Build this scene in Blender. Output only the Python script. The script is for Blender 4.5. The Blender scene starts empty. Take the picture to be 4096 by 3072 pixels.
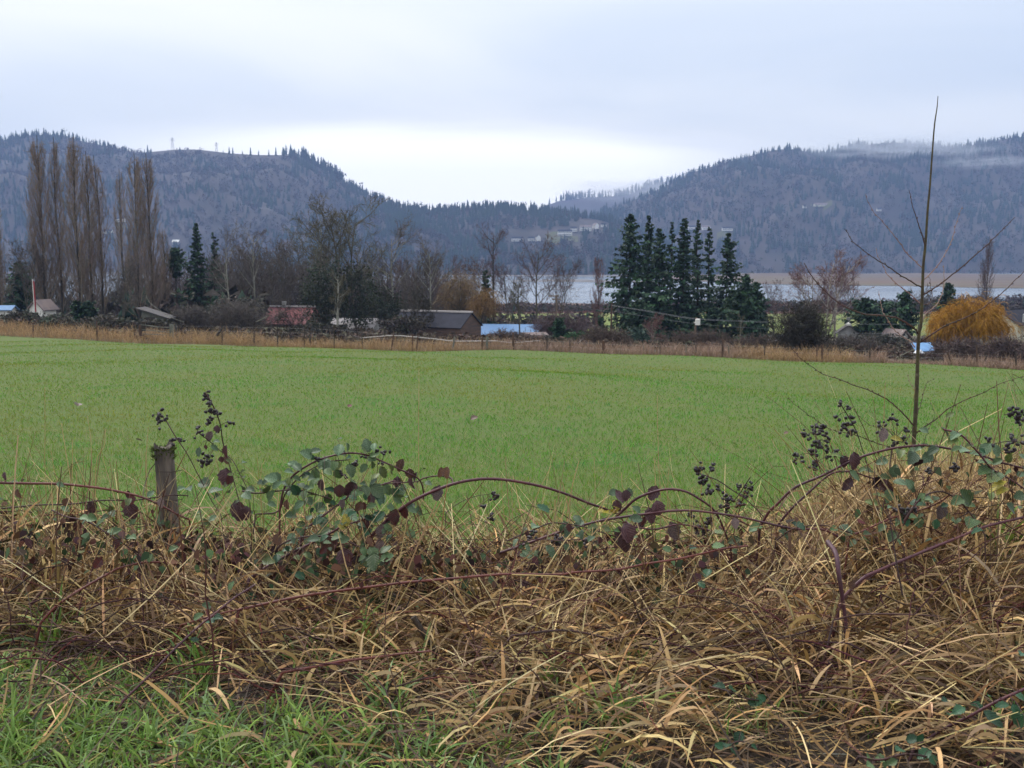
import bpy, math, random
import numpy as np
from mathutils import Vector, Matrix

scene = bpy.context.scene
COL = scene.collection
rng = np.random.default_rng(11)
random.seed(5)

# ---------------------------------------------------------------- camera
F, CX, CY, HOR, CAMZ = 985.0, 512.0, 384.0, 262.0, 1.65
PITCH = math.atan((CY - HOR) / F)
cd = bpy.data.cameras.new('camera')
cam = bpy.data.objects.new('camera', cd); COL.objects.link(cam)
cd.sensor_width = 36.0; cd.lens = 36.0 * F / 1024.0
cd.clip_start = 0.05; cd.clip_end = 20000
cam.location = (0, 0, CAMZ)
cam.rotation_euler = (math.pi / 2 - PITCH, 0, 0)
scene.camera = cam
cd.dof.use_dof = True; cd.dof.focus_distance = 5.6; cd.dof.aperture_fstop = 7.0

# ---------------------------------------------------------------- sky, sun, exposure
scene.view_settings.view_transform = 'Standard'
scene.view_settings.look = 'None'
scene.view_settings.gamma = 1.0
scene.view_settings.use_curve_mapping = False
scene.view_settings.exposure = 0.92
SUN_EL, SUN_AZ = math.radians(52), math.radians(-40)      # azimuth from +Y towards +X

world = bpy.data.worlds.new('World'); scene.world = world; world.use_nodes = True
nt = world.node_tree; nt.nodes.clear(); N = nt.nodes; LK = nt.links
def wn(t, **k):
    n = N.new(t)
    for a, b in k.items(): setattr(n, a, b)
    return n
def wmath(op, a, b=None, c=None, clamp=False):
    n = wn('ShaderNodeMath', operation=op, use_clamp=clamp)
    for i, v in enumerate((a, b, c)):
        if v is None: continue
        if isinstance(v, (int, float)): n.inputs[i].default_value = v
        else: LK.new(v, n.inputs[i])
    return n.outputs[0]
def wramp(v, stops):
    n = wn('ShaderNodeValToRGB'); r = n.color_ramp
    while len(r.elements) > 1: r.elements.remove(r.elements[-1])
    r.elements[0].position, r.elements[0].color = stops[0][0], (*stops[0][1], 1)
    for p, c in stops[1:]:
        e = r.elements.new(p); e.color = (*c, 1)
    LK.new(v, n.inputs[0]); return n.outputs[0]
def wsmooth(v, a, b):
    n = wn('ShaderNodeMapRange', interpolation_type='SMOOTHSTEP')
    LK.new(v, n.inputs[0]); n.inputs[1].default_value = a; n.inputs[2].default_value = b
    return n.outputs[0]
def wmix(f, a, b, mode='MIX'):
    n = wn('ShaderNodeMix', data_type='RGBA', blend_type=mode)
    if isinstance(f, (int, float)): n.inputs[0].default_value = f
    else: LK.new(f, n.inputs[0])
    for i, v in ((6, a), (7, b)):
        if isinstance(v, tuple): n.inputs[i].default_value = (*v, 1)
        else: LK.new(v, n.inputs[i])
    return n.outputs[2]
tc = wn('ShaderNodeTexCoord')
sep = wn('ShaderNodeSeparateXYZ'); LK.new(tc.outputs['Generated'], sep.inputs[0])
dx, dy, dz = sep.outputs
den = wmath('ADD', wmath('MAXIMUM', dz, 0.0), 0.16)
cmb = wn('ShaderNodeCombineXYZ')
LK.new(wmath('DIVIDE', dx, den), cmb.inputs[0]); LK.new(wmath('DIVIDE', dy, den), cmb.inputs[1])
mp = wn('ShaderNodeMapping'); LK.new(cmb.outputs[0], mp.inputs[0])
mp.inputs['Location'].default_value = (3.1, 0.4, 0); mp.inputs['Scale'].default_value = (0.62, 1.0, 1)
nz = wn('ShaderNodeTexNoise'); LK.new(mp.outputs[0], nz.inputs['Vector'])
nz.inputs['Scale'].default_value = 0.85; nz.inputs['Detail'].default_value = 5.0
nz.inputs['Roughness'].default_value = 0.46; nz.inputs['Distortion'].default_value = 0.5
n1 = wsmooth(nz.outputs[0], 0.30, 0.68)
# broad deck: heavier grey-blue cloud low on the right of the valley, thinner high up
el = dz
band = wmath('MULTIPLY', wsmooth(el, 0.10, 0.16), wmath('SUBTRACT', 1.0, wsmooth(el, 0.17, 0.30)))
side = wsmooth(wmath('DIVIDE', dx, wmath('ADD', wmath('ABSOLUTE', dy), 0.25)), -0.30, 0.40)
heavy = wmath('MULTIPLY', band, wmath('ADD', wmath('MULTIPLY', side, 0.75), 0.20))
thick = wmath('ADD', wmath('MULTIPLY', n1, 0.62), wmath('MULTIPLY', heavy, 0.55), None, True)
cloud = wramp(thick, [(0.0, (1.07, 1.075, 1.07)), (0.45, (0.93, 0.97, 1.015)), (1.0, (0.70, 0.785, 0.91))])
# the clearing low over the valley floor
azv = wmath('DIVIDE', dx, wmath('ADD', wmath('ABSOLUTE', dy), 0.02))
gapx = wmath('MULTIPLY', wsmooth(azv, -0.52, -0.14), wmath('SUBTRACT', 1.0, wsmooth(azv, 0.10, 0.30)))
edge = wmath('ADD', el, wmath('MULTIPLY', wmath('SUBTRACT', nz.outputs[0], 0.5), 0.09))
edge = wmath('ADD', edge, wmath('MULTIPLY', azv, 0.035))
gap = wmath('MULTIPLY', wmath('MULTIPLY', wmath('SUBTRACT', 1.0, wsmooth(edge, 0.088, 0.132)), gapx), wsmooth(dy, 0.0, 0.4))
skyc = wmix(gap, cloud, (1.55, 1.52, 1.50))
nish = wn('ShaderNodeTexSky'); nish.sky_type = 'NISHITA'; nish.sun_disc = False
nish.sun_elevation = SUN_EL; nish.sun_rotation = SUN_AZ
scl = wn('ShaderNodeVectorMath', operation='SCALE'); LK.new(skyc, scl.inputs[0]); LK.new(wmath('MULTIPLY', wmath('ADD', 0.86, wmath('MULTIPLY', wmath('MAXIMUM', dz, 0.0), 0.75)), 5.7), scl.inputs['Scale'])
final = wmix(0.05, scl.outputs[0], nish.outputs[0])
bg = wn('ShaderNodeBackground'); LK.new(final, bg.inputs[0]); bg.inputs[1].default_value = 0.10
out = wn('ShaderNodeOutputWorld'); LK.new(bg.outputs[0], out.inputs[0])

sd = bpy.data.lights.new('sun', 'SUN'); sun = bpy.data.objects.new('sun', sd); COL.objects.link(sun)
sd.energy = 1.5; sd.angle = math.radians(25); sd.color = (1.0, 0.95, 0.88)
sdir = Vector((math.sin(SUN_AZ) * math.cos(SUN_EL), math.cos(SUN_AZ) * math.cos(SUN_EL), math.sin(SUN_EL)))
sun.rotation_euler = sdir.to_track_quat('Z', 'Y').to_euler()

cy = scene.cycles
cy.use_denoising = True
try: cy.denoiser = 'OPENIMAGEDENOISE'
except Exception: pass
cy.max_bounces = 5; cy.diffuse_bounces = 2; cy.glossy_bounces = 2; cy.transmission_bounces = 3
cy.transparent_max_bounces = 6; cy.volume_bounces = 0
cy.use_adaptive_sampling = True; cy.adaptive_threshold = 0.02
cy.volume_max_steps = 256

# ---------------------------------------------------------------- helpers: placing
_fw = np.array([0, math.cos(PITCH), -math.sin(PITCH)]); _up = np.array([0, math.sin(PITCH), math.cos(PITCH)])
def at(px, py, Y):
    """the point at depth Y metres along the line of sight through a spot of the photograph"""
    d = _fw + np.array([1., 0, 0]) * (px - CX) / F + _up * (CY - py) / F
    d = d * (Y / d[1]); d[2] += CAMZ
    return d
def proj(P):
    P = np.asarray(P, float); q = P - np.array([0, 0, CAMZ])
    zc = q @ _fw; return CX + F * q[..., 0] / zc, CY - F * (q @ _up) / zc

_py = [-60, 0, 2.2, 3.4, 4.3, 5.3, 6.4, 8, 90, 105, 130, 160, 250, 450, 600, 640, 700]
_pz = [0.3, 0.02, 0.0, -0.03, -0.16, -0.38, -0.47, -0.55, -6.3, -7.45, -9.2, -11.0, -16.0, -20.9, -23.5, -24.5, -25.0]
def ground_noise(x, y):
    return (np.sin(x * 0.31 + 1.3) * np.sin(y * 0.23 + 0.4) * 0.12 + np.sin(x * 0.11 + y * 0.07) * 0.18) * np.clip((y - 9) / 25, 0, 1)
def gz(x, y):
    x = np.asarray(x, float); y = np.asarray(y, float)
    z = np.interp(y, _py, _pz)
    tilt = np.clip((y - 4) / 6, 0, 1) * (1 - np.clip((y - 200) / 230, 0, 1))
    kk = np.where(x < 0, np.interp(y, [100, 150], [0.012, 0.045]), np.interp(y, [90, 150], [0.034, 0.012]))
    z = z - kk * np.clip(x, -95, 85) * tilt + ground_noise(x, y)
    z = z + 0.16 * np.exp(-((x - 3.6) / 1.3) ** 2 - ((y - 6.9) / 1.1) ** 2)          # bank under the sapling
    return z + 0.02 * np.sin(x * 5.1 + y * 3.3) * np.clip(1 - abs(y - 4) / 4, 0, 1)
def fence_y(px): return 85.5 / (1 + 0.43 * (px - 512) / 992.6)
def pos(px, Y):
    x = (px - 512) / 992.6 * Y
    return Vector((x, Y, float(gz(x, Y))))
def top_z(px, py, Y): return float(at(px, py, Y)[2])

# ---------------------------------------------------------------- helpers: objects
def tag(o, label=None, cat=None, group=None, kind=None):
    if label: o['label'] = label
    if cat: o['category'] = cat
    if group: o['group'] = group
    if kind: o['kind'] = kind
    return o
def empty(name, loc, label, cat, group=None, rz=0.0, s=1.0):
    o = bpy.data.objects.new(name, None); COL.objects.link(o)
    o.location = loc; o.rotation_euler = (0, 0, rz); o.scale = (s, s, s) if not isinstance(s, tuple) else s
    o.empty_display_size = 0.2
    return tag(o, label, cat, group)
def mesh(name, V, Fc, mat, col=None, smooth=False, midx=None):
    me = bpy.data.meshes.new(name)
    V = np.asarray(V, np.float32)
    if isinstance(Fc, np.ndarray):
        n, k = Fc.shape
        me.vertices.add(len(V)); me.vertices.foreach_set('co', V.ravel())
        me.loops.add(n * k); me.loops.foreach_set('vertex_index', Fc.astype(np.int32).ravel())
        me.polygons.add(n); me.polygons.foreach_set('loop_start', np.arange(0, n * k, k, dtype=np.int32))
        me.update(calc_edges=True)
    else:
        me.from_pydata([tuple(v) for v in V], [], Fc); me.update()
    if col is not None:
        a = me.attributes.new('tint', 'FLOAT_COLOR', 'POINT')
        c = np.ones((len(V), 4), np.float32); c[:, :3] = col
        a.data.foreach_set('color', c.ravel())
    for m in (mat if isinstance(mat, (list, tuple)) else [mat]): me.materials.append(m)
    if midx is not None: me.polygons.foreach_set('material_index', np.asarray(midx, np.int32))
    if smooth: me.polygons.foreach_set('use_smooth', np.ones(len(me.polygons), bool))
    return me
def obj(name, me, parent=None, loc=None):
    o = bpy.data.objects.new(name, me); COL.objects.link(o)
    if parent is not None: o.parent = parent
    if loc is not None: o.location = loc
    return o
def copy_tree(o, parent=None):
    c = o.copy(); COL.objects.link(c)
    if parent is not None: c.parent = parent
    for ch in list(o.children): copy_tree(ch, c)
    return c

class MB:
    """collects boxes, bars and polygons into one mesh"""
    def __init__(s): s.V = []; s.F = []
    def add(s, V, Fc):
        b = len(s.V); s.V += [tuple(v) for v in V]; s.F += [tuple(int(i) + b for i in f) for f in Fc]; return s
    def box(s, x0, y0, z0, x1, y1, z1, M=None):
        V = [(x, y, z) for z in (z0, z1) for y in (y0, y1) for x in (x0, x1)]
        if M is not None: V = [tuple(M @ Vector(v)) for v in V]
        return s.add(V, [(0, 2, 3, 1), (4, 5, 7, 6), (0, 1, 5, 4), (2, 6, 7, 3), (0, 4, 6, 2), (1, 3, 7, 5)])
    def bar(s, a, b, w, h=None):
        a = Vector(a); b = Vector(b); d = b - a; q = d.to_track_quat('Z', 'X').to_matrix().to_4x4()
        h = w if h is None else h
        return s.box(-w / 2, -h / 2, 0, w / 2, h / 2, d.length, Matrix.Translation(a) @ q)
    def tube(s, P, R, sides=6):
        V, Fc = tubes(np.asarray(P, float)[None], np.asarray(R, float)[None], sides); return s.add(V, Fc.tolist())
    def build(s, name, mat, parent=None, loc=None, smooth=False, label=None):
        o = obj(name, mesh(name, np.array(s.V, float).reshape(-1, 3), s.F, mat, smooth=smooth), parent, loc)
        if label: o['label'] = label
        return o

def norm(v): return v / np.maximum(np.linalg.norm(v, axis=-1, keepdims=True), 1e-9)
def tubes(P, R, sides=4):
    """P (N,K,3) centre lines, R (N,K) radii -> verts, quad faces"""
    n, K, _ = P.shape
    T = np.empty_like(P); T[:, 1:-1] = P[:, 2:] - P[:, :-2]; T[:, 0] = P[:, 1] - P[:, 0]; T[:, -1] = P[:, -1] - P[:, -2]
    T = norm(T)
    ref = np.where(np.abs(T[:, :1, 2:3]) > 0.8, np.array([[[1., 0, 0]]]), np.array([[[0, 0, 1.]]]))
    A = norm(np.cross(T, np.broadcast_to(ref, T.shape))); B = np.cross(T, A)
    an = np.arange(sides) * 2 * math.pi / sides
    V = P[:, :, None] + R[:, :, None, None] * (A[:, :, None] * np.cos(an)[None, None, :, None] + B[:, :, None] * np.sin(an)[None, None, :, None])
    idx = np.arange(n * K * sides).reshape(n, K, sides)
    a = idx[:, :-1]; b = np.roll(idx, -1, 2)[:, :-1]; c = np.roll(idx, -1, 2)[:, 1:]; d = idx[:, 1:]
    return V.reshape(-1, 3), np.stack([a, b, c, d], -1).reshape(-1, 4)
def ribbons(P, Wd, axis=None):
    """P (N,K,3), Wd (N,K) -> flat two-vert strips as triangles"""
    n, K, _ = P.shape
    T = np.empty_like(P); T[:, 1:-1] = P[:, 2:] - P[:, :-2]; T[:, 0] = P[:, 1] - P[:, 0]; T[:, -1] = P[:, -1] - P[:, -2]
    if axis is None: axis = norm(rng.normal(size=(n, 1, 3)))
    S = norm(np.cross(T, np.broadcast_to(axis, T.shape))) * Wd[..., None] * 0.5
    V = np.stack([P - S, P + S], 2)
    idx = np.arange(n * K * 2).reshape(n, K, 2)
    a, b, c, d = idx[:, :-1, 0], idx[:, :-1, 1], idx[:, 1:, 1], idx[:, 1:, 0]
    q1 = np.stack([a, b, c], -1).reshape(-1, 3); q2 = np.stack([a, c, d], -1)
    q2 = q2.reshape(-1, 3)
    keep = (Wd[:, 1:] > 1e-6).reshape(-1)
    q1 = np.stack([a, b, d], -1).reshape(-1, 3)
    q2 = np.stack([b, c, d], -1).reshape(-1, 3)[keep]
    return V.reshape(-1, 3), np.concatenate([q1, q2])
def blades(base, az, L, w, lean, curl, S=3, twist=None, prof=0.75, roll=None):
    """bent leaf blades: lean = start angle from vertical, curl = further bend over the length"""
    n = len(base); t = np.linspace(0, 1, S + 1)
    th = lean[:, None] + curl[:, None] * (t[None, :-1] + 0.5 / S) ** 1.3
    st = (L / S)[:, None]
    hx = np.concatenate([np.zeros((n, 1)), np.cumsum(np.sin(th) * st, 1)], 1)
    hz = np.concatenate([np.zeros((n, 1)), np.cumsum(np.cos(th) * st, 1)], 1)
    P = np.empty((n, S + 1, 3))
    P[..., 0] = base[:, None, 0] + hx * np.cos(az)[:, None]
    P[..., 1] = base[:, None, 1] + hx * np.sin(az)[:, None]
    P[..., 2] = base[:, None, 2] + hz
    if twist is None: twist = rng.normal(0, 0.6, n)
    thn = np.concatenate([th, th[:, -1:]], 1)
    nrm = np.stack([np.cos(thn) * np.cos(az)[:, None], np.cos(thn) * np.sin(az)[:, None], -np.sin(thn)], -1)
    crs = np.stack([-np.sin(az), np.cos(az), np.zeros(n)], -1)[:, None, :]
    side = crs * np.cos(twist)[:, None, None] + nrm * np.sin(twist)[:, None, None]
    wd = w[:, None] * np.maximum(1 - t[None] ** (1 / max(1 - prof, 0.05)) if prof < 1 else 1 + 0 * t[None], 0)
    if prof < 1: wd = wd * np.minimum(1, 0.42 + 2.6 * t[None])
    wd[:, -1] = 0 if prof < 1 else w * 0.6
    S2 = side * wd[..., None] * 0.5
    V = np.stack([P - S2, P + S2], 2)
    idx = np.arange(n * (S + 1) * 2).reshape(n, S + 1, 2)
    a, b, c, d = idx[:, :-1, 0], idx[:, :-1, 1], idx[:, 1:, 1], idx[:, 1:, 0]
    f1 = np.stack([a, b, d], -1); f2 = np.stack([b, c, d], -1)
    if prof < 1: f2 = f2[:, :-1]
    Fc = np.concatenate([f1.reshape(-1, 3), f2.reshape(-1, 3)])
    return V.reshape(-1, 3), Fc, (S + 1) * 2
def palette(n, cols, jit=0.12, p=None):
    cols = np.array(cols, float); i = rng.choice(len(cols), n, p=p); j = rng.choice(len(cols), n, p=p); f = rng.uniform(0, 0.5, (n, 1))
    c = cols[i] * (1 - f) + cols[j] * f
    return np.clip(c * np.exp(rng.normal(0, jit, (n, 1))) * np.exp(rng.normal(0, jit * 0.25, (n, 3))), 0, 1)
class Mass:
    def __init__(s): s.V = []; s.F = []; s.C = []; s.n = 0
    def add(s, V, Fc, C):
        s.V.append(V); s.F.append(Fc + s.n); s.C.append(np.broadcast_to(C, (len(V), 3))); s.n += len(V)
    def me(s, name, mat):
        return mesh(name, np.concatenate(s.V), np.concatenate(s.F), mat, np.concatenate(s.C))
def spline(pts, n):
    """Catmull-Rom through the points"""
    p = np.asarray(pts, float); p = np.vstack([2 * p[0] - p[1], p, 2 * p[-1] - p[-2]])
    u = np.linspace(0, len(pts) - 1 - 1e-6, n); i = u.astype(int); f = (u - i)[:, None]
    a, b, c, d = p[i], p[i + 1], p[i + 2], p[i + 3]
    return 0.5 * (2 * b + (c - a) * f + (2 * a - 5 * b + 4 * c - d) * f ** 2 + (3 * b - a - 3 * c + d) * f ** 3)

# ---------------------------------------------------------------- materials
def material(name, base=(0.5, 0.5, 0.5), rough=0.8, tint=False, noise=None, alt=None, bump=0.0, bscale=20.0, spec=0.3,
             transl=0.0, metal=0.0, wave=None, coords='Object', detail=4.0, stretch=(1, 1, 1), noise2=None):
    m = bpy.data.materials.new(name); m.use_nodes = True
    t = m.node_tree; t.nodes.clear(); nn = t.nodes; lk = t.links
    o = nn.new('ShaderNodeOutputMaterial'); p = nn.new('ShaderNodeBsdfPrincipled')
    p.inputs['Roughness'].default_value = rough; p.inputs['Metallic'].default_value = metal
    p.inputs['Specular IOR Level'].default_value = spec
    c = nn.new('ShaderNodeRGB'); c.outputs[0].default_value = (*base, 1); cs = c.outputs[0]
    if tint:
        a = nn.new('ShaderNodeAttribute'); a.attribute_name = 'tint'; cs = a.outputs['Color']
    tcn = nn.new('ShaderNodeTexCoord'); mpn = nn.new('ShaderNodeMapping'); mpn.inputs['Scale'].default_value = stretch
    lk.new(tcn.outputs[coords], mpn.inputs[0])
    for nsz, al in ((noise, alt), (noise2[0], noise2[1]) if noise2 else (None, None)):
        if nsz and al is not None:
            z = nn.new('ShaderNodeTexNoise'); z.inputs['Scale'].default_value = nsz; z.inputs['Detail'].default_value = detail
            z.inputs['Roughness'].default_value = 0.6
            lk.new(mpn.outputs[0], z.inputs['Vector'])
            r = nn.new('ShaderNodeMapRange'); r.interpolation_type = 'SMOOTHSTEP'; r.inputs[1].default_value = 0.36; r.inputs[2].default_value = 0.66
            lk.new(z.outputs[0], r.inputs[0])
            x = nn.new('ShaderNodeMix'); x.data_type = 'RGBA'; lk.new(r.outputs[0], x.inputs[0]); lk.new(cs, x.inputs[6])
            x.inputs[7].default_value = (*al, 1); cs = x.outputs[2]
    lk.new(cs, p.inputs['Base Color'])
    h = None
    if bump:
        z = nn.new('ShaderNodeTexNoise'); z.inputs['Scale'].default_value = bscale; z.inputs['Detail'].default_value = 5
        lk.new(mpn.outputs[0], z.inputs['Vector']); h = z.outputs[0]
    if wave:
        wv = nn.new('ShaderNodeTexWave'); wv.bands_direction = wave[0]; wv.inputs['Scale'].default_value = wave[1]
        lk.new(tcn.outputs[coords], wv.inputs['Vector']); h = wv.outputs['Fac']; bump = wave[2]
    if h is not None:
        b = nn.new('ShaderNodeBump'); b.inputs['Strength'].default_value = min(1.0, bump); b.inputs['Distance'].default_value = 0.03 if not wave else 0.05
        lk.new(h, b.inputs['Height']); lk.new(b.outputs[0], p.inputs['Normal'])
    sh = p.outputs[0]
    if transl:
        tr = nn.new('ShaderNodeBsdfTranslucent'); lk.new(cs, tr.inputs['Color'])
        x = nn.new('ShaderNodeMixShader'); x.inputs[0].default_value = transl
        lk.new(sh, x.inputs[1]); lk.new(tr.outputs[0], x.inputs[2]); sh = x.outputs[0]
    lk.new(sh, o.inputs[0]); return m

M = {}
M['thatch'] = material('thatch', (0.045, 0.032, 0.022), 0.95, noise=3.0, alt=(0.022, 0.017, 0.013), bump=0.8, bscale=30)
M['field'] = material('field_turf', (0.075, 0.105, 0.022), 0.95, noise=0.35, alt=(0.098, 0.110, 0.026), bump=1.0, bscale=25, noise2=(6.0, (0.075, 0.120, 0.022)))
M['scrub'] = material('scrub_ground', (0.075, 0.058, 0.036), 0.95, noise=0.05, alt=(0.062, 0.070, 0.030), bump=0.5, bscale=2)
M['pasture'] = material('pasture_turf', (0.120, 0.165, 0.030), 0.95, noise=0.02, alt=(0.135, 0.140, 0.040), bump=0.3, bscale=1)
M['marsh'] = material('marsh_ground', (0.115, 0.070, 0.048), 0.95, noise=0.02, alt=(0.10, 0.055, 0.045), bump=0.3, bscale=0.5)
M['reed'] = material('reed_flat', (0.115, 0.062, 0.036), 0.95, noise=0.012, alt=(0.065, 0.044, 0.038), stretch=(0.25, 1, 1), noise2=(0.02, (0.10, 0.085, 0.05)))
M['mud'] = material('mud', (0.075, 0.070, 0.068), 0.6, noise=0.02, alt=(0.10, 0.085, 0.07))
M['hill'] = material('hill_floor', (0.040, 0.037, 0.032), 0.95, noise=0.01, alt=(0.052, 0.042, 0.039))
M['clearing'] = material('hill_meadow', (0.070, 0.085, 0.030), 0.95, noise=0.03, alt=(0.075, 0.065, 0.035))
M['grass'] = material('grass_blade', tint=True, rough=0.5, spec=0.28, transl=0.30)
M['turf'] = material('turf_blade', tint=True, rough=0.8, spec=0.08, transl=0.28)
M['straw'] = material('straw', tint=True, rough=0.6, spec=0.2, transl=0.12)
M['forest'] = material('forest_foliage', tint=True, rough=0.9, spec=0.1)
M['twig'] = material('twig', tint=True, rough=0.85, spec=0.15)
M['needle'] = material('needles', tint=True, rough=0.7, spec=0.2, transl=0.1)
M['bark'] = material('bark', (0.085, 0.070, 0.052), 0.9, noise=1.5, alt=(0.055, 0.058, 0.035), bump=0.8, bscale=8, stretch=(1, 1, 0.25))
M['bark_dark'] = material('dark_bark', (0.045, 0.037, 0.030), 0.9, noise=1.5, alt=(0.030, 0.030, 0.022), bump=0.8, bscale=8, stretch=(1, 1, 0.25))
M['bark_pale'] = material('pale_bark', (0.27, 0.26, 0.22), 0.85, noise=2.0, alt=(0.15, 0.15, 0.11), bump=0.6, bscale=8, stretch=(1, 1, 0.4))
M['bark_birch'] = material('birch_bark', (0.42, 0.38, 0.33), 0.8, noise=2.5, alt=(0.20, 0.16, 0.13))
M['cane'] = material('bramble_stem', (0.075, 0.020, 0.030), 0.45, noise=9.0, alt=(0.110, 0.030, 0.030), spec=0.4, noise2=(3.0, (0.050, 0.016, 0.026)))
M['cane_dark'] = material('old_bramble_stem', (0.040, 0.022, 0.022), 0.6, noise=9.0, alt=(0.065, 0.028, 0.024), spec=0.3)
M['cane_red'] = material('red_bramble_stem', (0.125, 0.030, 0.022), 0.5, noise=9.0, alt=(0.08, 0.022, 0.020), spec=0.4)
M['cane_violet'] = material('violet_bramble_stem', (0.085, 0.030, 0.046), 0.55, noise=9.0, alt=(0.06, 0.03, 0.036), spec=0.4)
def leafmat(name, a, b, sc=6, vein=1.55):
    """leaf skin: blotches, feathered veins and a midrib in the leaf's own coordinates, every leaf a little lighter or darker"""
    m = material(name, a, 0.40, noise=sc, alt=b, spec=0.45, transl=0.15)
    t = m.node_tree; nn, lk = t.nodes, t.links; p = nn['Principled BSDF']; src = p.inputs['Base Color'].links[0].from_socket
    def mt(op, x, y=None):
        n = nn.new('ShaderNodeMath'); n.operation = op
        for i, v in enumerate((x, y)):
            if v is None: continue
            if isinstance(v, (int, float)): n.inputs[i].default_value = v
            else: lk.new(v, n.inputs[i])
        return n.outputs[0]
    tc_ = nn.new('ShaderNodeTexCoord'); sx = nn.new('ShaderNodeSeparateXYZ'); lk.new(tc_.outputs['Object'], sx.inputs[0])
    ax = mt('ABSOLUTE', sx.outputs[0]); ph = mt('MULTIPLY', mt('SUBTRACT', sx.outputs[1], mt('MULTIPLY', ax, 0.9)), 44.0)
    rib = mt('POWER', mt('MULTIPLY', mt('ADD', mt('SINE', ph), 1.0), 0.5), 5.0)
    mid = mt('LESS_THAN', ax, 0.018); v_ = mt('MAXIMUM', rib, mid)
    oi = nn.new('ShaderNodeObjectInfo'); k = mt('MULTIPLY', mt('ADD', mt('MULTIPLY', oi.outputs['Random'], 0.95), 0.55), mt('ADD', 1.0, mt('MULTIPLY', v_, vein - 1)))
    sc_ = nn.new('ShaderNodeVectorMath'); sc_.operation = 'SCALE'; lk.new(src, sc_.inputs[0]); lk.new(k, sc_.inputs['Scale'])
    lk.new(sc_.outputs[0], p.inputs['Base Color'])
    b_ = nn.new('ShaderNodeBump'); b_.inputs['Strength'].default_value = 0.6; b_.inputs['Distance'].default_value = 0.003; b_.invert = True
    lk.new(v_, b_.inputs['Height']); lk.new(b_.outputs[0], p.inputs['Normal']); return m
M['lf_green'] = leafmat('green_leaf', (0.048, 0.092, 0.034), (0.075, 0.115, 0.040))
M['lf_blue'] = leafmat('bluish_leaf', (0.090, 0.140, 0.078), (0.058, 0.100, 0.048))
M['lf_deep'] = leafmat('deep_green_leaf', (0.016, 0.058, 0.026), (0.026, 0.078, 0.034))
M['lf_olive'] = leafmat('olive_leaf', (0.105, 0.125, 0.032), (0.06, 0.10, 0.035))
M['lf_purple'] = leafmat('purple_leaf', (0.050, 0.022, 0.028), (0.075, 0.040, 0.044))
M['lf_red'] = leafmat('dark_red_leaf', (0.085, 0.020, 0.018), (0.050, 0.022, 0.022))
M['lf_yellow'] = leafmat('yellow_leaf', (0.42, 0.33, 0.040), (0.20, 0.20, 0.045), 4)
M['lf_grey'] = leafmat('grey_brown_leaf', (0.16, 0.115, 0.105), (0.10, 0.07, 0.07))
M['lf_brown'] = leafmat('brown_leaf', (0.115, 0.055, 0.030), (0.075, 0.040, 0.030))
M['berry'] = material('shrivelled_berry', (0.014, 0.011, 0.016), 0.5, spec=0.5, noise=60, alt=(0.03, 0.02, 0.022))
M['wood_post'] = material('weathered_post', (0.165, 0.138, 0.115), 0.85, noise=7, alt=(0.060, 0.052, 0.047), bump=1.0, bscale=14, stretch=(3, 3, 0.35), detail=6)
M['wood_dark'] = material('wet_dark_wood', (0.030, 0.024, 0.022), 0.7, noise=12, alt=(0.055, 0.040, 0.03), bump=0.8, bscale=30, stretch=(1, 1, 0.3))
M['wood_grey'] = material('grey_wood', (0.16, 0.155, 0.135), 0.85, noise=4, alt=(0.10, 0.11, 0.085), bump=0.6, bscale=12, stretch=(3, 3, 0.4))
M['wood_brown'] = material('brown_wood', (0.110, 0.062, 0.042), 0.85, noise=4, alt=(0.06, 0.04, 0.032), bump=0.6, bscale=12, stretch=(3, 3, 0.4))
M['moss'] = material('moss', (0.105, 0.135, 0.020), 0.95, noise=60, alt=(0.06, 0.09, 0.03), bump=1, bscale=90)
M['sapling'] = material('sapling_bark', (0.075, 0.066, 0.030), 0.7, noise=14, alt=(0.045, 0.036, 0.024), bump=0.4, bscale=60)
M['sap_twig'] = material('sapling_twig', (0.050, 0.034, 0.024), 0.6, noise=10, alt=(0.085, 0.040, 0.034))
M['sap_pale'] = material('pale_twig', (0.22, 0.155, 0.125), 0.7, noise=10, alt=(0.14, 0.085, 0.07))
M['sap_red'] = material('red_twig', (0.125, 0.060, 0.055), 0.6, noise=10, alt=(0.20, 0.13, 0.11))
M['white'] = material('white_paint', (0.72, 0.71, 0.66), 0.7, noise=0.8, alt=(0.60, 0.59, 0.55))
M['cream'] = material('cream_siding', (0.70, 0.67, 0.52), 0.75, noise=0.5, alt=(0.62, 0.60, 0.48), wave=('Z', 3.0, 0.5))
M['greywall'] = material('grey_boards', (0.30, 0.30, 0.29), 0.8, noise=0.8, alt=(0.20, 0.20, 0.20))
M['barnwall'] = material('weathered_barn_board', (0.135, 0.085, 0.066), 0.85, noise=1.5, alt=(0.085, 0.062, 0.055), bump=0.5, bscale=9, stretch=(0.3, 0.3, 3))
M['roof_red'] = material('faded_red_roof', (0.24, 0.070, 0.072), 0.6, noise=0.6, alt=(0.17, 0.065, 0.07), wave=('X', 4.0, 0.7))
M['roof_grey'] = material('slate_grey_roof', (0.042, 0.043, 0.056), 0.9, spec=0.05, noise=0.7, alt=(0.034, 0.035, 0.044), bump=0.4, bscale=4)
M['roof_blue'] = material('blue_metal_roof', (0.115, 0.235, 0.450), 0.6, noise=0.5, alt=(0.14, 0.25, 0.43), wave=('X', 4.0, 0.5))
M['roof_pale'] = material('whitened_metal_roof', (0.50, 0.46, 0.47), 0.5, noise=0.9, alt=(0.22, 0.20, 0.20), wave=('X', 4.0, 0.6))
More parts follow.
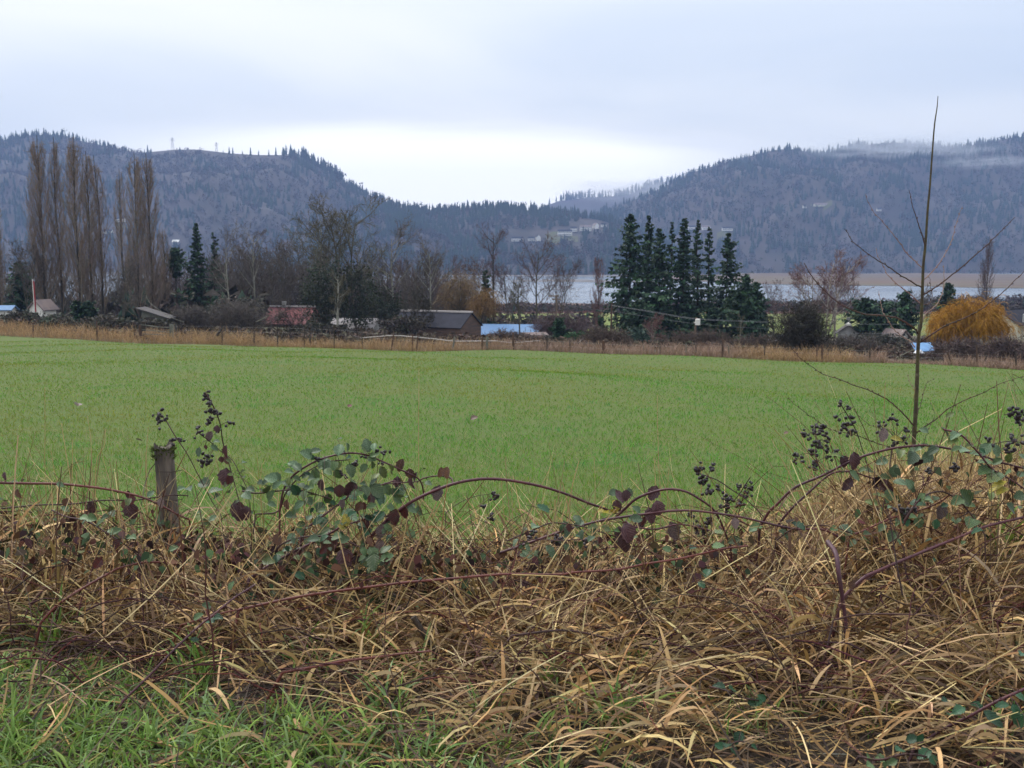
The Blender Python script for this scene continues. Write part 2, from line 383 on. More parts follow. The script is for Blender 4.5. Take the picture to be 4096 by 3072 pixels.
M['roof_dark'] = material('dark_tin_roof', (0.055, 0.050, 0.055), 0.6, noise=1.2, alt=(0.09, 0.08, 0.075), wave=('X', 4.0, 0.6))
M['roof_brown'] = material('brown_shingle_roof', (0.20, 0.155, 0.145), 0.8, noise=0.8, alt=(0.15, 0.12, 0.12))
M['pane'] = material('window_pane', (0.03, 0.035, 0.045), 0.1, spec=0.6, noise=2.0, alt=(0.06, 0.07, 0.08))
M['metal'] = material('galvanised_wire', (0.42, 0.43, 0.44), 0.45, metal=0.6, noise=9, alt=(0.28, 0.27, 0.26))
M['tape'] = material('white_fence_tape', (0.42, 0.38, 0.37), 0.6, noise=6, alt=(0.5, 0.46, 0.45))
M['wire_pale'] = material('pale_cable', (0.20, 0.21, 0.23), 0.7, noise=4, alt=(0.15, 0.16, 0.17))
M['pole'] = material('pole_wood', (0.19, 0.135, 0.10), 0.85, noise=2, alt=(0.12, 0.09, 0.075), stretch=(3, 3, 0.3), bump=0.4, bscale=12)
M['pole_red'] = material('red_painted_pole', (0.30, 0.035, 0.04), 0.55, noise=3, alt=(0.22, 0.035, 0.04))
M['carwhite'] = material('white_car_paint', (0.75, 0.76, 0.78), 0.25, spec=0.5, noise=1.0, alt=(0.70, 0.71, 0.73))
M['tyre'] = material('tyre', (0.02, 0.02, 0.02), 0.8, noise=8, alt=(0.03, 0.028, 0.026))
M['tarp'] = material('blue_tarpaulin', (0.15, 0.29, 0.50), 0.6, noise=1.5, alt=(0.11, 0.22, 0.42), bump=0.7, bscale=3)
M['cloth'] = material('white_sheet', (0.70, 0.70, 0.73), 0.7, noise=2, alt=(0.55, 0.56, 0.6), bump=0.6, bscale=4)
M['lattice'] = material('pylon_steel', (0.16, 0.165, 0.17), 0.6, metal=0.3, noise=1, alt=(0.12, 0.125, 0.13))
w = bpy.data.materials.new('lake_water'); w.use_nodes = True; M['water'] = w
wt = w.node_tree; wp = wt.nodes['Principled BSDF']; wp.inputs['Base Color'].default_value = (0.22, 0.26, 0.31, 1)
wp.inputs['Roughness'].default_value = 0.16; wp.inputs['IOR'].default_value = 1.33
z1 = wt.nodes.new('ShaderNodeTexNoise'); z1.inputs['Scale'].default_value = 0.5; z1.inputs['Detail'].default_value = 3
tcw = wt.nodes.new('ShaderNodeTexCoord'); wt.links.new(tcw.outputs['Object'], z1.inputs['Vector'])
bw = wt.nodes.new('ShaderNodeBump'); bw.inputs['Strength'].default_value = 1.0; bw.inputs['Distance'].default_value = 0.5
wt.links.new(z1.outputs[0], bw.inputs['Height']); wt.links.new(bw.outputs[0], wp.inputs['Normal'])
zr = wt.nodes.new('ShaderNodeTexNoise'); zr.inputs['Scale'].default_value = 0.012; zr.inputs['Detail'].default_value = 2
mpw = wt.nodes.new('ShaderNodeMapping'); mpw.inputs['Scale'].default_value = (0.15, 1.6, 1); wt.links.new(tcw.outputs['Object'], mpw.inputs[0]); wt.links.new(mpw.outputs[0], zr.inputs['Vector'])
rr = wt.nodes.new('ShaderNodeMapRange'); wt.links.new(zr.outputs[0], rr.inputs[0]); rr.inputs[1].default_value = 0.4; rr.inputs[2].default_value = 0.62
rr.inputs[3].default_value = 0.12; rr.inputs[4].default_value = 0.20; wt.links.new(rr.outputs[0], wp.inputs['Roughness'])
# ================================================================ TERRAIN
def sheet(name, mat, y0, y1, label, nu=60, nv=40, power=1.0, xs=0.95, dz=0.0, cat='ground'):
    """a strip of ground between two depth lines; y0 and y1 are functions of the sideways ratio"""
    u = np.linspace(-1, 1, nu); v = np.linspace(0, 1, nv) ** power
    U, Vv = np.meshgrid(u, v)
    ra = U * xs                                             # x / depth
    a = np.vectorize(y0)(ra); b = np.vectorize(y1)(ra)
    Y = a + (b - a) * Vv
    X = ra * np.maximum(Y, 1.0) + np.sign(U) * np.abs(U) ** 3 * 25 * (1 if name == 'verge' else 0)
    Z = gz(X, Y) + dz
    V = np.stack([X, Y, Z], -1).reshape(-1, 3)
    i = np.arange(nu * nv).reshape(nv, nu)
    Fc = np.stack([i[:-1, :-1], i[:-1, 1:], i[1:, 1:], i[1:, :-1]], -1).reshape(-1, 4)
    o = obj(name, mesh(name, V, Fc, mat, smooth=True)); tag(o, label, cat, kind='structure'); return o
def fy(r): return float(np.clip(85.5 / max(1 + 0.43 * r, 0.5), 55, 165))
sheet('verge', M['thatch'], lambda r: -55, lambda r: 6.4, 'rough road verge of matted dead grass under the brambles', 70, 90, 0.6, cat='verge')
sheet('field', M['field'], lambda r: 6.4, fy, 'wide green grass field sloping down to the far fence', 90, 120, 1.6, cat='field')
sheet('scrubland', M['scrub'], fy, lambda r: 235, 'brown scrubby ground beyond the far fence', 80, 40)
sheet('pasture', M['pasture'], lambda r: 235, lambda r: 425, 'green pasture between the farm and the lake', 60, 16, cat='pasture')
sheet('marsh', M['marsh'], lambda r: 425, lambda r: 660, 'reddish brown marsh along the near lake shore', 60, 16, cat='marsh')

LAKE = -24.0
def flat(name, mat, pts, z, label, cat):
    V = [(x, y, z) for x, y in pts]
    o = obj(name, mesh(name, np.array(V), [tuple(range(len(V)))], mat)); tag(o, label, cat, kind='structure'); return o
flat('lake', M['water'], [(-2600, 560), (2600, 560), (3900, 4900), (-3900, 4900)], LAKE, 'calm pale grey lake below the hills', 'lake')
def shore(pxpts, z, sub=6):
    """outline on the water level through points of the photograph"""
    out = []
    for px, py in pxpts:
        Y = (CAMZ - z) * F / (py - HOR) * 1.0
        Y = (CAMZ - z) / (-(at(px, py, 1.0)[2] - CAMZ))
        out.append(tuple(at(px, py, Y)[:2]))
    return out
def slab(name, mat, pxpts, h, label, cat):
    P = shore(pxpts, LAKE); n = len(P)
    V = [(x, y, LAKE - 0.4) for x, y in P] + [(x, y, LAKE + h) for x, y in P]
    Fc = [tuple(range(n, 2 * n))] + [(i, (i + 1) % n, n + (i + 1) % n, n + i) for i in range(n)]
    o = obj(name, mesh(name, np.array(V), Fc, mat)); tag(o, label, cat, kind='structure'); return o
slab('mudbank', M['mud'], [(505, 281.6), (560, 281.9), (640, 282.6), (700, 283.5), (640, 281.2), (575, 279.6), (520, 279.9)], 0.25, 'thin dark mud bank lying across the lake', 'mud bank')
slab('reed_flat', M['reed'], [(640, 277.6), (700, 281.5), (760, 284.2), (850, 285.6), (930, 286.4), (985, 288.2), (1100, 289), (1300, 289), (1300, 273.4), (1100, 273.6), (1000, 274.3), (930, 273.2), (860, 274.0), (780, 273.2), (700, 273.8)], 0.5, 'orange brown reed flat on the far side of the lake', 'reed flat')
slab('shore_flat', M['mud'], [(440, 276.2), (560, 276.4), (650, 277.2), (700, 274.5), (440, 273.5)], 0.3, 'brown strip of shore under the far wooded ridge', 'shore')

# ================================================================ HILLS
def fbm(u, v, seed, oct=4):
    r = np.random.default_rng(seed); s = 0; a = 1.0; f = 1.0
    for _ in range(oct):
        p = r.uniform(0, 6.28, 4); k = r.uniform(0.7, 1.3, 4)
        s = s + a * (np.sin(u * f * k[0] + p[0] + 1.3 * np.sin(v * f * k[2] + p[2])) * np.sin(v * f * k[1] + p[1] + 1.1 * np.sin(u * f * k[3] + p[3])))
        a *= 0.55; f *= 2.0
    return s
class Hill:
    def __init__(s, name, sky, Dt, Db, label, px0=-260, px1=1290, zb=LAKE - 0.5, amp=0.05, bulge=0.9, seed=1, mat='hill'):
        s.sx = np.array([p[0] for p in sky], float); s.sy = np.array([p[1] for p in sky], float)
        s.Dt, s.Db, s.zb, s.amp, s.bulge, s.seed = Dt, Db, zb, amp, bulge, seed
        px = np.linspace(px0, px1, 190); t = np.concatenate([np.linspace(0, 1, 34), np.linspace(1.06, 1.6, 8)])
        P, T = np.meshgrid(px, t)
        V = s.pt(P, T).reshape(-1, 3); i = np.arange(P.size).reshape(P.shape)
        Fc = np.stack([i[:-1, :-1], i[:-1, 1:], i[1:, 1:], i[1:, :-1]], -1).reshape(-1, 4)
        o = obj(name, mesh(name, V, Fc, M[mat], smooth=True)); tag(o, label, 'hill', kind='structure'); s.o = o
    def pt(s, px, t):
        px = np.asarray(px, float); t = np.asarray(t, float)
        yt = np.interp(px, s.sx, s.sy)
        k = 1.0077
        Y = s.Db + (s.Dt - s.Db) * t
        zt = CAMZ + (HOR - yt) / F * s.Dt * 1.0
        tt = np.minimum(t, 1.0)
        rel = tt ** s.bulge
        ridge = fbm(px / 48.0, tt * 3.5 + px / 200, s.seed) * s.amp * np.sin(math.pi * np.clip(tt, 0, 1)) ** 0.8
        z = s.zb + np.maximum(zt - s.zb, 0.0) * np.clip(rel + ridge, 0, 1.2)
        z = np.where(t > 1, z - (t - 1) * 0.9 * np.maximum(zt - s.zb, 0), z)
        x = (px - CX) / F * Y / k
        return np.stack([x, Y, z], -1)
    def hit(s, px, py):
        t = np.linspace(0.0, 1.0, 400); P = s.pt(np.full(400, px), t); _, y = proj(P)
        i = int(np.argmin(np.abs(y - py))); return Vector(P[i])
    def patch(s, name, mat, px0, px1, ya, yb, label, lift=0.6):
        tl = np.linspace(0, 1, 500); _, yy = proj(s.pt(np.full(500, (px0 + px1) / 2), tl)); t0 = tl[np.abs(yy - yb).argmin()]; t1 = tl[np.abs(yy - ya).argmin()]
        px = np.linspace(px0, px1, 14); t = np.linspace(t0, t1, 7); P, T = np.meshgrid(px, t)
        V = s.pt(P, T); V[..., 2] += lift; V = V.reshape(-1, 3); i = np.arange(P.size).reshape(P.shape)
        Fc = np.stack([i[:-1, :-1], i[:-1, 1:], i[1:, 1:], i[1:, :-1]], -1).reshape(-1, 4)
        o = obj(name, mesh(name, V, Fc, mat)); tag(o, label, 'meadow', kind='structure')

left_hill = Hill('left_hill', [(-300, 160), (-60, 150), (0, 146), (35, 139), (72, 139), (80, 143), (110, 149), (137, 155), (150, 155.5), (178, 153), (200, 152.5), (235, 156.5), (262, 158), (285, 158), (305, 160), (325, 171), (345, 183), (370, 196), (395, 206), (420, 216), (450, 232), (480, 262), (500, 285), (1400, 300)],
                 2900, 2060, 'long wooded hill on the far side of the valley with a cleared top', px1=520, seed=3, amp=0.10)
ridge = Hill('wooded_ridge', [(-300, 262), (240, 258), (300, 240), (350, 222), (385, 210), (400, 209), (430, 213.5), (450, 212.5), (485, 209), (510, 209.5), (540, 212.5), (570, 216), (600, 221), (640, 232), (680, 252), (720, 280), (760, 300), (1400, 300)],
             2500, 1960, 'low conifer covered ridge in the middle of the valley', px1=760, seed=8, amp=0.12)
right_hill = Hill('right_hill', [(-300, 300), (480, 290), (520, 245), (560, 226), (600, 213), (640, 199), (660, 190), (690, 175), (720, 166), (750, 158), (775, 152.5), (790, 152.5), (810, 156), (825, 155), (850, 149), (890, 146), (930, 149.5), (955, 150), (970, 148), (1000, 142), (1024, 140), (1200, 146), (1400, 160)],
                  3300, 2330, 'long blue green wooded hill beyond the lake with mist on its top', px0=440, px1=1330, seed=5, amp=0.10)
far_ridge = Hill('far_ridge', [(-300, 270), (400, 262), (500, 228), (545, 207), (560, 202), (585, 199), (625, 197), (650, 187), (690, 178), (730, 176), (770, 176), (900, 176), (1400, 180)],
                 4600, 3900, 'pale misty ridge far behind the valley', px0=380, px1=1000, seed=9, amp=0.04)
ridge.patch('hillside_meadow', M['clearing'], 546, 578, 233, 241, 'small green meadow below the hillside houses', 1.0)
right_hill.patch('hillside_meadow', M['clearing'], 716, 731, 231, 238, 'green meadow behind the tall conifer group', 1.0)
right_hill.patch('hillside_meadow', M['clearing'], 808, 830, 205, 212, 'brownish clearing high on the wooded right hill', 1.0)
left_hill.patch('hillside_meadow', M['clearing'], 118, 131, 222, 228, 'pale green meadow between the poplars on the left hill', 1.0)

# ---- forest on the hills
def tpl_fir(r):
    V, Fc = [], []; s = 5; n = 0; tiers = 4
    lean = r.uniform(-0.03, 0.03, 2)
    for k in range(tiers):
        zb = 0.08 + 0.92 * k / tiers * 0.92; zt = min(1.0, zb + 0.46 - 0.05 * k); rad = 0.20 * (1 - k / tiers) ** 0.8 + 0.012
        a0 = r.uniform(0, 6.28)
        for j in range(s):
            a = a0 + j * 6.283 / s; q = rad * r.uniform(0.7, 1.25); V.append((q * math.cos(a), q * math.sin(a), zb + r.uniform(-.04, .04)))
        V.append((lean[0] * zt, lean[1] * zt, zt if k < tiers - 1 else 1.0))
        for j in range(s): Fc.append((n + j, n + (j + 1) % s, n + s))
        n += s + 1
    return np.array(V), np.array(Fc)
def tpl_bush(r, n=18, wide=0.42):
    c = r.normal(size=(n, 3)); c /= np.linalg.norm(c, axis=1)[:, None]; c *= r.uniform(0.35, 1, (n, 1)) ** 0.5
    c = c * np.array([wide, wide, 0.44]) + np.array([0, 0, 0.52])
    t = r.normal(size=(n, 3, 3)) * 0.108; t[..., 2] *= 1.6
    V = (c[:, None] + t).reshape(-1, 3); V[:, 2] = np.clip(V[:, 2], 0, None)
    return V, np.arange(n * 3).reshape(n, 3)
_r = np.random.default_rng(21)
def tpl_twig(r, n=170):
    c = r.normal(size=(n, 3)); c /= np.linalg.norm(c, axis=1)[:, None]; c *= r.uniform(0.2, 1, (n, 1)) ** 0.5
    c = c * np.array([.26, .26, 0.46]) + np.array([0, 0, 0.54]); d = c - np.array([0, 0, .1]); d = d / np.linalg.norm(d, axis=1)[:, None] + r.normal(0, .35, (n, 3))
    s = np.cross(d, r.normal(size=(n, 3))); s = s / np.linalg.norm(s, axis=1)[:, None] * .0075
    V = np.stack([c - s, c + s, c + d * .12], 1).reshape(-1, 3); V[:, 2] = np.clip(V[:, 2], 0, 1.05); return V, np.arange(n * 3).reshape(n, 3)
TWIGS = [tpl_twig(_r) for _ in range(6)]
FIRS = [tpl_fir(_r) for _ in range(6)]; BUSH = [tpl_bush(_r) for _ in range(6)]
def scatter(name, pts, hts, kinds, cols, label, cat='forest', wide=1.0):
    m = Mass()
    for k in range(18):
        sel = np.where((kinds * 6 + np.arange(len(pts)) % 6) == k)[0]
        if not len(sel): continue
        V, Fc = (FIRS, BUSH, TWIGS)[k // 6][k % 6]
        n = len(sel); a = rng.uniform(0, 6.28, n); c, s = np.cos(a)[:, None], np.sin(a)[:, None]
        h = hts[sel][:, None]; wd = h * wide * rng.uniform(0.75, 1.25, (n, 1))
        X = (V[None, :, 0] * c - V[None, :, 1] * s) * wd + pts[sel, 0:1]
        Yy = (V[None, :, 0] * s + V[None, :, 1] * c) * wd + pts[sel, 1:2]
        Z = V[None, :, 2] * h + pts[sel, 2:3] - 0.3
        VV = np.stack([X, Yy, Z], -1).reshape(-1, 3)
        FF = (Fc[None] + (np.arange(n) * len(V))[:, None, None]).reshape(-1, 3)
        m.add(VV, FF, np.repeat(cols[sel], len(V), 0))
    o = obj(name, m.me(name, M['forest'])); tag(o, label, cat, kind='stuff'); return o
FIRC = [(0.016, 0.034, 0.020), (0.020, 0.040, 0.024), (0.014, 0.028, 0.020)]
DECC = [(0.060, 0.045, 0.042), (0.052, 0.043, 0.036), (0.068, 0.050, 0.045), (0.048, 0.046, 0.036)]
MOSC = [(0.040, 0.052, 0.036), (0.052, 0.060, 0.044), (0.034, 0.044, 0.034)]
holes = []     # (hill, px0, px1, y0, y1): kept free for houses and meadows
def hill_wood(name, hill, n, px0, px1, conf, label, h0=15, h1=25, tmin=0.0, mos=0.4, bare=None):
    px = rng.uniform(px0, px1, n); t = rng.uniform(tmin, 1.0, n) ** 0.9
    P = hill.pt(px, t); qx, qy = proj(P)
    f = fbm(px / 26.0, t * 9, hill.seed + 40, 4) * 0.5 + 0.5 + rng.normal(0, 0.16, n)
    kinds = np.where(f < conf(px, t), 0, 1)
    keep = np.ones(n, bool)
    for hh, a, b, c, d in holes:
        if hh is hill: keep &= ~((qx > a) & (qx < b) & (qy > c) & (qy < d))
    if bare is not None: keep &= ~bare(px, t)
    yt = np.interp(px, hill.sx, hill.sy)
    P, kinds, t = P[keep], kinds[keep], t[keep]; n = len(P)
    h = rng.uniform(h0, h1, n) * np.where(kinds == 0, 1.1, 0.72) * np.exp(rng.normal(0, 0.12, n))
    c = np.where((kinds == 0)[:, None], palette(n, FIRC, 0.12), np.where((rng.random(n) < mos)[:, None], palette(n, MOSC, 0.10), palette(n, DECC, 0.10)))
    scatter(name, P, h, kinds, c, label)
# ---- houses are set into the woods: keep their sight lines open
for a in ((508, 531, 230, 245), (526, 545, 229, 245), (554, 576, 226, 240), (568, 584, 222, 233), (578, 604, 219, 234), (599, 609, 219, 230), (620, 634, 217, 230), (544, 582, 230, 242)): holes.append((ridge, *a))
for a in ((684, 700, 222, 232), (699, 713, 222, 232), (719, 734, 223, 233), (714, 734, 226, 238), (806, 832, 200, 214), (799, 805, 201, 210), (872, 880, 206, 213)): holes.append((right_hill, *a))
for a in ((116, 130, 213, 232), (98, 118, 226, 237), (172, 184, 236, 248)): holes.append((left_hill, *a))
def conf_left(px, t): return np.where(px < 70, 0.60, 0.30) + np.where(px > 285, 0.18, 0) + np.where(t < 0.25, 0.12, 0) - np.where((px > 140) & (px < 300), 0.08, 0)
hill_wood('forest', left_hill, 8200, -200, 470, conf_left, 'bare brown and dark conifer wood covering the left hill', 12, 20, mos=0.12,
          bare=lambda px, t: (px > 150) & (px < 283) & (t > 0.955))
hill_wood('forest', ridge, 5200, 230, 725, lambda px, t: 0.50 + 0.32 * (t > 0.85) + 0 * px, 'mixed conifer wood on the low middle ridge', 14, 22, mos=0.35)
hill_wood('forest', right_hill, 10500, 500, 1290, lambda px, t: 0.44 + 0.22 * (t > 0.93) + 0 * px, 'grey green wood covering the right hill', 13, 22, mos=0.62)
def crest(name, hill, px, h, label, kindp=0.9, t=(0.985, 1.0)):
    px = np.asarray(px, float); n = len(px); P = hill.pt(px, rng.uniform(*t, n)); k = (rng.random(n) > kindp).astype(int)
    scatter(name, P, np.asarray(h, float), k, palette(n, FIRC, 0.2), label, wide=0.85)
crest('forest', far_ridge, np.concatenate([rng.uniform(560, 640, 90), rng.uniform(640, 790, 190), [549, 556]]), np.concatenate([rng.uniform(19, 44, 90), rng.uniform(16, 36, 190), [37, 29]]), 'pale grey firs along the misty far ridge')
crest('forest', left_hill, np.concatenate([rng.uniform(-150, 84, 120), rng.uniform(84, 137, 34), rng.uniform(286, 345, 90), rng.uniform(345, 440, 90)]),
      np.concatenate([rng.uniform(12, 27, 120), rng.uniform(9, 19, 34), rng.uniform(22, 38, 60), rng.uniform(14, 26, 30), rng.uniform(12, 24, 90)]), 'dark firs along the skyline of the left hill')
crest('forest', ridge, rng.uniform(375, 640, 330), rng.uniform(10, 24, 330), 'row of dark fir tops along the middle ridge skyline')
crest('forest', right_hill, rng.uniform(600, 1200, 260), rng.uniform(9, 19, 260), 'small fir tops along the skyline of the right hill')
# single firs one can pick out on the skyline
def skyline_fir(hill, px, h, label, group=None, kind=0):
    b = hill.pt(px, 0.99); V, Fc = FIRS[int(px) % 6]
    VV = V * np.array([h * 0.8, h * 0.8, h]); n = len(VV)
    me = mesh('fir_tree', VV, Fc, M['forest'], palette(1, FIRC, 0.1).repeat(n, 0))
    o = obj('fir_tree', me, loc=tuple(b)); tag(o, label, 'tree', group)
SK = 'single firs on the cleared hilltop'
for px, h, l in ((152.5, 26, 'tallest fir on the skyline right above the third poplar group'), (156, 15, 'short fir beside the tallest fir left of the pylons'), (227, 12, 'tiny fir just past the second pylon on the cleared crest'),
                 (233, 24, 'left one of two thin firs on the cleared crest'), (236.5, 23, 'right one of two thin firs on the cleared crest'), (246, 14, 'lone low fir between two thin crest firs and a dark one'),
                 (254, 26, 'dark full fir near the right end of the bare crest'), (262, 18, 'thin fir just right of the dark full crest fir'), (272, 20, 'slim fir at the left edge of the right crest wood'), (279, 27, 'tall slim fir at the edge of the right crest wood')):
    skyline_fir(left_hill, px, h, l, SK)
for px, h, l in ((430, 24, 'tall dark fir spike at the low point of the skyline'), (434, 15, 'short fir beside the tall spike at the low skyline point'), (486, 25, 'tallest fir top in the middle of the ridge skyline'), (491, 19, 'fir top right beside the tallest one on the ridge'), (541, 23, 'pointed fir near the right end of the ridge skyline'), (574, 30, 'tall fir standing in front of the misty far ridge')):
    skyline_fir(ridge, px, h, l, 'single firs on the middle ridge')
# ---- pylons on the bare crest
def pylon(px, h, label):
    b = Vector(left_hill.pt(px, 0.995)); m = MB(); w0, w1 = h * 0.11, h * 0.03
    lv = [0, .25, .45, .62, .76, .88, 1.0]
    rw = [w0 + (w1 - w0) * v ** 0.7 for v in lv]
    for i in range(6):
        for sx, sy in ((1, 1), (1, -1), (-1, -1), (-1, 1)):
            a = (sx * rw[i], sy * rw[i], lv[i] * h); c = (sx * rw[i + 1], sy * rw[i + 1], lv[i + 1] * h)
            m.bar(a, c, 0.35); m.bar(a, (-sx * rw[i + 1] if sy == 1 else sx * rw[i + 1], sy * rw[i + 1] if sy == 1 else -sy * rw[i + 1], lv[i + 1] * h), 0.22)
    e = empty('power_pylon', b, label, 'pylon', 'lattice pylons on the left hilltop')
    m.build('tower', M['lattice'], e)
    for q, v in ((0.23, .72), (0.17, .86)):
        a = MB(); a.bar((-h * q, 0, h * v), (h * q, 0, h * v), 0.4); a.bar((-h * q, 0, h * v), (0, 0, h * (v + .07)), 0.25); a.bar((h * q, 0, h * v), (0, 0, h * (v + .07)), 0.25)
        for s in (-1, 1): a.bar((s * h * q, 0, h * v), (s * h * q, 0, h * (v - .06)), 0.3)
        a.build('crossarm', M['lattice'], e)
pylon(177.3, 36, 'taller lattice pylon on the bare crest of the left hill')
pylon(220.5, 29, 'shorter lattice pylon further right on the bare crest')

# ================================================================ HOUSES
def building(name, loc, L, D, he, hr, rz, wall, roof, label, cat, group=None, wins=(), chim=None, over=0.35, door=None, gable_win=(), ridge_cap=None, hole=None):
    """gabled building, ridge along local x, the camera side is local -y"""
    e = empty(name, loc, label, cat, group, rz)
    x, y = L / 2, D / 2
    V = [(-x, -y, -0.6), (x, -y, -0.6), (x, y, -0.6), (-x, y, -0.6), (-x, -y, he), (x, -y, he), (x, y, he), (-x, y, he), (-x, 0, hr), (x, 0, hr)]
    w = MB().add(V, [(0, 1, 5, 4), (1, 2, 6, 9, 5), (2, 3, 7, 6), (3, 0, 4, 8, 7), (0, 3, 2, 1)]).build('wall', wall, e)
    sl = (hr - he) / y; r = MB(); th = 0.14
    for s in (-1, 1):
        yo = s * (y + over); zo = he - over * sl
        a = [(-x - over, yo, zo), (x + over, yo, zo), (x + over, 0, hr), (-x - over, 0, hr)]
        up = Vector((0, s * sl, 1)).normalized() * th
        b = [tuple(Vector(q) + up) for q in a]; b[2] = (b[2][0], 0, hr + th * 1.25); b[3] = (b[3][0], 0, hr + th * 1.25)
        a = [(p[0], p[1], p[2] + 0.012) for p in a]
        r.add(a + b, [(0, 1, 2, 3), (4, 5, 6, 7), (0, 1, 5, 4), (1, 2, 6, 5), (2, 3, 7, 6), (3, 0, 4, 7)])
    ro = r.build('roof', roof, e)
    if ridge_cap: MB().box(-x - over, -0.3, hr + th * 0.6, x + over, 0.3, hr + th * 2.4).build('ridge_cap', ridge_cap, ro)
    if chim: MB().box(chim - .3, -.3, hr - .6, chim + .3, .3, hr + 1.1).build('chimney', M['greywall'], ro)
    for (wx, wz, ww, wh) in wins:
        f = MB().box(wx - ww / 2 - .1, -y - .05, wz - .1, wx + ww / 2 + .1, -y + .02, wz + wh + .1).build('window', M['white'], e)
        MB().box(wx - ww / 2, -y - .075, wz, wx + ww / 2, -y - .02, wz + wh).build('pane', M['pane'], f)
    for (wy, wz, ww, wh) in gable_win:
        f = MB().box(x - .02, wy - ww / 2 - .1, wz - .1, x + .05, wy + ww / 2 + .1, wz + wh + .1).build('window', M['white'], e)
        MB().box(x + .02, wy - ww / 2, wz, x + .075, wy + ww / 2, wz + wh).build('pane', M['pane'], f)
    if door:
        MB().box(door - .5, -y - .06, 0, door + .5, -y + .02, 2.1).build('door', M['wood_brown'], e)
    return e
HG = 'houses on the far hillsides'
def hill_house(hill, px, py, wpx, label, mat='white', roof='roof_grey', storeys=2, rz=0.0, deck=False):
    b = hill.hit(px, py); L = wpx * b.y / F; he = 4.4 * storeys; b.y -= 4
    n = max(3, int(L / 3.2)); wins = [((i + .5) / n * L * .92 - L * .46, 1.3 + 4.4 * k, 1.9, 2.0) for i in range(n) for k in range(max(1, int(storeys)))]
    e = building('hillside_house', b, L, 9, he, he + 4.4, rz, M[mat], M[roof], label, 'house', HG, wins)
    if deck:
        d = MB().box(-L / 2, -6.6, 2.8, L / 2, -4.56, 3.05)
        for i in range(5): d.bar((-L / 2 + .2 + i * (L - .4) / 4, -6.4, 0), (-L / 2 + .2 + i * (L - .4) / 4, -6.4, 3.9), .22)
        d.bar((-L / 2, -6.4, 3.95), (L / 2, -6.4, 3.95), .16); d.build('deck', M['white'], e)
    return e
hill_house(ridge, 517.5, 241, 12, 'low white house with grey roof, left of the gabled white house on the far shore', storeys=1.3)
hill_house(ridge, 531, 241, 6, 'small white house between the low white house and the gabled one', storeys=1.2)
hill_house(ridge, 538, 241, 6, 'white house with its steep gable facing the lake', storeys=2, rz=-1.4)
hill_house(ridge, 564.5, 235.5, 14, 'wide two storey white house with a deck above a green meadow', storeys=2, deck=True)
hill_house(ridge, 573.5, 231.5, 6, 'small pale house behind the wide white house with a deck', storeys=1.5)
hill_house(ridge, 585, 231, 11, 'long white house with brown roof highest in the hillside row', roof='roof_brown', storeys=2)
hill_house(ridge, 595, 229, 9, 'white house with brown gable beside the long brown roofed one', roof='roof_brown', storeys=2, rz=-1.3)
hill_house(ridge, 603, 227, 5, 'small grey house at the right end of the hillside row', storeys=1.2)
hill_house(ridge, 626.5, 228, 6, 'pale house peeping out left of the tall conifer top', 'cream', storeys=2)
hill_house(right_hill, 691, 229.5, 7, 'white house between the tall conifer tops, left of three', storeys=1.4)
hill_house(right_hill, 705, 229.5, 8, 'white house with brown roof between the slim conifer tops', roof='roof_brown', storeys=1.3)
hill_house(right_hill, 726, 230.5, 10, 'low grey and white house above the green meadow behind the conifers', storeys=1.2)
hill_house(right_hill, 819, 206, 15, 'long low pale house in the brown clearing high on the right hill', 'cream', 'roof_brown', storeys=0.9)
hill_house(right_hill, 802, 208, 3, 'tiny white shed left of the brown clearing on the right hill', storeys=1)
hill_house(right_hill, 876, 211, 4, 'tiny white house alone among trees left of the sapling trunk', storeys=1)
hill_house(left_hill, 123, 222, 9, 'white house high between the second and third poplar group', storeys=1.4)
hill_house(left_hill, 109, 233.5, 11, 'pale row house below the white house behind the poplars', 'cream', storeys=1.0)
hill_house(left_hill, 177.5, 244, 6.5, 'white roofed house alone right of the third poplar group', 'greywall', 'white', storeys=1.2)

# ---- farm buildings
def bld(px, Y, ybase=None): 
    p = pos(px, Y)
    return p
# barn with the boarded gable
b = pos(436, 150); zb = top_z(436, 338, 150)
barn = building('barn', (b.x, b.y, zb), 11.6, 7.0, top_z(470, 325.5, 150) - zb, top_z(450, 312.6, 150) - zb, math.radians(-24), M['barnwall'], M['roof_grey'],
                'old barn with slate grey roof and weathered board gable', 'barn', ridge_cap=M['tape'], over=0.25)
bd = MB(); he_, hr_ = top_z(470, 325.5, 150) - zb, top_z(450, 312.6, 150) - zb; k = 0; z = 0.0
hole = 3.5
while z < hr_ - 0.3:
    hw = 3.5 if z < he_ else 3.5 * (hr_ - z) / (hr_ - he_)
    o_ = MB().box(5.8, -hw + .03, z, 5.83 + 0.03 * (k % 2), hw - .03, z + 0.235).build('board', M['barnwall'], barn); z += 0.25; k += 1
b = pos(507, 158); zb = top_z(507, 338, 158)
building('shed', (b.x, b.y, zb), 10.6, 5.0, top_z(507, 333.5, 158) - zb, top_z(507, 325.2, 158) - zb, math.radians(-7), M['white'], M['roof_blue'], 'long low shed with a bright blue metal roof and white gable', 'shed',
         gable_win=((0, 1.2, 0.8, 0.9),), over=0.3)
b = pos(534, 146); zb = top_z(534, 341, 146)
building('lean_to', (b.x, b.y, zb), 3.0, 2.6, 0.9, top_z(534, 333.3, 146) - zb, math.radians(14), M['greywall'], M['roof_brown'], 'small grey lean to with brown roof against the blue roofed shed', 'shed')
b = pos(291, 172); zb = top_z(291, 330, 172)
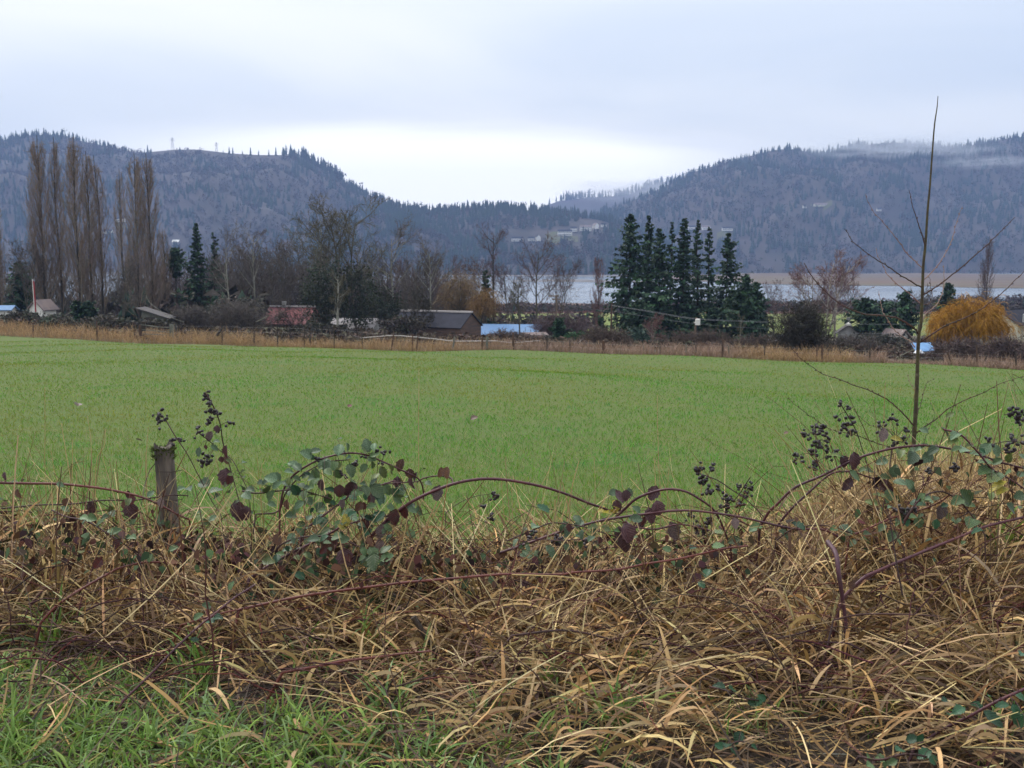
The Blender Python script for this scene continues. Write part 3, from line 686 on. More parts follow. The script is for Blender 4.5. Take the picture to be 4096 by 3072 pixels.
building('farmhouse', (b.x, b.y, zb), 7.8, 6.5, top_z(291, 322, 172) - zb, top_z(291, 307.6, 172) - zb, math.radians(-12), M['barnwall'], M['roof_red'], 'farm building with a faded red metal roof behind bare bushes', 'farmhouse', chim=-1.5, ridge_cap=M['roof_pale'])
b = pos(341, 158); zb = top_z(341, 330, 158)
building('shed', (b.x, b.y, zb), 2.4, 4.0, top_z(341, 323.5, 158) - zb, top_z(341, 319, 158) - zb, 0, M['greywall'], M['roof_pale'], 'smaller white roofed shed beside the pale birch trunk', 'shed', 'white roofed sheds')
b = pos(364, 156); zb = top_z(364, 331, 156)
building('shed', (b.x, b.y, zb), 3.6, 5.0, top_z(364, 327.5, 156) - zb, top_z(364, 319.4, 156) - zb, math.radians(-9), M['greywall'], M['roof_pale'], 'larger white roofed shed with streaky tin between tree and barn', 'shed', 'white roofed sheds')
b = pos(155, 138); zb = top_z(155, 326, 138)
# tumbledown shed with one sloping roof
e = empty('shed', (b.x, b.y, zb), 'tumbledown grey shed with a sloping dark tin roof near the gate', 'shed')
h1, h2 = top_z(147, 308, 138) - zb, top_z(168, 317, 138) - zb
MB().add([(-1.6, -1.4, -.3), (1.6, -1.4, -.3), (1.6, 1.4, -.3), (-1.6, 1.4, -.3), (-1.6, -1.4, h1 - .25), (1.6, -1.4, h2 + .15), (1.6, 1.4, h2 + .15), (-1.6, 1.4, h1 - .25)],
         [(0, 1, 5, 4), (1, 2, 6, 5), (2, 3, 7, 6), (3, 0, 4, 7), (4, 5, 6, 7)]).build('wall', M['wood_grey'], e)
MB().add([(-2.3, -1.9, h1), (2.3, -1.9, h2 - .2), (2.3, 1.9, h2 - .2), (-2.3, 1.9, h1), (-2.3, -1.9, h1 + .12), (2.3, -1.9, h2 - .08), (2.3, 1.9, h2 - .08), (-2.3, 1.9, h1 + .12)],
         [(0, 1, 2, 3), (4, 5, 6, 7), (0, 1, 5, 4), (1, 2, 6, 5), (2, 3, 7, 6), (3, 0, 4, 7)]).build('roof', M['roof_dark'], e)
for i in range(9): MB().box(-1.6 + .36 * i, -1.46, -.2, -1.6 + .36 * i + .31, -1.415, h1 - .5 - (h1 - h2) * i / 9).build('board', M['wood_grey'], e)
MB().box(-1.1, -1.5, 0, 0.2, -1.47, 1.3).build('door', M['wood_dark'], e)
b = pos(40, 150); zb = top_z(40, 314, 150)
building('outbuilding', (b.x, b.y, zb), 3.2, 2.2, top_z(40, 308, 150) - zb, top_z(40, 300.5, 150) - zb, math.radians(80), M['white'], M['roof_brown'], 'small cream gabled outbuilding behind the red and white pole', 'shed', gable_win=())
b = pos(0, 150); zb = top_z(0, 313, 150)
building('outbuilding', (b.x, b.y, zb), 3.0, 2.4, top_z(0, 309.5, 150) - zb, top_z(0, 306.4, 150) - zb, 0.1, M['white'], M['roof_blue'], 'blue and white roof corner at the left edge behind the thicket', 'shed')
# white house on the right
b = pos(1016, 185); zb = top_z(1016, 334, 185)
he, hr = top_z(1016, 322.5, 185) - zb, top_z(1010, 311, 185) - zb
wh = building('white_house', (b.x, b.y, zb), 9.5, 6.4, he, hr, math.radians(38), M['cream'], M['roof_grey'], 'cream house with dark grey roof and a dormer behind the orange willow', 'house', wins=((-2.2, 2.6, 1.0, 1.3), (0.6, 2.5, 0.7, 1.2), (2.6, 2.5, 0.9, 1.2), (1.2, .6, 2.4, 1.2)))
m_ = MB(); m_.add([(-4.75 - .012, -3.2, he + .01), (-4.75 - .012, 3.2, he + .01), (-4.75 - .012, 0, hr - .02)], [(0, 1, 2)])
dm = MB().add([(-.2, -3.0, he + .2), (2.0, -3.0, he + .2), (.9, -3.0, he + 1.25), (-.2, -.8, he + .2), (2.0, -.8, he + .2), (.9, -.8, he + 1.25)], [(0, 1, 2), (0, 3, 5, 2), (1, 4, 5, 2), (0, 1, 4, 3)]).build('dormer', M['white'], wh)
MB().add([(-.55, -3.2, he + .1), (.9, -3.2, he + 1.45), (2.35, -3.2, he + .1), (-.55, -.4, he + .1), (.9, -.4, he + 1.45), (2.35, -.4, he + .1), (-.55, -3.2, he + .2), (.9, -3.2, he + 1.57), (2.35, -3.2, he + .2), (-.55, -.4, he + .2), (.9, -.4, he + 1.57), (2.35, -.4, he + .2)],
         [(0, 1, 7, 6), (1, 2, 8, 7), (6, 7, 10, 9), (7, 8, 11, 10), (0, 1, 4, 3), (1, 2, 5, 4)]).build('dormer_roof', M['roof_grey'], dm)
MB().box(-4.5, -5.0, 1.9, 4.6, -3.23, 2.05).build('porch_roof', M['roof_grey'], wh)
for i in range(4): MB().box(-4.3 + 2.9 * i, -4.9, -.6, -4.16 + 2.9 * i, -4.76, 1.9).build('porch_post', M['white'], wh)
# two gables half hidden in the scrub
b = pos(851, 152); zb = top_z(851, 339, 152)
building('cottage', (b.x, b.y, zb), 5.0, 3.0, top_z(851, 332, 152) - zb, top_z(851, 325, 152) - zb, math.radians(72), M['greywall'], M['roof_dark'], 'grey cottage gable with white barge boards below the pines', 'cottage', chim=1.2, gable_win=((0, 1.4, .7, .9),), ridge_cap=M['white'])
b = pos(899, 146); zb = top_z(899, 342, 146)
building('cottage', (b.x, b.y, zb), 3.0, 1.9, top_z(899, 335.5, 146) - zb, top_z(899, 330, 146) - zb, math.radians(-62), M['greywall'], M['roof_brown'], 'pale grey gabled shed half hidden beside the sapling trunk', 'shed', gable_win=((0, 1.0, .6, .7),))
# leaning grey rails beside the blue roofed shed
b = pos(551, 140); zb = top_z(551, 341, 140); e = empty('rail_fence', (b.x, b.y, zb), 'grey slanting rails between the blue roofed shed and the green bushes', 'fence')
def rp(px, py, d=0): v = Vector(at(px, py, 140 + d)); return v - Vector((b.x, b.y, zb))
for a_, c_ in (((541, 333.5), (566, 341)), ((542, 336), (566, 343)), ((543, 338.5), (564, 344.5))): MB().bar(rp(*a_), rp(*c_), .07, .14).build('rail', M['wood_grey'], e)
for px_, y0_ in ((543, 333), (550, 335.5), (558, 338), (565, 340)): MB().bar(rp(px_, 346, .12), rp(px_, y0_, .12), .12).build('fence_post', M['wood_grey'], e)
# blue tarpaulin shelter on the right
b = pos(926, 105); zb = top_z(926, 354, 105)
e = empty('tarp_shelter', (b.x, b.y, zb), 'blue tarpaulin stretched over a frame behind the brown grass', 'tarpaulin shelter')
hT, hB = top_z(926, 342.6, 105) - zb, top_z(926, 350, 105) - zb
g = MB(); nx, ny = 12, 6; V = []; 
for j in range(ny + 1):
    for i in range(nx + 1):
        u, v = i / nx, j / ny; V.append((-1.05 + 2.15 * u - .12 * (1 - v) * 0, -.9 + 1.3 * v, hB + (hT - hB) * v - .05 * math.sin(math.pi * u) - .02 * math.sin(9 * u) * math.sin(7 * v)))
g.add(V, [(j * (nx + 1) + i, j * (nx + 1) + i + 1, (j + 1) * (nx + 1) + i + 1, (j + 1) * (nx + 1) + i) for j in range(ny) for i in range(nx)])
g.add([(v[0], v[1], v[2] - .015) for v in V], [(j * (nx + 1) + i, (j + 1) * (nx + 1) + i, (j + 1) * (nx + 1) + i + 1, j * (nx + 1) + i + 1) for j in range(ny) for i in range(nx)])
g.build('tarpaulin', M['tarp'], e)
for x_, y_, z_ in ((-1.03, -.88, hB), (1.08, -.88, hB), (-1.03, .38, hT), (1.08, .38, hT)): MB().bar((x_, y_, -.2), (x_, y_, z_ - .02), .07).build('pole', M['wood_dark'], e)
b = pos(924, 103); zb = top_z(924, 353, 103)
V = []; n = 9
for j in range(n):
    for i in range(n):
        u, v = i / (n - 1), j / (n - 1); V.append((-.55 + 1.1 * u, -.3 + .6 * v, max(0, .42 * math.sin(math.pi * min(1, u * 1.2)) ** .7 * math.sin(math.pi * v) ** .5 + .05 * math.sin(17 * u + 5 * v))))
o_ = obj('white_sheet', mesh('white_sheet', np.array(V), [(j * n + i, j * n + i + 1, (j + 1) * n + i + 1, (j + 1) * n + i) for j in range(n - 1) for i in range(n - 1)], M['cloth'], smooth=True), loc=(b.x, b.y, zb - .02))
tag(o_, 'crumpled white sheet lying in front of the blue tarpaulin', 'sheet')

# ---- vehicles seen over the brown grass
def car(px, Y, yroof, L, label, name='parked_van', rz=0.0, mat='carwhite', hgt=1.75):
    b = pos(px, Y); z = top_z(px, yroof, Y) - hgt
    e = empty(name, (b.x, b.y, z), label, 'van' if 'van' in name else 'car', None, rz); x = L / 2; h = hgt
    prof = [(-x, .35), (-x, .95), (-x + .15, 1.0), (-x * .45, 1.05), (-x * .25, h * .95), (-x * .1, h), (x * .85, h), (x * .97, h * .92), (x, 1.0), (x, .35)]
    V = [(p[0], s * (.85 if p[1] <= 1.1 else .74), p[1]) for s in (-1, 1) for p in prof]; n = len(prof)
    MB().add(V, [tuple(range(n)), tuple(range(2 * n - 1, n - 1, -1))] + [(i, n + i, n + (i + 1) % n, (i + 1) % n) for i in range(n)]).build('body', M[mat], e)
    for s in (-1, 1):
        for a, c in ((-x * .17, x * .22), (x * .27, x * .56), (x * .61, x * .86)):
            MB().add([(a, s * .862, 1.08), (c, s * .862, 1.08), (c, s * .762, h * .93), (a + .06, s * .762, h * .93), (a, s * .83, 1.08), (c, s * .83, 1.08), (c, s * .73, h * .93), (a + .06, s * .73, h * .93)],
                     [(0, 1, 2, 3), (0, 1, 5, 4), (1, 2, 6, 5), (2, 3, 7, 6), (3, 0, 4, 7)]).build('window', M['pane'], e)
        for wx in (-x * .6, x * .6):
            MB().tube([(wx, s * .70, .33), (wx, s * .87, .33)], [.33, .33], 14).build('wheel', M['tyre'], e)
    MB().box(-x - .03, -.7, .75, -x + .02, -.45, .9).build('headlight', M['pane'], e); MB().box(-x - .03, .45, .75, -x + .02, .7, .9).build('headlight', M['pane'], e)
    return e
car(577, 128, 341.2, 2.9, 'white van parked by the green bushes, only its roof and windows showing')
car(672, 172, 336, 3.9, 'white car under the conifers, left of the utility pole with a box', 'parked_car', hgt=1.5)
car(684, 178, 336, 4.0, 'white car under the conifers in the middle of three', 'parked_car', hgt=1.5)
car(700, 175, 336.3, 4.2, 'white car under the conifers just right of the utility pole with a box', 'parked_car', hgt=1.5)
car(777, 150, 334.4, 4.0, 'white van behind the round bare bush, further left of two vehicles', 'parked_van', hgt=1.9)
car(788, 156, 335.0, 3.6, 'white car half behind the round bare bush', 'parked_car', hgt=1.5)
# ================================================================ TREES
def plen(P): return np.linalg.norm(np.diff(P, axis=1), axis=2).sum(1)
def grow(P, n, tr=(.25, 1.), ang=(30, 55), ln=(.4, .6), taper=0.4, K=4, up=0.1, wig=0.12, flat_=0.0):
    """child branches off every line in P"""
    idx = np.repeat(np.arange(len(P)), n); m = len(idx); Kp = P.shape[1]
    t = tr[0] + (tr[1] - tr[0]) * (np.tile(np.arange(n), len(P)) + rng.random(m)) / n
    f = t * (Kp - 1) * 0.999; i = f.astype(int); fr = (f - i)[:, None]
    p = P[idx, i] * (1 - fr) + P[idx, i + 1] * fr; tan = norm(P[idx, i + 1] - P[idx, i])
    v = rng.normal(size=(m, 3)); v[:, 2] *= (1 - flat_); v -= (v * tan).sum(1, keepdims=True) * tan; v = norm(v)
    a = np.radians(rng.uniform(*ang, m))[:, None]; d = tan * np.cos(a) + v * np.sin(a)
    L = plen(P)[idx] * rng.uniform(*ln, m) * (1 - taper * t)
    out = [p]
    for k in range(K - 1):
        d = norm(d + np.array([0, 0, up]) + wig * rng.normal(size=(m, 3))); p = p + d * (L / (K - 1))[:, None]; out.append(p)
    return np.stack(out, 1), t
def lin(a, b, n, K): return np.asarray(a, float).reshape(-1, 1) * np.ones((n, 1)) * (1 - np.linspace(0, 1, K))[None] + np.asarray(b, float).reshape(-1, 1) * np.linspace(0, 1, K)[None]
def line_mass(levels, w, cols, jit=0.18):
    """levels: list of (P, r0, r1, sides or 0 for strips)"""
    m = Mass()
    for P, r0, r1, sd_ in levels:
        n, K, _ = P.shape
        if sd_: V, Fc = tubes(P, lin(r0, r1, n, K), sd_); Fc = np.concatenate([Fc[:, :3], Fc[:, [0, 2, 3]]]); per = K * sd_
        else: V, Fc = ribbons(P, lin(r0 * 2, r1 * 2, n, K)); per = K * 2
        m.add(V, Fc, np.repeat(palette(n, cols, jit), per, 0))
    return m
def stem(pts, K=9):
    return spline(pts, K)[None]

def proto_bare(seed, spread=1.0, fine=1.0, stems=1, low=.3, cols=None, droop=0.0):
    """leafless broad tree, 1 unit high"""
    global rng; sv = rng; rng = np.random.default_rng(seed)
    T = []
    for k in range(stems):
        a = rng.uniform(0, 6.28); s = .0 if stems == 1 else rng.uniform(.04, .16)
        T.append(spline([(0.01 * k, 0, 0), (s * .5 * math.cos(a) + rng.normal(0, .012), s * .5 * math.sin(a), .3), (s * math.cos(a) + rng.normal(0, .02), s * math.sin(a), .6), (s * 1.5 * math.cos(a) + rng.normal(0, .03), s * 1.5 * math.sin(a), rng.uniform(.82, .95))], 9))
    T = np.array(T)
    L1, _ = grow(T, int(13 / stems ** .5), (low, .98), (28, 58), (.36 * spread, .60 * spread), .45, 6, .10, .10)
    L2, _ = grow(L1, 7, (.2, 1), (25, 60), (.38, .62), .35, 5, .07 - droop, .14)
    L3, _ = grow(L2, int((5 if seed != 36 else 6) * fine), (.15, 1), (25, 60), (.40, .70), .3, 4, .05 - droop, .16)
    L4, _ = grow(L3, int((4 if seed != 36 else 5) * fine), (.1, 1), (20, 60), (.45, .8), .2, 3, .03 - droop * 2, .2)
    rng = sv
    return T, L1, L2, L3, L4
def tree_from(name, levels, h, bark, tcols, loc, label, group=None, rz=0.0, cat='tree', tw=1.0, sx=1.0):
    T, L1, L2, L3, L4 = [l * np.array([h * sx, h * sx, h]) for l in levels]
    e = empty(name, loc, label, cat, group, rz)
    r = 0.011 * h * tw
    V1, F1 = tubes(T, lin(r * (1 if len(T) == 1 else .6), r * .25, len(T), T.shape[1]), 7); V2, F2 = tubes(L1, lin(r * .34, r * .10, len(L1), L1.shape[1]), 4)
    obj('trunk', mesh('trunk', np.concatenate([V1, V2]), np.concatenate([F1, F2 + len(V1)]), bark, smooth=True), e)
    m = line_mass([(L2, r * .12, r * .05, 3), (L3, .022 * tw, .014 * tw, 0), (L4, .019 * tw, 0, 0)], 1, tcols)
    obj('crown', m.me('crown', M['twig']), e); return e
PB = {k: proto_bare(*a) for k, a in dict(A=(31, 1.0), B=(32, .85), C=(33, 1.15), D=(34, 1.0, 1.0, 3, .2), E=(35, .6, 1.0), F=(36, 1.25, 1.2, 2, .2)).items()}
TW_GREY = [(.105, .088, .078), (.085, .075, .065), (.12, .10, .088)]
TW_PURP = [(.105, .072, .078), (.085, .062, .068), (.12, .085, .085)]
TW_RED = [(.165, .092, .085), (.135, .080, .078), (.185, .110, .10)]
TW_DARK = [(.048, .042, .036), (.06, .052, .042), (.045, .045, .034)]
TW_OLIVE = [(.095, .088, .052), (.08, .075, .048), (.11, .095, .06)]
TW_BRN = [(.195, .152, .125), (.165, .135, .115), (.225, .160, .118), (.16, .138, .112)]
_seen = {}
def bare(px, Y, ytop, kind, label, group=None, bark='bark', cols=TW_GREY, rz=None, sx=1.0, tw=1.0, ybase=None, name='bare_tree'):
    b = pos(px, Y); 
    if ybase: b.z = min(b.z, top_z(px, ybase, Y))
    h = top_z(px, ytop, Y) - b.z
    rz = rng.uniform(0, 6.28) if rz is None else rz
    key = (kind, bark, id(cols), tw, name)
    if key in _seen:
        src, h0 = _seen[key]; c = copy_tree(src); c.location = b; c.rotation_euler = (0, 0, rz); s = h / h0; c.scale = (s * sx, s * sx, s); c['label'] = label
        if group: c['group'] = group
        elif 'group' in c: del c['group']
        return c
    e = tree_from(name, PB[kind], h, M[bark], cols, b, label, group, rz, tw=tw); _seen[key] = (e, h); e.scale = (sx, sx, 1); return e

# ---- Lombardy poplars
def poplar(px, Y, ytop, wpx, label, group='tall bare poplars on the left', seed=0, cols=TW_BRN, dens=1.0, ybase=None):
    global rng; sv = rng; rng = np.random.default_rng(900 + seed)
    b = pos(px, Y)
    if ybase: b.z = min(b.z, top_z(px, ybase, Y))
    h = top_z(px, ytop, Y) - b.z; wd = 1.2 * wpx / F * Y
    e = empty('poplar_tree', b, label, 'tree', group)
    T = stem([(0, 0, 0), (rng.normal(0, .15), rng.normal(0, .15), h * .3), (rng.normal(0, .25), 0, h * .65), (rng.normal(0, .2), 0, h)], 12)
    k = wd / h
    L1, t = grow(T, int(80 * dens), (.012, .90), (16, 34), (.22, .36), .55, 6, .20, .04)
    L1[..., 2] = np.minimum(L1[..., 2], h * (.90 + .08 * rng.random((len(L1), 1))))
    # keep the column narrow: pull the branches in to the measured width
    off = L1 - np.array([0, 0, 1.]) * L1[..., 2:3]; ctr = np.stack([np.interp(L1[..., 2], T[0, :, 2], T[0, :, 0]), np.interp(L1[..., 2], T[0, :, 2], T[0, :, 1])], -1)
    rel = np.clip(L1[..., 2] / h, 0, 1); maxr = wd * .5 * np.clip(np.interp(rel, [0, .12, .35, .7, 1], [.85, 1.05, 1.15, .85, .22]), .05, 1)
    o2 = L1[..., :2] - ctr; ln_ = np.linalg.norm(o2, axis=-1, keepdims=True); f = maxr[..., None] / np.maximum(ln_, 1e-6); L1[..., :2] = ctr + o2 * np.minimum(1, f) * 1.0
    L2, _ = grow(L1, 10, (.1, 1), (10, 34), (.22, .42), .3, 4, .16, .06)
    L3, _ = grow(L2, 4, (.05, 1), (12, 40), (.35, .75), .2, 3, .12, .09)
    for q in (L2, L3): q[..., 2] = np.minimum(q[..., 2], h * (.93 + .07 * rng.random((len(q), 1))))
    r = .0085 * h
    V1, F1 = tubes(T, lin(r, r * .15, 1, 12), 7); V2, F2 = tubes(L1, lin(r * .25, r * .06, len(L1), 6), 3)
    obj('trunk', mesh('trunk', np.concatenate([V1]), F1, M['bark_dark'], smooth=True), e)
    m = line_mass([(L1, r * .25, r * .06, 3), (L2, .028, .014, 0), (L3, .022, 0, 0)], 1, cols)
    obj('crown', m.me('crown', M['twig']), e); rng = sv; return e
poplar(-2, 165, 200, 12, 'bare poplar cut by the left edge of the view', seed=1, ybase=313)
poplar(43, 160, 135, 25, 'widest bare poplar, leftmost of the tall ones', seed=2, ybase=312, dens=1.5)
poplar(60, 163, 137, 13, 'slim bare poplar right beside the widest one', seed=3, ybase=312, dens=.8)
poplar(79, 158, 134, 22, 'tallest pointed bare poplar of the middle group', seed=4, ybase=313, dens=1.3)
poplar(91, 161, 151, 16, 'bare poplar on the right shoulder of the tallest one', seed=5, ybase=313)
poplar(100, 166, 155, 15, 'thinner bare poplar at the right of the middle group', seed=6, ybase=313, dens=.8)
poplar(123, 205, 168, 11, 'faint distant poplar between the middle and right groups', seed=7, ybase=305, dens=.7)
poplar(137, 158, 152, 20, 'bare poplar, left one of the right pair', seed=8, ybase=315, dens=1.1)
poplar(152, 160, 153, 19, 'bare poplar with a leaning dark stem, right one of the right pair', seed=9, ybase=315, dens=1.1)
poplar(164, 170, 228, 13, 'short poplar crown tucked right of the right pair', seed=10, ybase=314, dens=.7)
poplar(598, 185, 254, 27, 'reddish slim poplar standing against the lake', 'slim poplars by the lake', seed=11, cols=TW_RED, ybase=325, dens=.75)
poplar(988, 260, 236, 40, 'tall faint poplar behind the orange willow', 'slim poplars by the lake', seed=12, cols=TW_PURP, ybase=312, dens=1.0)

# ---- conifers
def proto_conifer(seed, h, rad, base=.06, n=110, droop=.28, narrow=.85, gap=0.0, pine=False, cols=None):
    global rng; sv = rng; rng = np.random.default_rng(seed)
    T = stem([(0, 0, 0), (rng.normal(0, .08), rng.normal(0, .08), h * .4), (rng.normal(0, .1), rng.normal(0, .1), h * .75), (0, 0, h)], 10)
    z = base + (1 - base) * (np.linspace(0, 1, n) ** .92); z = np.clip(z + rng.normal(0, .008, n), base, .995)
    a = np.arange(n) * 2.399 + rng.normal(0, .35, n)
    side = 1 + .22 * np.sin(a * 1 + rng.uniform(0, 6)) + .15 * np.sin(a * 2 + z * 14)
    if pine: rr = rad * np.sin(np.pi * np.clip((z - base) / (1 - base), 0, 1) ** .8) ** .6 + .2
    else: rr = rad * 1.42 * (1 - z) ** (narrow * 1.12) + .08
    L = rr * np.clip(rng.normal(.85, .24, n), .35, 1.4) * side
    keep = rng.random(n) > gap; z, a, L = z[keep], a[keep], L[keep]; n = len(z)
    K = 6; s = np.linspace(0, 1, K)
    x0 = np.interp(z * h, T[0, :, 2], T[0, :, 0]); y0 = np.interp(z * h, T[0, :, 2], T[0, :, 1])
    P = np.empty((n, K, 3)); aw = a[:, None] + .12 * rng.normal(size=(n, K)).cumsum(1)
    P[..., 0] = x0[:, None] + L[:, None] * s * np.cos(aw); P[..., 1] = y0[:, None] + L[:, None] * s * np.sin(aw)
    dr = droop * (1 - z)[:, None] + .05
    P[..., 2] = z[:, None] * h + L[:, None] * (.22 * s * (.4 + z[:, None]) - dr * s ** 1.6 + .12 * s ** 4)
    # needle sprays hang off both sides of each bough
    ns = 20; tt = rng.uniform(.06, 1.0, (n, ns)); f = tt * (K - 1) * .999; i = f.astype(int); fr = (f - i)[..., None]
    q = np.take_along_axis(P, i[..., None].repeat(3, -1), 1) * (1 - fr) + np.take_along_axis(P, (i + 1)[..., None].repeat(3, -1), 1) * fr
    bd_ = norm(P[:, -1] - P[:, 0])[:, None, :]; sd_ = np.stack([-np.sin(a), np.cos(a), np.zeros(n)], -1)[:, None, :]
    sg = np.where(rng.random((n, ns)) < .5, -1., 1.)[..., None]
    d = norm(bd_ * rng.uniform(.25, 1.0, (n, ns, 1)) + sd_ * sg * rng.uniform(.2, .9, (n, ns, 1)) + np.array([0, 0, -1.]) * rng.uniform(.05, .9, (n, ns, 1)) + .2 * rng.normal(size=(n, ns, 3)))
    ll = (rng.uniform(.35, .95, (n, ns)) * (.45 + .5 * np.minimum(L[:, None], 3) / 2.0) * (1.15 - .5 * tt))[..., None]
    B = np.stack([q, q + d * ll * .55 + np.array([0, 0, -.03]), q + d * ll + np.array([0, 0, -.14]) * ll], 2).reshape(-1, 3, 3)
    wd = np.array([.16, .42, 0])[None] * (.55 + .65 * ll.reshape(-1, 1))
    V, Fc = ribbons(B, wd, norm(np.array([0, 0, 1.]) + .55 * rng.normal(size=(len(B), 1, 3))))
    cols = cols or [(.024, .056, .030), (.034, .070, .034), (.017, .040, .025), (.046, .078, .046)]
    C = np.repeat(palette(n, cols, .26), ns * 6, 0) * np.repeat(np.exp(rng.normal(0, .2, n * ns)), 6)[:, None]
    mm = Mass(); mm.add(V, Fc, np.clip(C, 0, 1))
    Vb, Fb = tubes(P, lin(.045, .012, n, K), 3); rad0 = .012 * h + .03
    Vt, Ft = tubes(T, lin(rad0, .02, 1, 10), 8)
    rng = sv
    return mesh('trunk', np.concatenate([Vt, Vb]), np.concatenate([Ft, Fb + len(Vt)]), M['bark_dark'], smooth=True), mm.me('crown', M['needle'])
_con = {}
def conifer(px, Y, ytop, rpx, label, seed, group=None, base=.06, n=120, ybase=None, name='conifer_tree', **k):
    b = pos(px, Y)
    if ybase: b.z = min(b.z, top_z(px, ybase, Y))
    h = top_z(px, ytop, Y) - b.z; rad = rpx / F * Y
    t, c = proto_conifer(seed, h, rad, base, n, **k)
    e = empty(name, b, label, 'tree', group, rz=0); obj('trunk', t, e); obj('crown', c, e); return e
CG = 'tall dark conifers in front of the lake'
conifer(630, 160, 214, 30, 'widest tall conifer at the left end of the dark group, boughs sweeping left', 1, CG, .05, 190, 336, droop=.42, narrow=.72)
conifer(648, 162, 215, 21, 'tall conifer close behind the widest one, with a forked top', 2, CG, .05, 150, 336, droop=.36)
conifer(659, 156, 228, 19, 'lower broad topped conifer at the right of the left clump', 3, CG, .05, 150, 336, droop=.32, narrow=.6)
conifer(671, 172, 222, 15, 'thin airy conifer in the gap of the dark group', 4, CG, .30, 90, 334, gap=.35)
conifer(684, 160, 218, 16, 'narrow spire conifer rising highest in the middle of the group', 5, CG, .22, 150, 336, droop=.4, narrow=.65)
conifer(698, 166, 220, 17, 'slender conifer with bare lower trunk right of the spire', 6, CG, .26, 110, 336, gap=.2, droop=.38)
conifer(709, 168, 227, 18, 'open conifer with thin trunk and sparse boughs', 7, CG, .30, 100, 336, gap=.3, droop=.4)
conifer(728, 160, 233, 24, 'conifer with long level boughs at the right of the tall group', 8, CG, .26, 120, 337, droop=.34, narrow=.7, gap=.1)
conifer(747, 150, 275, 23, 'shorter full conifer, left top of the low pair at the group end', 9, CG, .04, 150, 338, droop=.25, narrow=.65)
conifer(757, 153, 282, 17, 'shorter conifer, right top of the low pair at the group end', 10, CG, .04, 130, 338, droop=.25, narrow=.65)
conifer(640, 150, 300, 24, 'dark low conifer filling the foot of the left clump', 11, CG, .03, 120, 337, droop=.25, narrow=.55)
conifer(690, 158, 306, 26, 'dark low conifer filling the foot of the middle spires', 12, CG, .03, 120, 337, droop=.2, narrow=.5)
conifer(716, 156, 308, 22, 'dark low conifer under the open sparse boughs', 13, CG, .03, 110, 338, droop=.2, narrow=.5)
conifer(665, 158, 305, 20, 'low dark conifer behind the pink twiggy birches', 14, CG, .03, 110, 337, droop=.2, narrow=.5)
conifer(197.5, 168, 223, 15, 'tall dark conifer standing alone right of the poplars', 15, None, .04, 150, 318, droop=.3)
conifer(214, 176, 232, 13, 'ragged dark conifer just behind the lone tall one', 16, None, .12, 110, 316, gap=.3)
conifer(175, 172, 248, 10, 'small round topped pine on a bare trunk left of the lone conifer', 17, None, .62, 60, 316, name='pine_tree', pine=True, droop=.1)
conifer(949, 165, 283, 17, 'dark green conifer above the left part of the orange willow', 18, None, .05, 130, 330, narrow=.6)
PG = 'pines on the right'
conifer(868, 150, 298, 19, 'spreading pine with flat green layers, leftmost of the right pines', 19, PG, .18, 90, 340, name='pine_tree', pine=True, droop=.12)
conifer(886, 154, 301, 20, 'spreading pine behind the long low sapling branch', 20, PG, .15, 90, 341, name='pine_tree', pine=True, droop=.12)
conifer(909, 158, 291, 13, 'narrow dark pine just left of the sapling trunk', 21, PG, .1, 100, 341, name='pine_tree', pine=True, droop=.15)
conifer(559, 135, 318, 7, 'rounded blue green bush tree at the foot of the bare utility pole', 22, None, .02, 90, 339, name='evergreen_bush', pine=True, droop=.1)
conifer(602, 150, 318, 5, 'small slim dark conifer by the slim reddish poplar', 23, None, .03, 60, 336, narrow=.6)
conifer(74, 140, 301, 5, 'left one of two clipped dark columnar shrubs under the poplars', 24, 'clipped dark shrubs under the poplars', .02, 70, 316, name='columnar_shrub', narrow=.25, droop=.0)
conifer(85, 141, 302, 6, 'right one of two clipped dark columnar shrubs under the poplars', 25, 'clipped dark shrubs under the poplars', .02, 80, 316, name='columnar_shrub', narrow=.22, droop=.0)
conifer(18, 175, 262, 17, 'hazy blue green conifer behind the thicket at the far left', 26, None, .03, 130, 313, narrow=.5)
conifer(485, 172, 270, 9, 'dark narrow conifer behind the tan willow beside the barn', 27, None, .03, 90, 325, narrow=.6)

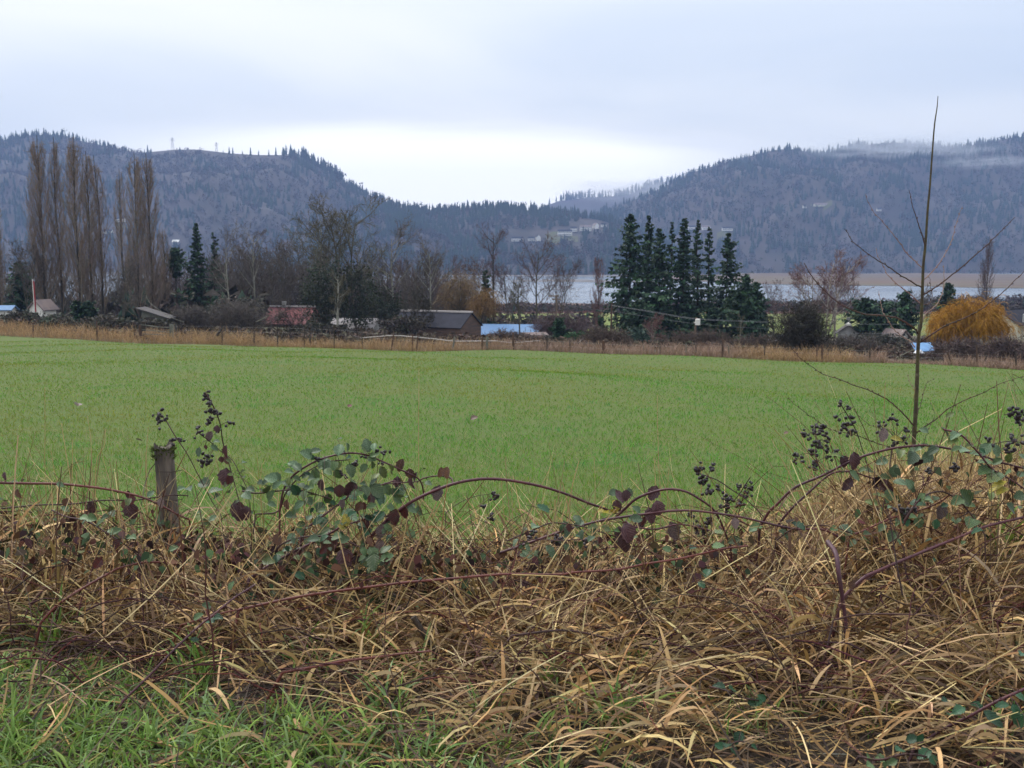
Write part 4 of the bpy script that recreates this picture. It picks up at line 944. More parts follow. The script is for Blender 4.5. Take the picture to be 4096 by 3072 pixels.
# ---- ivy covered evergreen mass under the big tree: leafy shrubs
def leafy(px, Y, ytop, wpx, label, seed, cols, group=None, ybase=None, n=2600, name='evergreen_shrub', lsz=.34):
    global rng; sv = rng; rng = np.random.default_rng(seed)
    b = pos(px, Y)
    if ybase: b.z = min(b.z, top_z(px, ybase, Y))
    h = top_z(px, ytop, Y) - b.z; w_ = wpx / F * Y
    S = np.array([spline([(0, 0, 0), (rng.normal(0, w_ * .1), rng.normal(0, w_ * .08), h * .35), (rng.normal(0, w_ * .2), rng.normal(0, w_ * .15), h * .8)], 6) for _ in range(7)])
    nl = 46; c = rng.normal(size=(nl, 3)); c = norm(c) * rng.uniform(.45, 1.0, (nl, 1)); c = c * np.array([w_ * .5, w_ * .36, h * .44]) + np.array([0, 0, h * .53]); c[:, 2] = np.clip(c[:, 2], .1 * h, None)
    k = rng.integers(0, nl, n); p = c[k] + rng.normal(size=(n, 3)) * np.array([w_ * .09, w_ * .09, h * .08]); p[:, 2] = np.clip(p[:, 2], 0.02, h * 1.02)
    d = norm(rng.normal(size=(n, 3)) + np.array([0, 0, -.15])); l = rng.uniform(.5, 1.25, (n, 1)) * lsz
    V, Fc = ribbons(np.stack([p, p + d * l * .5, p + d * l], 1), np.array([.25, .75, .1])[None] * l, norm(rng.normal(size=(n, 1, 3))))
    m = Mass(); m.add(V, Fc, np.repeat(palette(nl, cols, .22)[k] * np.exp(rng.normal(0, .15, (n, 1))), 6, 0))
    e = empty(name, b, label, 'shrub', group); Vt, Ft = tubes(S, lin(.09, .03, 7, 6), 4); obj('stem', mesh('stem', Vt, Ft, M['bark_dark']), e); obj('foliage', m.me('foliage', M['needle']), e)
    rng = sv; return e
IVY = [(.030, .042, .024), (.040, .050, .028), (.024, .034, .022), (.050, .050, .034)]
leafy(322, 152, 258, 46, 'dark ivy grown thicket under the left half of the big bare tree', 61, IVY, ybase=326, n=3800)
leafy(356, 153, 262, 44, 'dark ivy grown thicket under the right half of the big bare tree', 62, IVY, ybase=326, n=3600)
leafy(384, 164, 288, 40, 'dark brown green thicket between the big tree and the barn', 63, IVY, ybase=330, n=2800)
leafy(308, 182, 284, 24, 'dark thicket behind the red roof', 64, IVY, ybase=324, n=1800)
bare(414, 146, 292, 'D', 'grey twiggy tree hiding the left end of the barn', None, 'bark', TW_DARK, 2.2, 1.0, 1.3, 338)
bare(426, 147, 300, 'A', 'small dark bare tree against the middle of the barn roof', None, 'bark', TW_DARK, 1.2, .9, 1.2, 338)
leafy(404, 143, 315, 44, 'low dark thicket in front of the barn wall', 65, [(.05, .042, .034), (.04, .038, .028)], ybase=338, n=2200)
leafy(316, 139, 323, 50, 'low dark thicket in front of the red roof', 66, [(.045, .04, .03), (.035, .036, .026)], ybase=331, n=2000)
leafy(577, 133, 331, 26, 'glossy green bushes behind the white van', 67, [(.030, .075, .035), (.040, .090, .040), (.03, .06, .034)], ybase=343, n=1500)
leafy(20, 130, 311, 44, 'grey green bramble heap at the left edge above the brown grass', 68, [(.055, .060, .045), (.07, .062, .055), (.045, .05, .04)], ybase=323, n=2000, name='bramble_thicket')
leafy(52, 128, 314, 40, 'grey green bramble heap at the foot of the widest poplar', 69, [(.06, .068, .05), (.075, .066, .058), (.045, .055, .042)], ybase=324, n=1800, name='bramble_thicket')
leafy(100, 131, 314, 60, 'dark scrub below the columnar shrubs', 70, [(.05, .05, .035), (.065, .055, .045)], ybase=323, n=1800)
leafy(640, 140, 328, 30, 'bluish green bush at the foot of the widest conifer', 71, [(.045, .075, .055), (.035, .06, .045)], ybase=341, n=1200)
leafy(880, 140, 333, 70, 'dark green scrub below the pines, beside the sapling', 72, [(.040, .046, .034), (.05, .05, .042)], ybase=350, n=2600)
leafy(150, 126, 319, 40, 'dark scrub in front of the tumbledown shed', 73, [(.06, .052, .042), (.05, .046, .036)], ybase=328, n=1400)
leafy(235, 150, 296, 60, 'grey brown scrub mound left of the red roof', 74, [(.080, .072, .058), (.07, .066, .05), (.09, .078, .064)], ybase=325, n=3000)
leafy(196, 146, 305, 44, 'grey brown scrub right of the tumbledown shed', 75, [(.075, .068, .055), (.06, .058, .046)], ybase=325, n=2000)

# ---- bramble mounds and thickets of bare twigs
def thicket(px, Y, ytop, wpx, label, seed, cols, group=None, ybase=None, stems=60, name='bramble_thicket', arch=True):
    global rng; sv = rng; rng = np.random.default_rng(seed)
    b = pos(px, Y)
    if ybase: b.z = min(b.z, top_z(px, ybase, Y))
    h = top_z(px, ytop, Y) - b.z; w_ = wpx / F * Y
    bx = rng.normal(0, .22, stems) * w_; a = rng.uniform(0, 6.28, stems); K = 7; s = np.linspace(0, 1, K)
    R = w_ * rng.uniform(.12, .34, stems); hh = h * rng.uniform(.65, 1.05, stems) * np.exp(-(bx / w_ * 1.6) ** 2)
    P = np.empty((stems, K, 3)); P[..., 0] = bx[:, None] + R[:, None] * s * np.cos(a)[:, None]; P[..., 1] = rng.normal(0, .1, stems)[:, None] * w_ + .6 * R[:, None] * s * np.sin(a)[:, None]
    P[..., 2] = hh[:, None] * (np.sin(np.pi * s ** .8 * .8) if arch else s); P += rng.normal(size=P.shape) * .03 * h
    L2, _ = grow(P, 9, (.2, 1), (25, 70), (.25, .5), .2, 4, -.05 if arch else .05, .2); L3, _ = grow(L2, 6, (.1, 1), (25, 70), (.4, .8), .2, 3, -.05, .25)
    e = empty(name, b, label, 'thicket', group)
    V, Fc = tubes(P, lin(.03, .012, stems, K), 3); obj('stem', mesh('stem', V, Fc, M['bark_dark']), e)
    m = line_mass([(L2, .022, .012, 0), (L3, .030, 0, 0)], 1, cols); obj('twigs', m.me('twigs', M['twig']), e); rng = sv; return e
BRC = [(.10, .075, .062), (.085, .07, .058), (.12, .085, .07)]
thicket(604, 118, 332.5, 52, 'brown bramble mound right of the white van', 81, BRC, ybase=347, stems=110)
thicket(507, 138, 333.5, 52, 'brown bramble thicket in front of the blue shed roof', 82, BRC, ybase=343, stems=90)
thicket(970, 88, 345, 60, 'long brown bramble hedge in front of the orange willow', 83, [(.10, .072, .068), (.08, .06, .058), (.12, .09, .08)], ybase=364, stems=120)
thicket(1012, 82, 344, 44, 'brown bramble hedge at the right edge below the cream house', 84, [(.10, .072, .068), (.08, .06, .058)], ybase=368, stems=90)
thicket(806, 105, 309, 52, 'round dark bare shrub on a short trunk at the field edge', 85, TW_DARK, ybase=347, stems=120, name='bare_shrub', arch=False)
thicket(236, 142, 306, 60, 'grey bare twig thicket left of the red roof', 86, TW_GREY, ybase=326, stems=90, name='bare_shrub', arch=False)
thicket(190, 140, 309, 44, 'grey bare twig thicket at the end of the tumbledown shed', 87, TW_GREY, ybase=326, stems=70, name='bare_shrub', arch=False)
thicket(560, 150, 316, 60, 'brown bare scrub behind the bare utility pole', 88, TW_PURP, ybase=338, stems=90, name='bare_shrub', arch=False)
thicket(288, 146, 306, 46, 'grey bare twigs standing in front of the red roof', 89, TW_DARK, ybase=327, stems=22, name='bare_shrub', arch=False)
thicket(700, 128, 333, 70, 'brown low scrub in front of the conifers', 90, BRC, ybase=346, stems=90, name='bare_shrub', arch=False)
thicket(760, 122, 336, 50, 'brown low scrub at the right foot of the conifers', 91, BRC, ybase=349, stems=70, name='bare_shrub', arch=False)
thicket(855, 125, 338, 60, 'grey low scrub between the round shrub and the sapling', 92, TW_GREY, ybase=352, stems=80, name='bare_shrub', arch=False)
thicket(940, 122, 338, 50, 'grey purple scrub behind the blue tarpaulin', 93, TW_PURP, ybase=352, stems=70, name='bare_shrub', arch=False)

# ---- weeping willows
def willow(px, Y, ytop, wpx, label, seed, cols, ybase, n1=16, dens=1.0, prof=1.0):
    global rng; sv = rng; rng = np.random.default_rng(seed)
    b = pos(px, Y); b.z = min(b.z, top_z(px, ybase, Y)); h = top_z(px, ytop, Y) - b.z; w_ = wpx / F * Y
    T = stem([(0, 0, 0), (rng.normal(0, .1), 0, h * .2), (rng.normal(0, .2), 0, h * .45)], 6)
    a = np.arange(n1) * 2.399; K = 6; s = np.linspace(0, 1, K); L1 = np.empty((n1, K, 3)); R = w_ * .5 * rng.uniform(.25, .96, n1)
    L1[..., 0] = R[:, None] * s * np.cos(a)[:, None]; L1[..., 1] = R[:, None] * s * np.sin(a)[:, None] * .8
    L1[..., 2] = h * .32 + (h * (.97 - .42 * (R / (w_ * .5)) ** 2) - h * .32)[:, None] * np.sin(s * np.pi * .5) ** 1.0; L1 += rng.normal(size=L1.shape) * .02 * h
    L2, _ = grow(L1, 10, (.25, 1), (25, 65), (.28, .5), .2, 5, .06, .1)
    L3, _ = grow(L2, int(10 * dens), (.05, 1), (20, 70), (.7, 1.5), .1, 7, -.34, .10)
    L4, _ = grow(L3, int(3 * dens), (.1, .95), (15, 50), (.35, .8), .1, 4, -.34, .14)
    for q in (L3, L4): q[..., 2] = np.maximum(q[..., 2], .03 * h + .10 * h * rng.random(len(q))[:, None])
    e = empty('willow_tree', b, label, 'tree', None)
    V1, F1 = tubes(T, lin(.28, .2, 1, 6), 7); V2, F2 = tubes(L1, lin(.14, .04, n1, K), 4)
    obj('trunk', mesh('trunk', np.concatenate([V1, V2]), np.concatenate([F1, F2 + len(V1)]), M['bark'], smooth=True), e)
    m = line_mass([(L2, .035, .02, 0), (L3, .022, .012, 0), (L4, .020, 0, 0)], 1, cols, .16); obj('crown', m.me('crown', M['twig']), e); rng = sv; return e
willow(973, 118, 306, 76, 'broad bright orange willow at the right behind the bramble hedge', 101, [(.33, .165, .022), (.28, .14, .022), (.37, .195, .035)], 348, 28, 1.4)
willow(462, 168, 274, 42, 'tan brown weeping willow behind the barn gable', 102, [(.17, .115, .062), (.14, .10, .06), (.19, .13, .07)], 326, 16, .8)
willow(484, 162, 292, 26, 'low orange brown willow right of the barn gable', 103, [(.22, .13, .055), (.18, .11, .05)], 328, 12, .7)

# ---- bare trees that can be told apart
e_big = bare(352, 160, 208, 'F', 'broad spreading bare tree rising over the white roofed sheds', None, 'bark', TW_OLIVE, 0.6, 1.05, 1.5, 322)
bare(322, 166, 214, 'B', 'tall pale stemmed bare tree at the left of the broad spreading one', None, 'bark_pale', TW_GREY, 2.0, .8, 1.2, 322)
bare(392, 166, 228, 'C', 'bare tree with pale limbs reaching out right above the barn', None, 'bark_pale', TW_GREY, 4.0, 1.0, 1.2, 325)
bare(336, 140, 268, 'E', 'young tree with a pale grey trunk in front of the dark thicket', None, 'bark_pale', TW_OLIVE, 1.0, 1.3, 1.6, 326)
bare(493, 190, 226, 'B', 'tall dark trunked bare tree standing in front of the lake', None, 'bark_dark', TW_PURP, 1.2, .75, 1.3, 316)
bare(537, 165, 246, 'A', 'spreading bare tree with forked trunk beside the blue roof', None, 'bark', TW_PURP, 2.2, 1.0, 1.3, 332)
bare(556, 200, 262, 'D', 'thin many stemmed bare tree behind the bare utility pole', None, 'bark', TW_PURP, .2, .9, 1.2, 318)
bare(520, 150, 276, 'E', 'narrow bare tree with mossy trunk in front of the blue roof', None, 'bark', TW_OLIVE, 2.9, 1.0, 1.3, 337)
bare(510, 210, 268, 'D', 'low bare tree at the edge of the lake left of the forked one', None, 'bark', TW_PURP, 5.0, 1.0, 1.2, 316)
bare(652, 120, 316, 'D', 'pinkish bare birches with pale stems in front of the conifers', None, 'bark_birch', TW_RED, .7, .9, .8, 347)
bare(828, 165, 258, 'D', 'pink brown many stemmed bare tree behind the round shrub', None, 'bark_birch', TW_RED, .3, 1.0, 1.4, 332)
bare(838, 168, 264, 'B', 'second pink brown bare tree at the right of the many stemmed one', None, 'bark_birch', TW_RED, 3.3, 1.3, 1.2, 332)
bare(815, 169, 270, 'D', 'pink brown bare tree at the left of the many stemmed one', None, 'bark_birch', TW_RED, 4.3, 1.0, 1.2, 332)
bare(850, 172, 280, 'A', 'purple brown bare tree between the pink one and the pines', None, 'bark', TW_PURP, 4.4, .8, 1.2, 334)
bare(922, 160, 292, 'A', 'grey bare tree right behind the sapling trunk', None, 'bark', TW_GREY, 1.9, 1.1, 1.2, 342)
bare(742, 130, 312, 'E', 'thin pale bare tree in front of the low conifer pair', None, 'bark_pale', TW_OLIVE, .5, 1.0, 1.0, 348)
bare(777, 220, 284, 'D', 'faint bare tree against the lake right of the low conifer pair', None, 'bark', TW_PURP, 2.6, .8, 1.1, 318)
bare(227, 158, 234, 'C', 'pale leaning bare tree right of the ragged conifer', None, 'bark_pale', TW_GREY, 3.3, .8, 1.1, 320)
bare(253, 172, 226, 'B', 'tall pale stemmed bare tree between the ragged conifer and the red roof', None, 'bark_pale', TW_GREY, .9, .8, 1.1, 318)
bare(120, 150, 262, 'D', 'grey bare tree growing low between two poplar groups', None, 'bark', TW_GREY, 1.9, .9, 1.2, 316)
bare(25, 158, 246, 'D', 'grey bare tree at the left of the widest poplar', None, 'bark', TW_GREY, 5.9, .9, 1.2, 314)
bare(430, 175, 244, 'A', 'grey bare tree rising right behind the barn ridge', None, 'bark_pale', TW_GREY, 5.1, .8, 1.2, 322)
bare(412, 182, 256, 'D', 'thin stemmed grey trees rising behind the barn roof', None, 'bark', TW_GREY, 1.1, 1.0, 1.2, 322)
FG = 'bare trees in the tangle between the lone conifer and the red roof'
for px, Y, yt, k, l in ((236, 186, 262, 'D', 'many stemmed grey tree just right of the pale leaning one'), (246, 196, 252, 'A', 'forked grey tree close to the left of the tall pale stemmed one'), (262, 190, 248, 'D', 'many stemmed grey tree close to the right of the tall pale stemmed one'),
                     (271, 176, 256, 'B', 'straight grey tree above the left end of the red roof'), (281, 200, 244, 'A', 'forked grey tree above the middle of the red roof'), (290, 188, 250, 'D', 'many stemmed grey tree above the right end of the red roof'),
                     (299, 196, 240, 'B', 'straight tall grey tree between the red roof and the ivy thicket'), (309, 186, 252, 'D', 'many stemmed grey tree behind the left edge of the ivy thicket'), (222, 200, 262, 'A', 'forked grey tree behind the ragged conifer'),
                     (207, 190, 268, 'D', 'many stemmed grey tree showing between the two dark conifers'), (188, 196, 278, 'D', 'low grey tree between the round topped pine and the lone conifer'), (267, 206, 266, 'A', 'lowest grey tree of the tangle, left of the red roof')):
    bare(px, Y, yt, k, l, FG, 'bark', TW_GREY, sx=.85, tw=1.2)
FG2 = 'bare trees between the barn and the lake'
for px, Y, yt, k, l in ((443, 200, 262, 'D', 'purple grey tree behind the right half of the barn roof'), (478, 215, 262, 'D', 'purple grey tree behind the low orange brown willow'), (404, 196, 262, 'A', 'purple grey forked tree behind the left end of the barn')):
    bare(px, Y, yt, k, l, FG2, 'bark', TW_PURP, sx=.9, tw=1.2)

# ---- dark woods along the near shore
def belt(name, a, b, Y0, Y1, n, h0, h1, label, fir=.2, cols=DECC):
    px = rng.uniform(a, b, n); Y = rng.uniform(Y0, Y1, n); x = (px - 512) / 992.6 * Y
    if name == 'brushwood': ok = Y > np.array([fence_y(p) for p in px]) + 6; px, Y, x = px[ok], Y[ok], x[ok]; n = len(px)
    P = np.stack([x, Y, gz(x, Y)], -1); k = (rng.random(n) > fir).astype(int) + (1 if fir < 0 else 0)
    scatter(name, P, rng.uniform(h0, h1, n), k, np.where((k == 0)[:, None], palette(n, FIRC, .2), palette(n, cols, .2)), label, 'wood', wide=1.5 if fir >= 0 else 1.0)
belt('lakeside_wood', -120, 640, 430, 500, 1500, 2.2, 4.2, 'dark low wood along the near lake shore on the left', .15)
belt('lakeside_wood', 640, 1180, 440, 520, 1500, 3.0, 5.0, 'dark low wood along the near lake shore on the right', .15)
belt('lakeside_scrub', 930, 1180, 560, 640, 300, 3, 6, 'purple brown scrub along the shore behind the orange willow', .05)
belt('lakeside_scrub', 480, 1100, 412, 432, 600, .7, 1.6, 'reddish brush between the pasture and the shore wood', 0, [(.15, .065, .055), (.12, .06, .05)])
belt('pasture_scrub', -200, 470, 240, 400, 800, 3, 7, 'grey brown scrub wood behind the farm on the left', .18)
belt('pasture_scrub', 120, 250, 166, 235, 330, 3, 7, 'dark scrub wood behind the grey twig thickets on the left', .25, [(.06, .05, .045), (.07, .055, .05), (.05, .05, .036)])
belt('brushwood', -60, 1090, 104, 150, 2600, .5, 1.5, 'low brown brush between the far fence and the farm', 0, [(.075, .055, .045), (.06, .048, .04), (.09, .065, .05), (.065, .06, .04)])
belt('tangled_wood', 150, 450, 205, 300, 230, 8, 16.5, 'grey twiggy wood filling the gaps behind the farm on the left', -1, [(.075, .062, .058), (.062, .054, .050), (.085, .068, .062)])
belt('tangled_wood', -30, 150, 190, 260, 60, 6, 12, 'grey twiggy wood behind the tall poplars', -1, [(.075, .062, .058), (.062, .054, .050)])
Y_ = 2290; n_ = 420; px_ = rng.uniform(690, 1290, n_); P_ = np.stack([(px_ - 512) / 992.6 * Y_ + rng.normal(0, 6, n_), Y_ + rng.normal(0, 14, n_), np.full(n_, LAKE)], -1)
scatter('shore_trees', P_, rng.uniform(4, 13, n_), (rng.random(n_) > .3).astype(int), palette(n_, DECC + MOSC, .15), 'dark line of low trees along the back of the reed flat', 'wood', wide=1.4)
belt('pasture_scrub', 470, 600, 220, 330, 110, 2, 4.5, 'brown scrub on the pasture behind the blue shed', .1)

# ================================================================ FAR FENCE, GATE, POLES
def fpt(px, off=0.0):
    Y = fence_y(px) + off; return pos(px, Y)
ff = empty('field_fence', fpt(512), 'old wire fence with uneven posts along the far edge of the field', 'fence')
f0 = ff.location.copy()
def post(px, ytop, ybot, w, mat, lean=0.0, label=None, off=0.0, px2=None):
    Y = fence_y(px) + off; a = Vector(at(px, ybot, Y)); g_ = pos(px, Y); a.z = min(a.z, g_.z) - .3
    c = Vector(at(px2 if px2 else px, ytop, Y)); r = w / F * Y / 2
    m = MB(); m.tube([a, a.lerp(c, .5) + Vector((rng.normal(0, .015), 0, 0)), a.lerp(c, .93), c], [r * 1.05, r, r * .95, r * .8], 7)
    n = len(m.V); m.F.append(tuple(range(n - 7, n)))
    m.V = [tuple(Vector(v) - f0) for v in m.V]
    o = m.build('fence_post', M[mat], ff)
    if label: o['label'] = label
    return o
for p in ((96.5, 321.5, 332, 1.6, 'wood_brown'), (33, 323, 332, 1.4, 'wood_brown'), (277.5, 324.5, 338, 1.2, 'wood_dark'), (304.5, 324.6, 338.5, 1.1, 'wood_dark'), (310, 323.8, 338.5, 1.1, 'wood_dark'), (334, 325, 339.5, 1.3, 'wood_dark'),
          (362, 327, 343, 1.0, 'wood_dark'), (390.5, 332, 344, 1.5, 'wood_brown', 0, 'stout brown post leaning right', 0, 394), (412.5, 334, 345.5, 1.1, 'wood_brown'), (416, 335, 346, 1.3, 'wood_brown', 0, None, 0, 418),
          (452.5, 337, 348.5, 1.8, 'wood_grey', 0, 'grey green post leaning left', 0, 454.5), (482.3, 336, 349, 1.5, 'wood_brown'), (487.3, 337, 350, 2.6, 'wood_grey', 0, 'thick grey green post'), (513, 332.5, 348.5, 2.4, 'wood_brown', 0, 'stout red brown post'),
          (547, 335, 351, 1.2, 'wood_dark'), (603.5, 340.5, 353, 3.2, 'wood_brown', 0, 'stout short brown post'), (643.5, 345, 355, .9, 'wood_grey'), (686, 343, 355, .9, 'wood_grey'), (722.8, 339.5, 357, 2.2, 'wood_brown', 0, 'tall red brown post'), (728, 346, 356, 1.0, 'wood_grey', 0, None, 0, 728.8),
          (817, 345, 359.5, 1.6, 'wood_brown', 0, 'brown post beside the round shrub trunk'), (822, 345, 360.5, 2.0, 'wood_brown', 0, 'thicker brown post beside the round shrub trunk'), (870, 344, 362, 1.3, 'wood_dark'), (954, 352, 366, 1.8, 'wood_brown', 0, 'post leaning sharply left', 0, 947.5), (977, 345, 367, 1.8, 'wood_brown'), (1016, 352, 371, 1.6, 'wood_dark'),
          (660, 343, 355, .9, 'wood_dark'), (696, 345, 356, .9, 'wood_dark'), (222, 322, 335.5, 1.1, 'wood_dark'), (254, 323.5, 337, 1.1, 'wood_dark'), (570, 340, 352, .9, 'wood_dark'), (765, 344, 358, 1.0, 'wood_dark')): post(*p)
def run(pxs, dy, r, name, mat, parent, org, offs=0.0):
    P = []
    for i, (px, py) in enumerate(pxs): P.append(Vector(at(px, py, fence_y(px) + offs)) - org)
    P = spline([tuple(p) for p in P], len(P) * 3); m = MB(); m.tube(P, [r] * len(P), 4); return m.build(name, M[mat], parent)
run([(360, 338), (392, 335.6), (416, 337), (440, 339.5), (454, 341), (480, 341), (497, 340.8)], 0, .03, 'fence_tape', 'tape', ff, f0, .15)
run([(497, 340.9), (513, 342.5), (540, 340.5)], 0, .014, 'fence_tape', 'tape', ff, f0, .15)
for yy in (-2.0, 2.5):
    run([(px, y + yy) for px, y in ((180, 328), (277, 330), (334, 332), (416, 339), (487, 343), (547, 343), (603, 346), (686, 349), (723, 348), (822, 351), (870, 353), (977, 357), (1016, 361))], 0, .003, 'fence_wire', 'metal', ff, f0)
# leaning boards and loose sticks by the fence
def stick(name, pts, Y, r0, r1, mat, label, cat='board', sides=5, group=None):
    P = [Vector(at(px, py, Y)) for px, py in pts]; o = P[0].copy(); m = MB(); P = spline([tuple(p - o) for p in P], max(3, len(P) * 2)); m.tube(P, np.linspace(r0, r1, len(P)), sides)
    n = len(m.V); m.F += [tuple(range(sides - 1, -1, -1)), tuple(range(n - sides, n))]
    ob = m.build(name, M[mat], loc=tuple(o)); tag(ob, label, cat, group); return ob
stick('leaning_board', [(216.5, 336), (221.5, 328.5)], 99, .13, .13, 'wood_dark', 'dark board leaning right in the brown grass beside the gate', sides=4)
stick('leaning_board', [(282, 338), (284.5, 332)], 95, .11, .12, 'wood_dark', 'short dark board sticking out of the brown grass left of the birch', sides=4)
stick('fallen_branch', [(900, 356), (908, 352), (915, 349)], 82, .04, .03, 'bark_pale', 'pale forked stick lying left of the blue tarpaulin', 'branch')
stick('fallen_branch', [(146, 296), (150, 303), (158, 309), (170, 317), (184, 322)], 130, .05, .03, 'bark_pale', 'long pale bare bough hanging down over the tumbledown shed', 'branch')
stick('fallen_branch', [(256, 322), (268, 316)], 132, .05, .05, 'bark_pale', 'short pale broken bough left of the red roof', 'branch')
stick('fallen_branch', [(611.5, 305), (614, 313), (617, 322), (620, 331)], 150, .09, .12, 'bark_dark', 'dark dead limb leaning at the left side of the widest conifer', 'branch')
# gate
g0 = fpt(158, 2.5); gt = empty('wooden_gate', g0, 'collapsed grey wooden gate in the brown grass below the tumbledown shed', 'gate')
def gp(px, py, dY=0): return Vector(at(px, py, g0.y + dY)) - g0
MB().bar(gp(171.8, 337), gp(171.8, 324.5), .42, .25).build('gate_post', M['wood_grey'], gt); MB().bar(gp(140.5, 336), gp(140.5, 324.8), .3, .22).build('gate_post', M['wood_brown'], gt)
MB().bar(gp(143.5, 331), gp(143.7, 321.5), .4, .25).build('gate_post', M['wood_dark'], gt)
for (a, c, w_) in (((141, 324.6), (158, 327.0), .16), ((158, 327.2), (171, 327.5), .13), ((167.5, 330.6), (171.5, 330.2), .2), ((167, 332.4), (171.5, 332.8), .2), ((142, 329.5), (166, 332), .15), ((143, 334), (168, 335), .16)):
    MB().bar(gp(a[0], a[1], -.14), gp(c[0], c[1], -.14), .06, w_).build('rail', M['wood_grey'], gt)
# pole beside the outbuilding
p0 = Vector(at(36, 314, 140)); p1 = Vector(at(33.6, 281, 140)); pz = empty('leaning_pole', p0, 'tall leaning pole, white on its left side and red on the right', 'pole')
MB().bar((0, 0, -.5), p1 - p0, .13, .2).build('pole', M['pole_red'], pz); MB().bar((-.12, -.02, -.5), p1 - p0 + Vector((-.12, -.02, .25)), .08, .16).build('board', M['white'], pz)
# utility poles and the power line
UG = 'utility poles between the farm and the lake'
def upole(px, Y, yt, yb, r, label, arms=(), px2=None, mat='pole'):
    a = Vector(at(px, yb, Y)); a.z = min(a.z, pos(px, Y).z) - .3; c = Vector(at(px2 or px, yt, Y)); e = empty('utility_pole', a, label, 'utility pole', UG)
    MB().tube([(0, 0, 0), tuple((c - a) * .5), tuple(c - a)], [r, r * .9, r * .75], 8).build('pole', M[mat], e)
    for (x0, x1, y0) in arms:
        q = Vector(at(px, y0, Y)) - a; s = Y / F; m = MB(); m.box(q.x + (x0 - px) * s, q.y - .2, q.z - .09, q.x + (x1 - px) * s, q.y - .06, q.z + .09); o = m.build('crossarm', M['pole'], e)
        for t in (.08, .35, .65, .92): x = q.x + (x0 - px + (x1 - x0) * t) * s; MB().tube([(x, q.y - .13, q.z + .08), (x, q.y - .13, q.z + .25)], [.05, .035], 6).build('insulator', M['greywall'], o)
    return e, a
upole(556.6, 158, 295, 330, .16, 'bare utility pole with two crossarms standing left of the slim poplar', ((548.5, 559.5, 296), (552, 561, 299.2)))
upole(610.8, 150, 303.3, 336, .15, 'plain dark utility pole at the left side of the conifers', (), 611.8, 'wood_brown')
e, a = upole(693.5, 128, 317.5, 349, .17, 'utility pole with a white transformer box near its top', (), 696.3)
q = Vector(at(697.6, 322.3, 127.8)) - a
tb = MB(); tb.tube([(q.x, q.y - .1, q.z - .38), (q.x, q.y - .1, q.z - .34), (q.x, q.y - .1, q.z + .4), (q.x, q.y - .1, q.z + .46)], [.25, .33, .33, .2], 12); n = len(tb.V); tb.F += [tuple(range(11, -1, -1)), tuple(range(n - 12, n))]
tb.box(q.x - .5, q.y - .15, q.z - .06, q.x - .3, q.y - .05, q.z + .06); tb.build('transformer', M['white'], e)
def cable(pts, r, label):
    P = np.array([at(*p) for p in pts]); o = P[0].copy(); P = spline(P - o, 40); m = MB(); m.tube(P, [r] * 40, 5); ob = m.build('power_cable', M['wire_pale'], loc=tuple(o)); tag(ob, label, 'cable', 'cables strung between the utility poles')
cable([(590, 302.6, 152), (611.5, 305.2, 150), (650, 311, 138), (696, 318.4, 128), (768, 321.6, 126), (850, 324, 122), (945, 324.2, 118)], .018, 'pale upper cable sagging from the plain pole past the transformer box')
cable([(611.5, 305.6, 149.8), (650, 311.9, 137.8), (696, 319.2, 127.8), (768, 322.6, 125.8)], .018, 'second cable hanging just under the pale upper one')
cable([(611.5, 311, 150), (650, 317, 138), (695, 323.6, 128), (768, 329, 126), (850, 333, 122), (960, 333.6, 118)], .014, 'thin lower cable crossing in front of the conifers')
cable([(556.6, 304, 157.8), (585, 308, 154), (611.5, 312.5, 150)], .014, 'thin cable between the bare pole and the plain dark pole')
# ================================================================ BROWN GRASS ALONG THE FAR FENCE
def rough(n):
    px = rng.uniform(-60, 1090, n); off = rng.uniform(-1.0, 1.0, n) ** 2 * 11 * np.where(px < 300, 1.25, 1.0) - .8
    Y = fence_y(px) + off; x = (px - 512) / 992.6 * Y; clump = fbm(px / 9.0, off * .7, 77, 3)
    base = np.stack([x, Y, gz(x, Y) - .05], -1)
    L = np.clip(.95 + .42 * clump + rng.normal(0, .2, n), .2, 1.8) * np.where(px < 260, 1.5, 1.0) * np.where(off < 0, .55, 1) * np.where((px > 890) & (px < 950), .4, 1)
    az = rng.uniform(0, 6.28, n); V, Fc, per = blades(base, az, L, rng.uniform(.012, .035, n), np.abs(rng.normal(.18, .2, n)), rng.uniform(.2, 1.5, n), 3)
    tan = palette(n, [(.34, .215, .105), (.28, .175, .088), (.39, .27, .135), (.23, .145, .08)], .15)
    org = palette(n, [(.37, .225, .10), (.29, .175, .085), (.45, .30, .145), (.33, .22, .12)], .15); pink = palette(n, [(.26, .17, .12), (.20, .13, .096), (.33, .225, .155)], .15)
    wl = np.clip((330 - px) / 200, 0, 1)[:, None]; wc = np.clip((px - 420) / 120, 0, 1)[:, None] * np.clip((np.abs(px - 805) - 45) / 30, 0, 1)[:, None]
    c = tan * (1 - wc) + pink * wc; c = c * (1 - wl) + org * wl; c *= (1 - .25 * (clump < -.4))[:, None]
    m = Mass(); m.add(V, Fc, np.repeat(c, per, 0)); o = obj('rough_grass', m.me('rough_grass', M['straw'])); tag(o, 'tall brown winter grass along the far fence', 'grass', kind='stuff')
rough(32000)

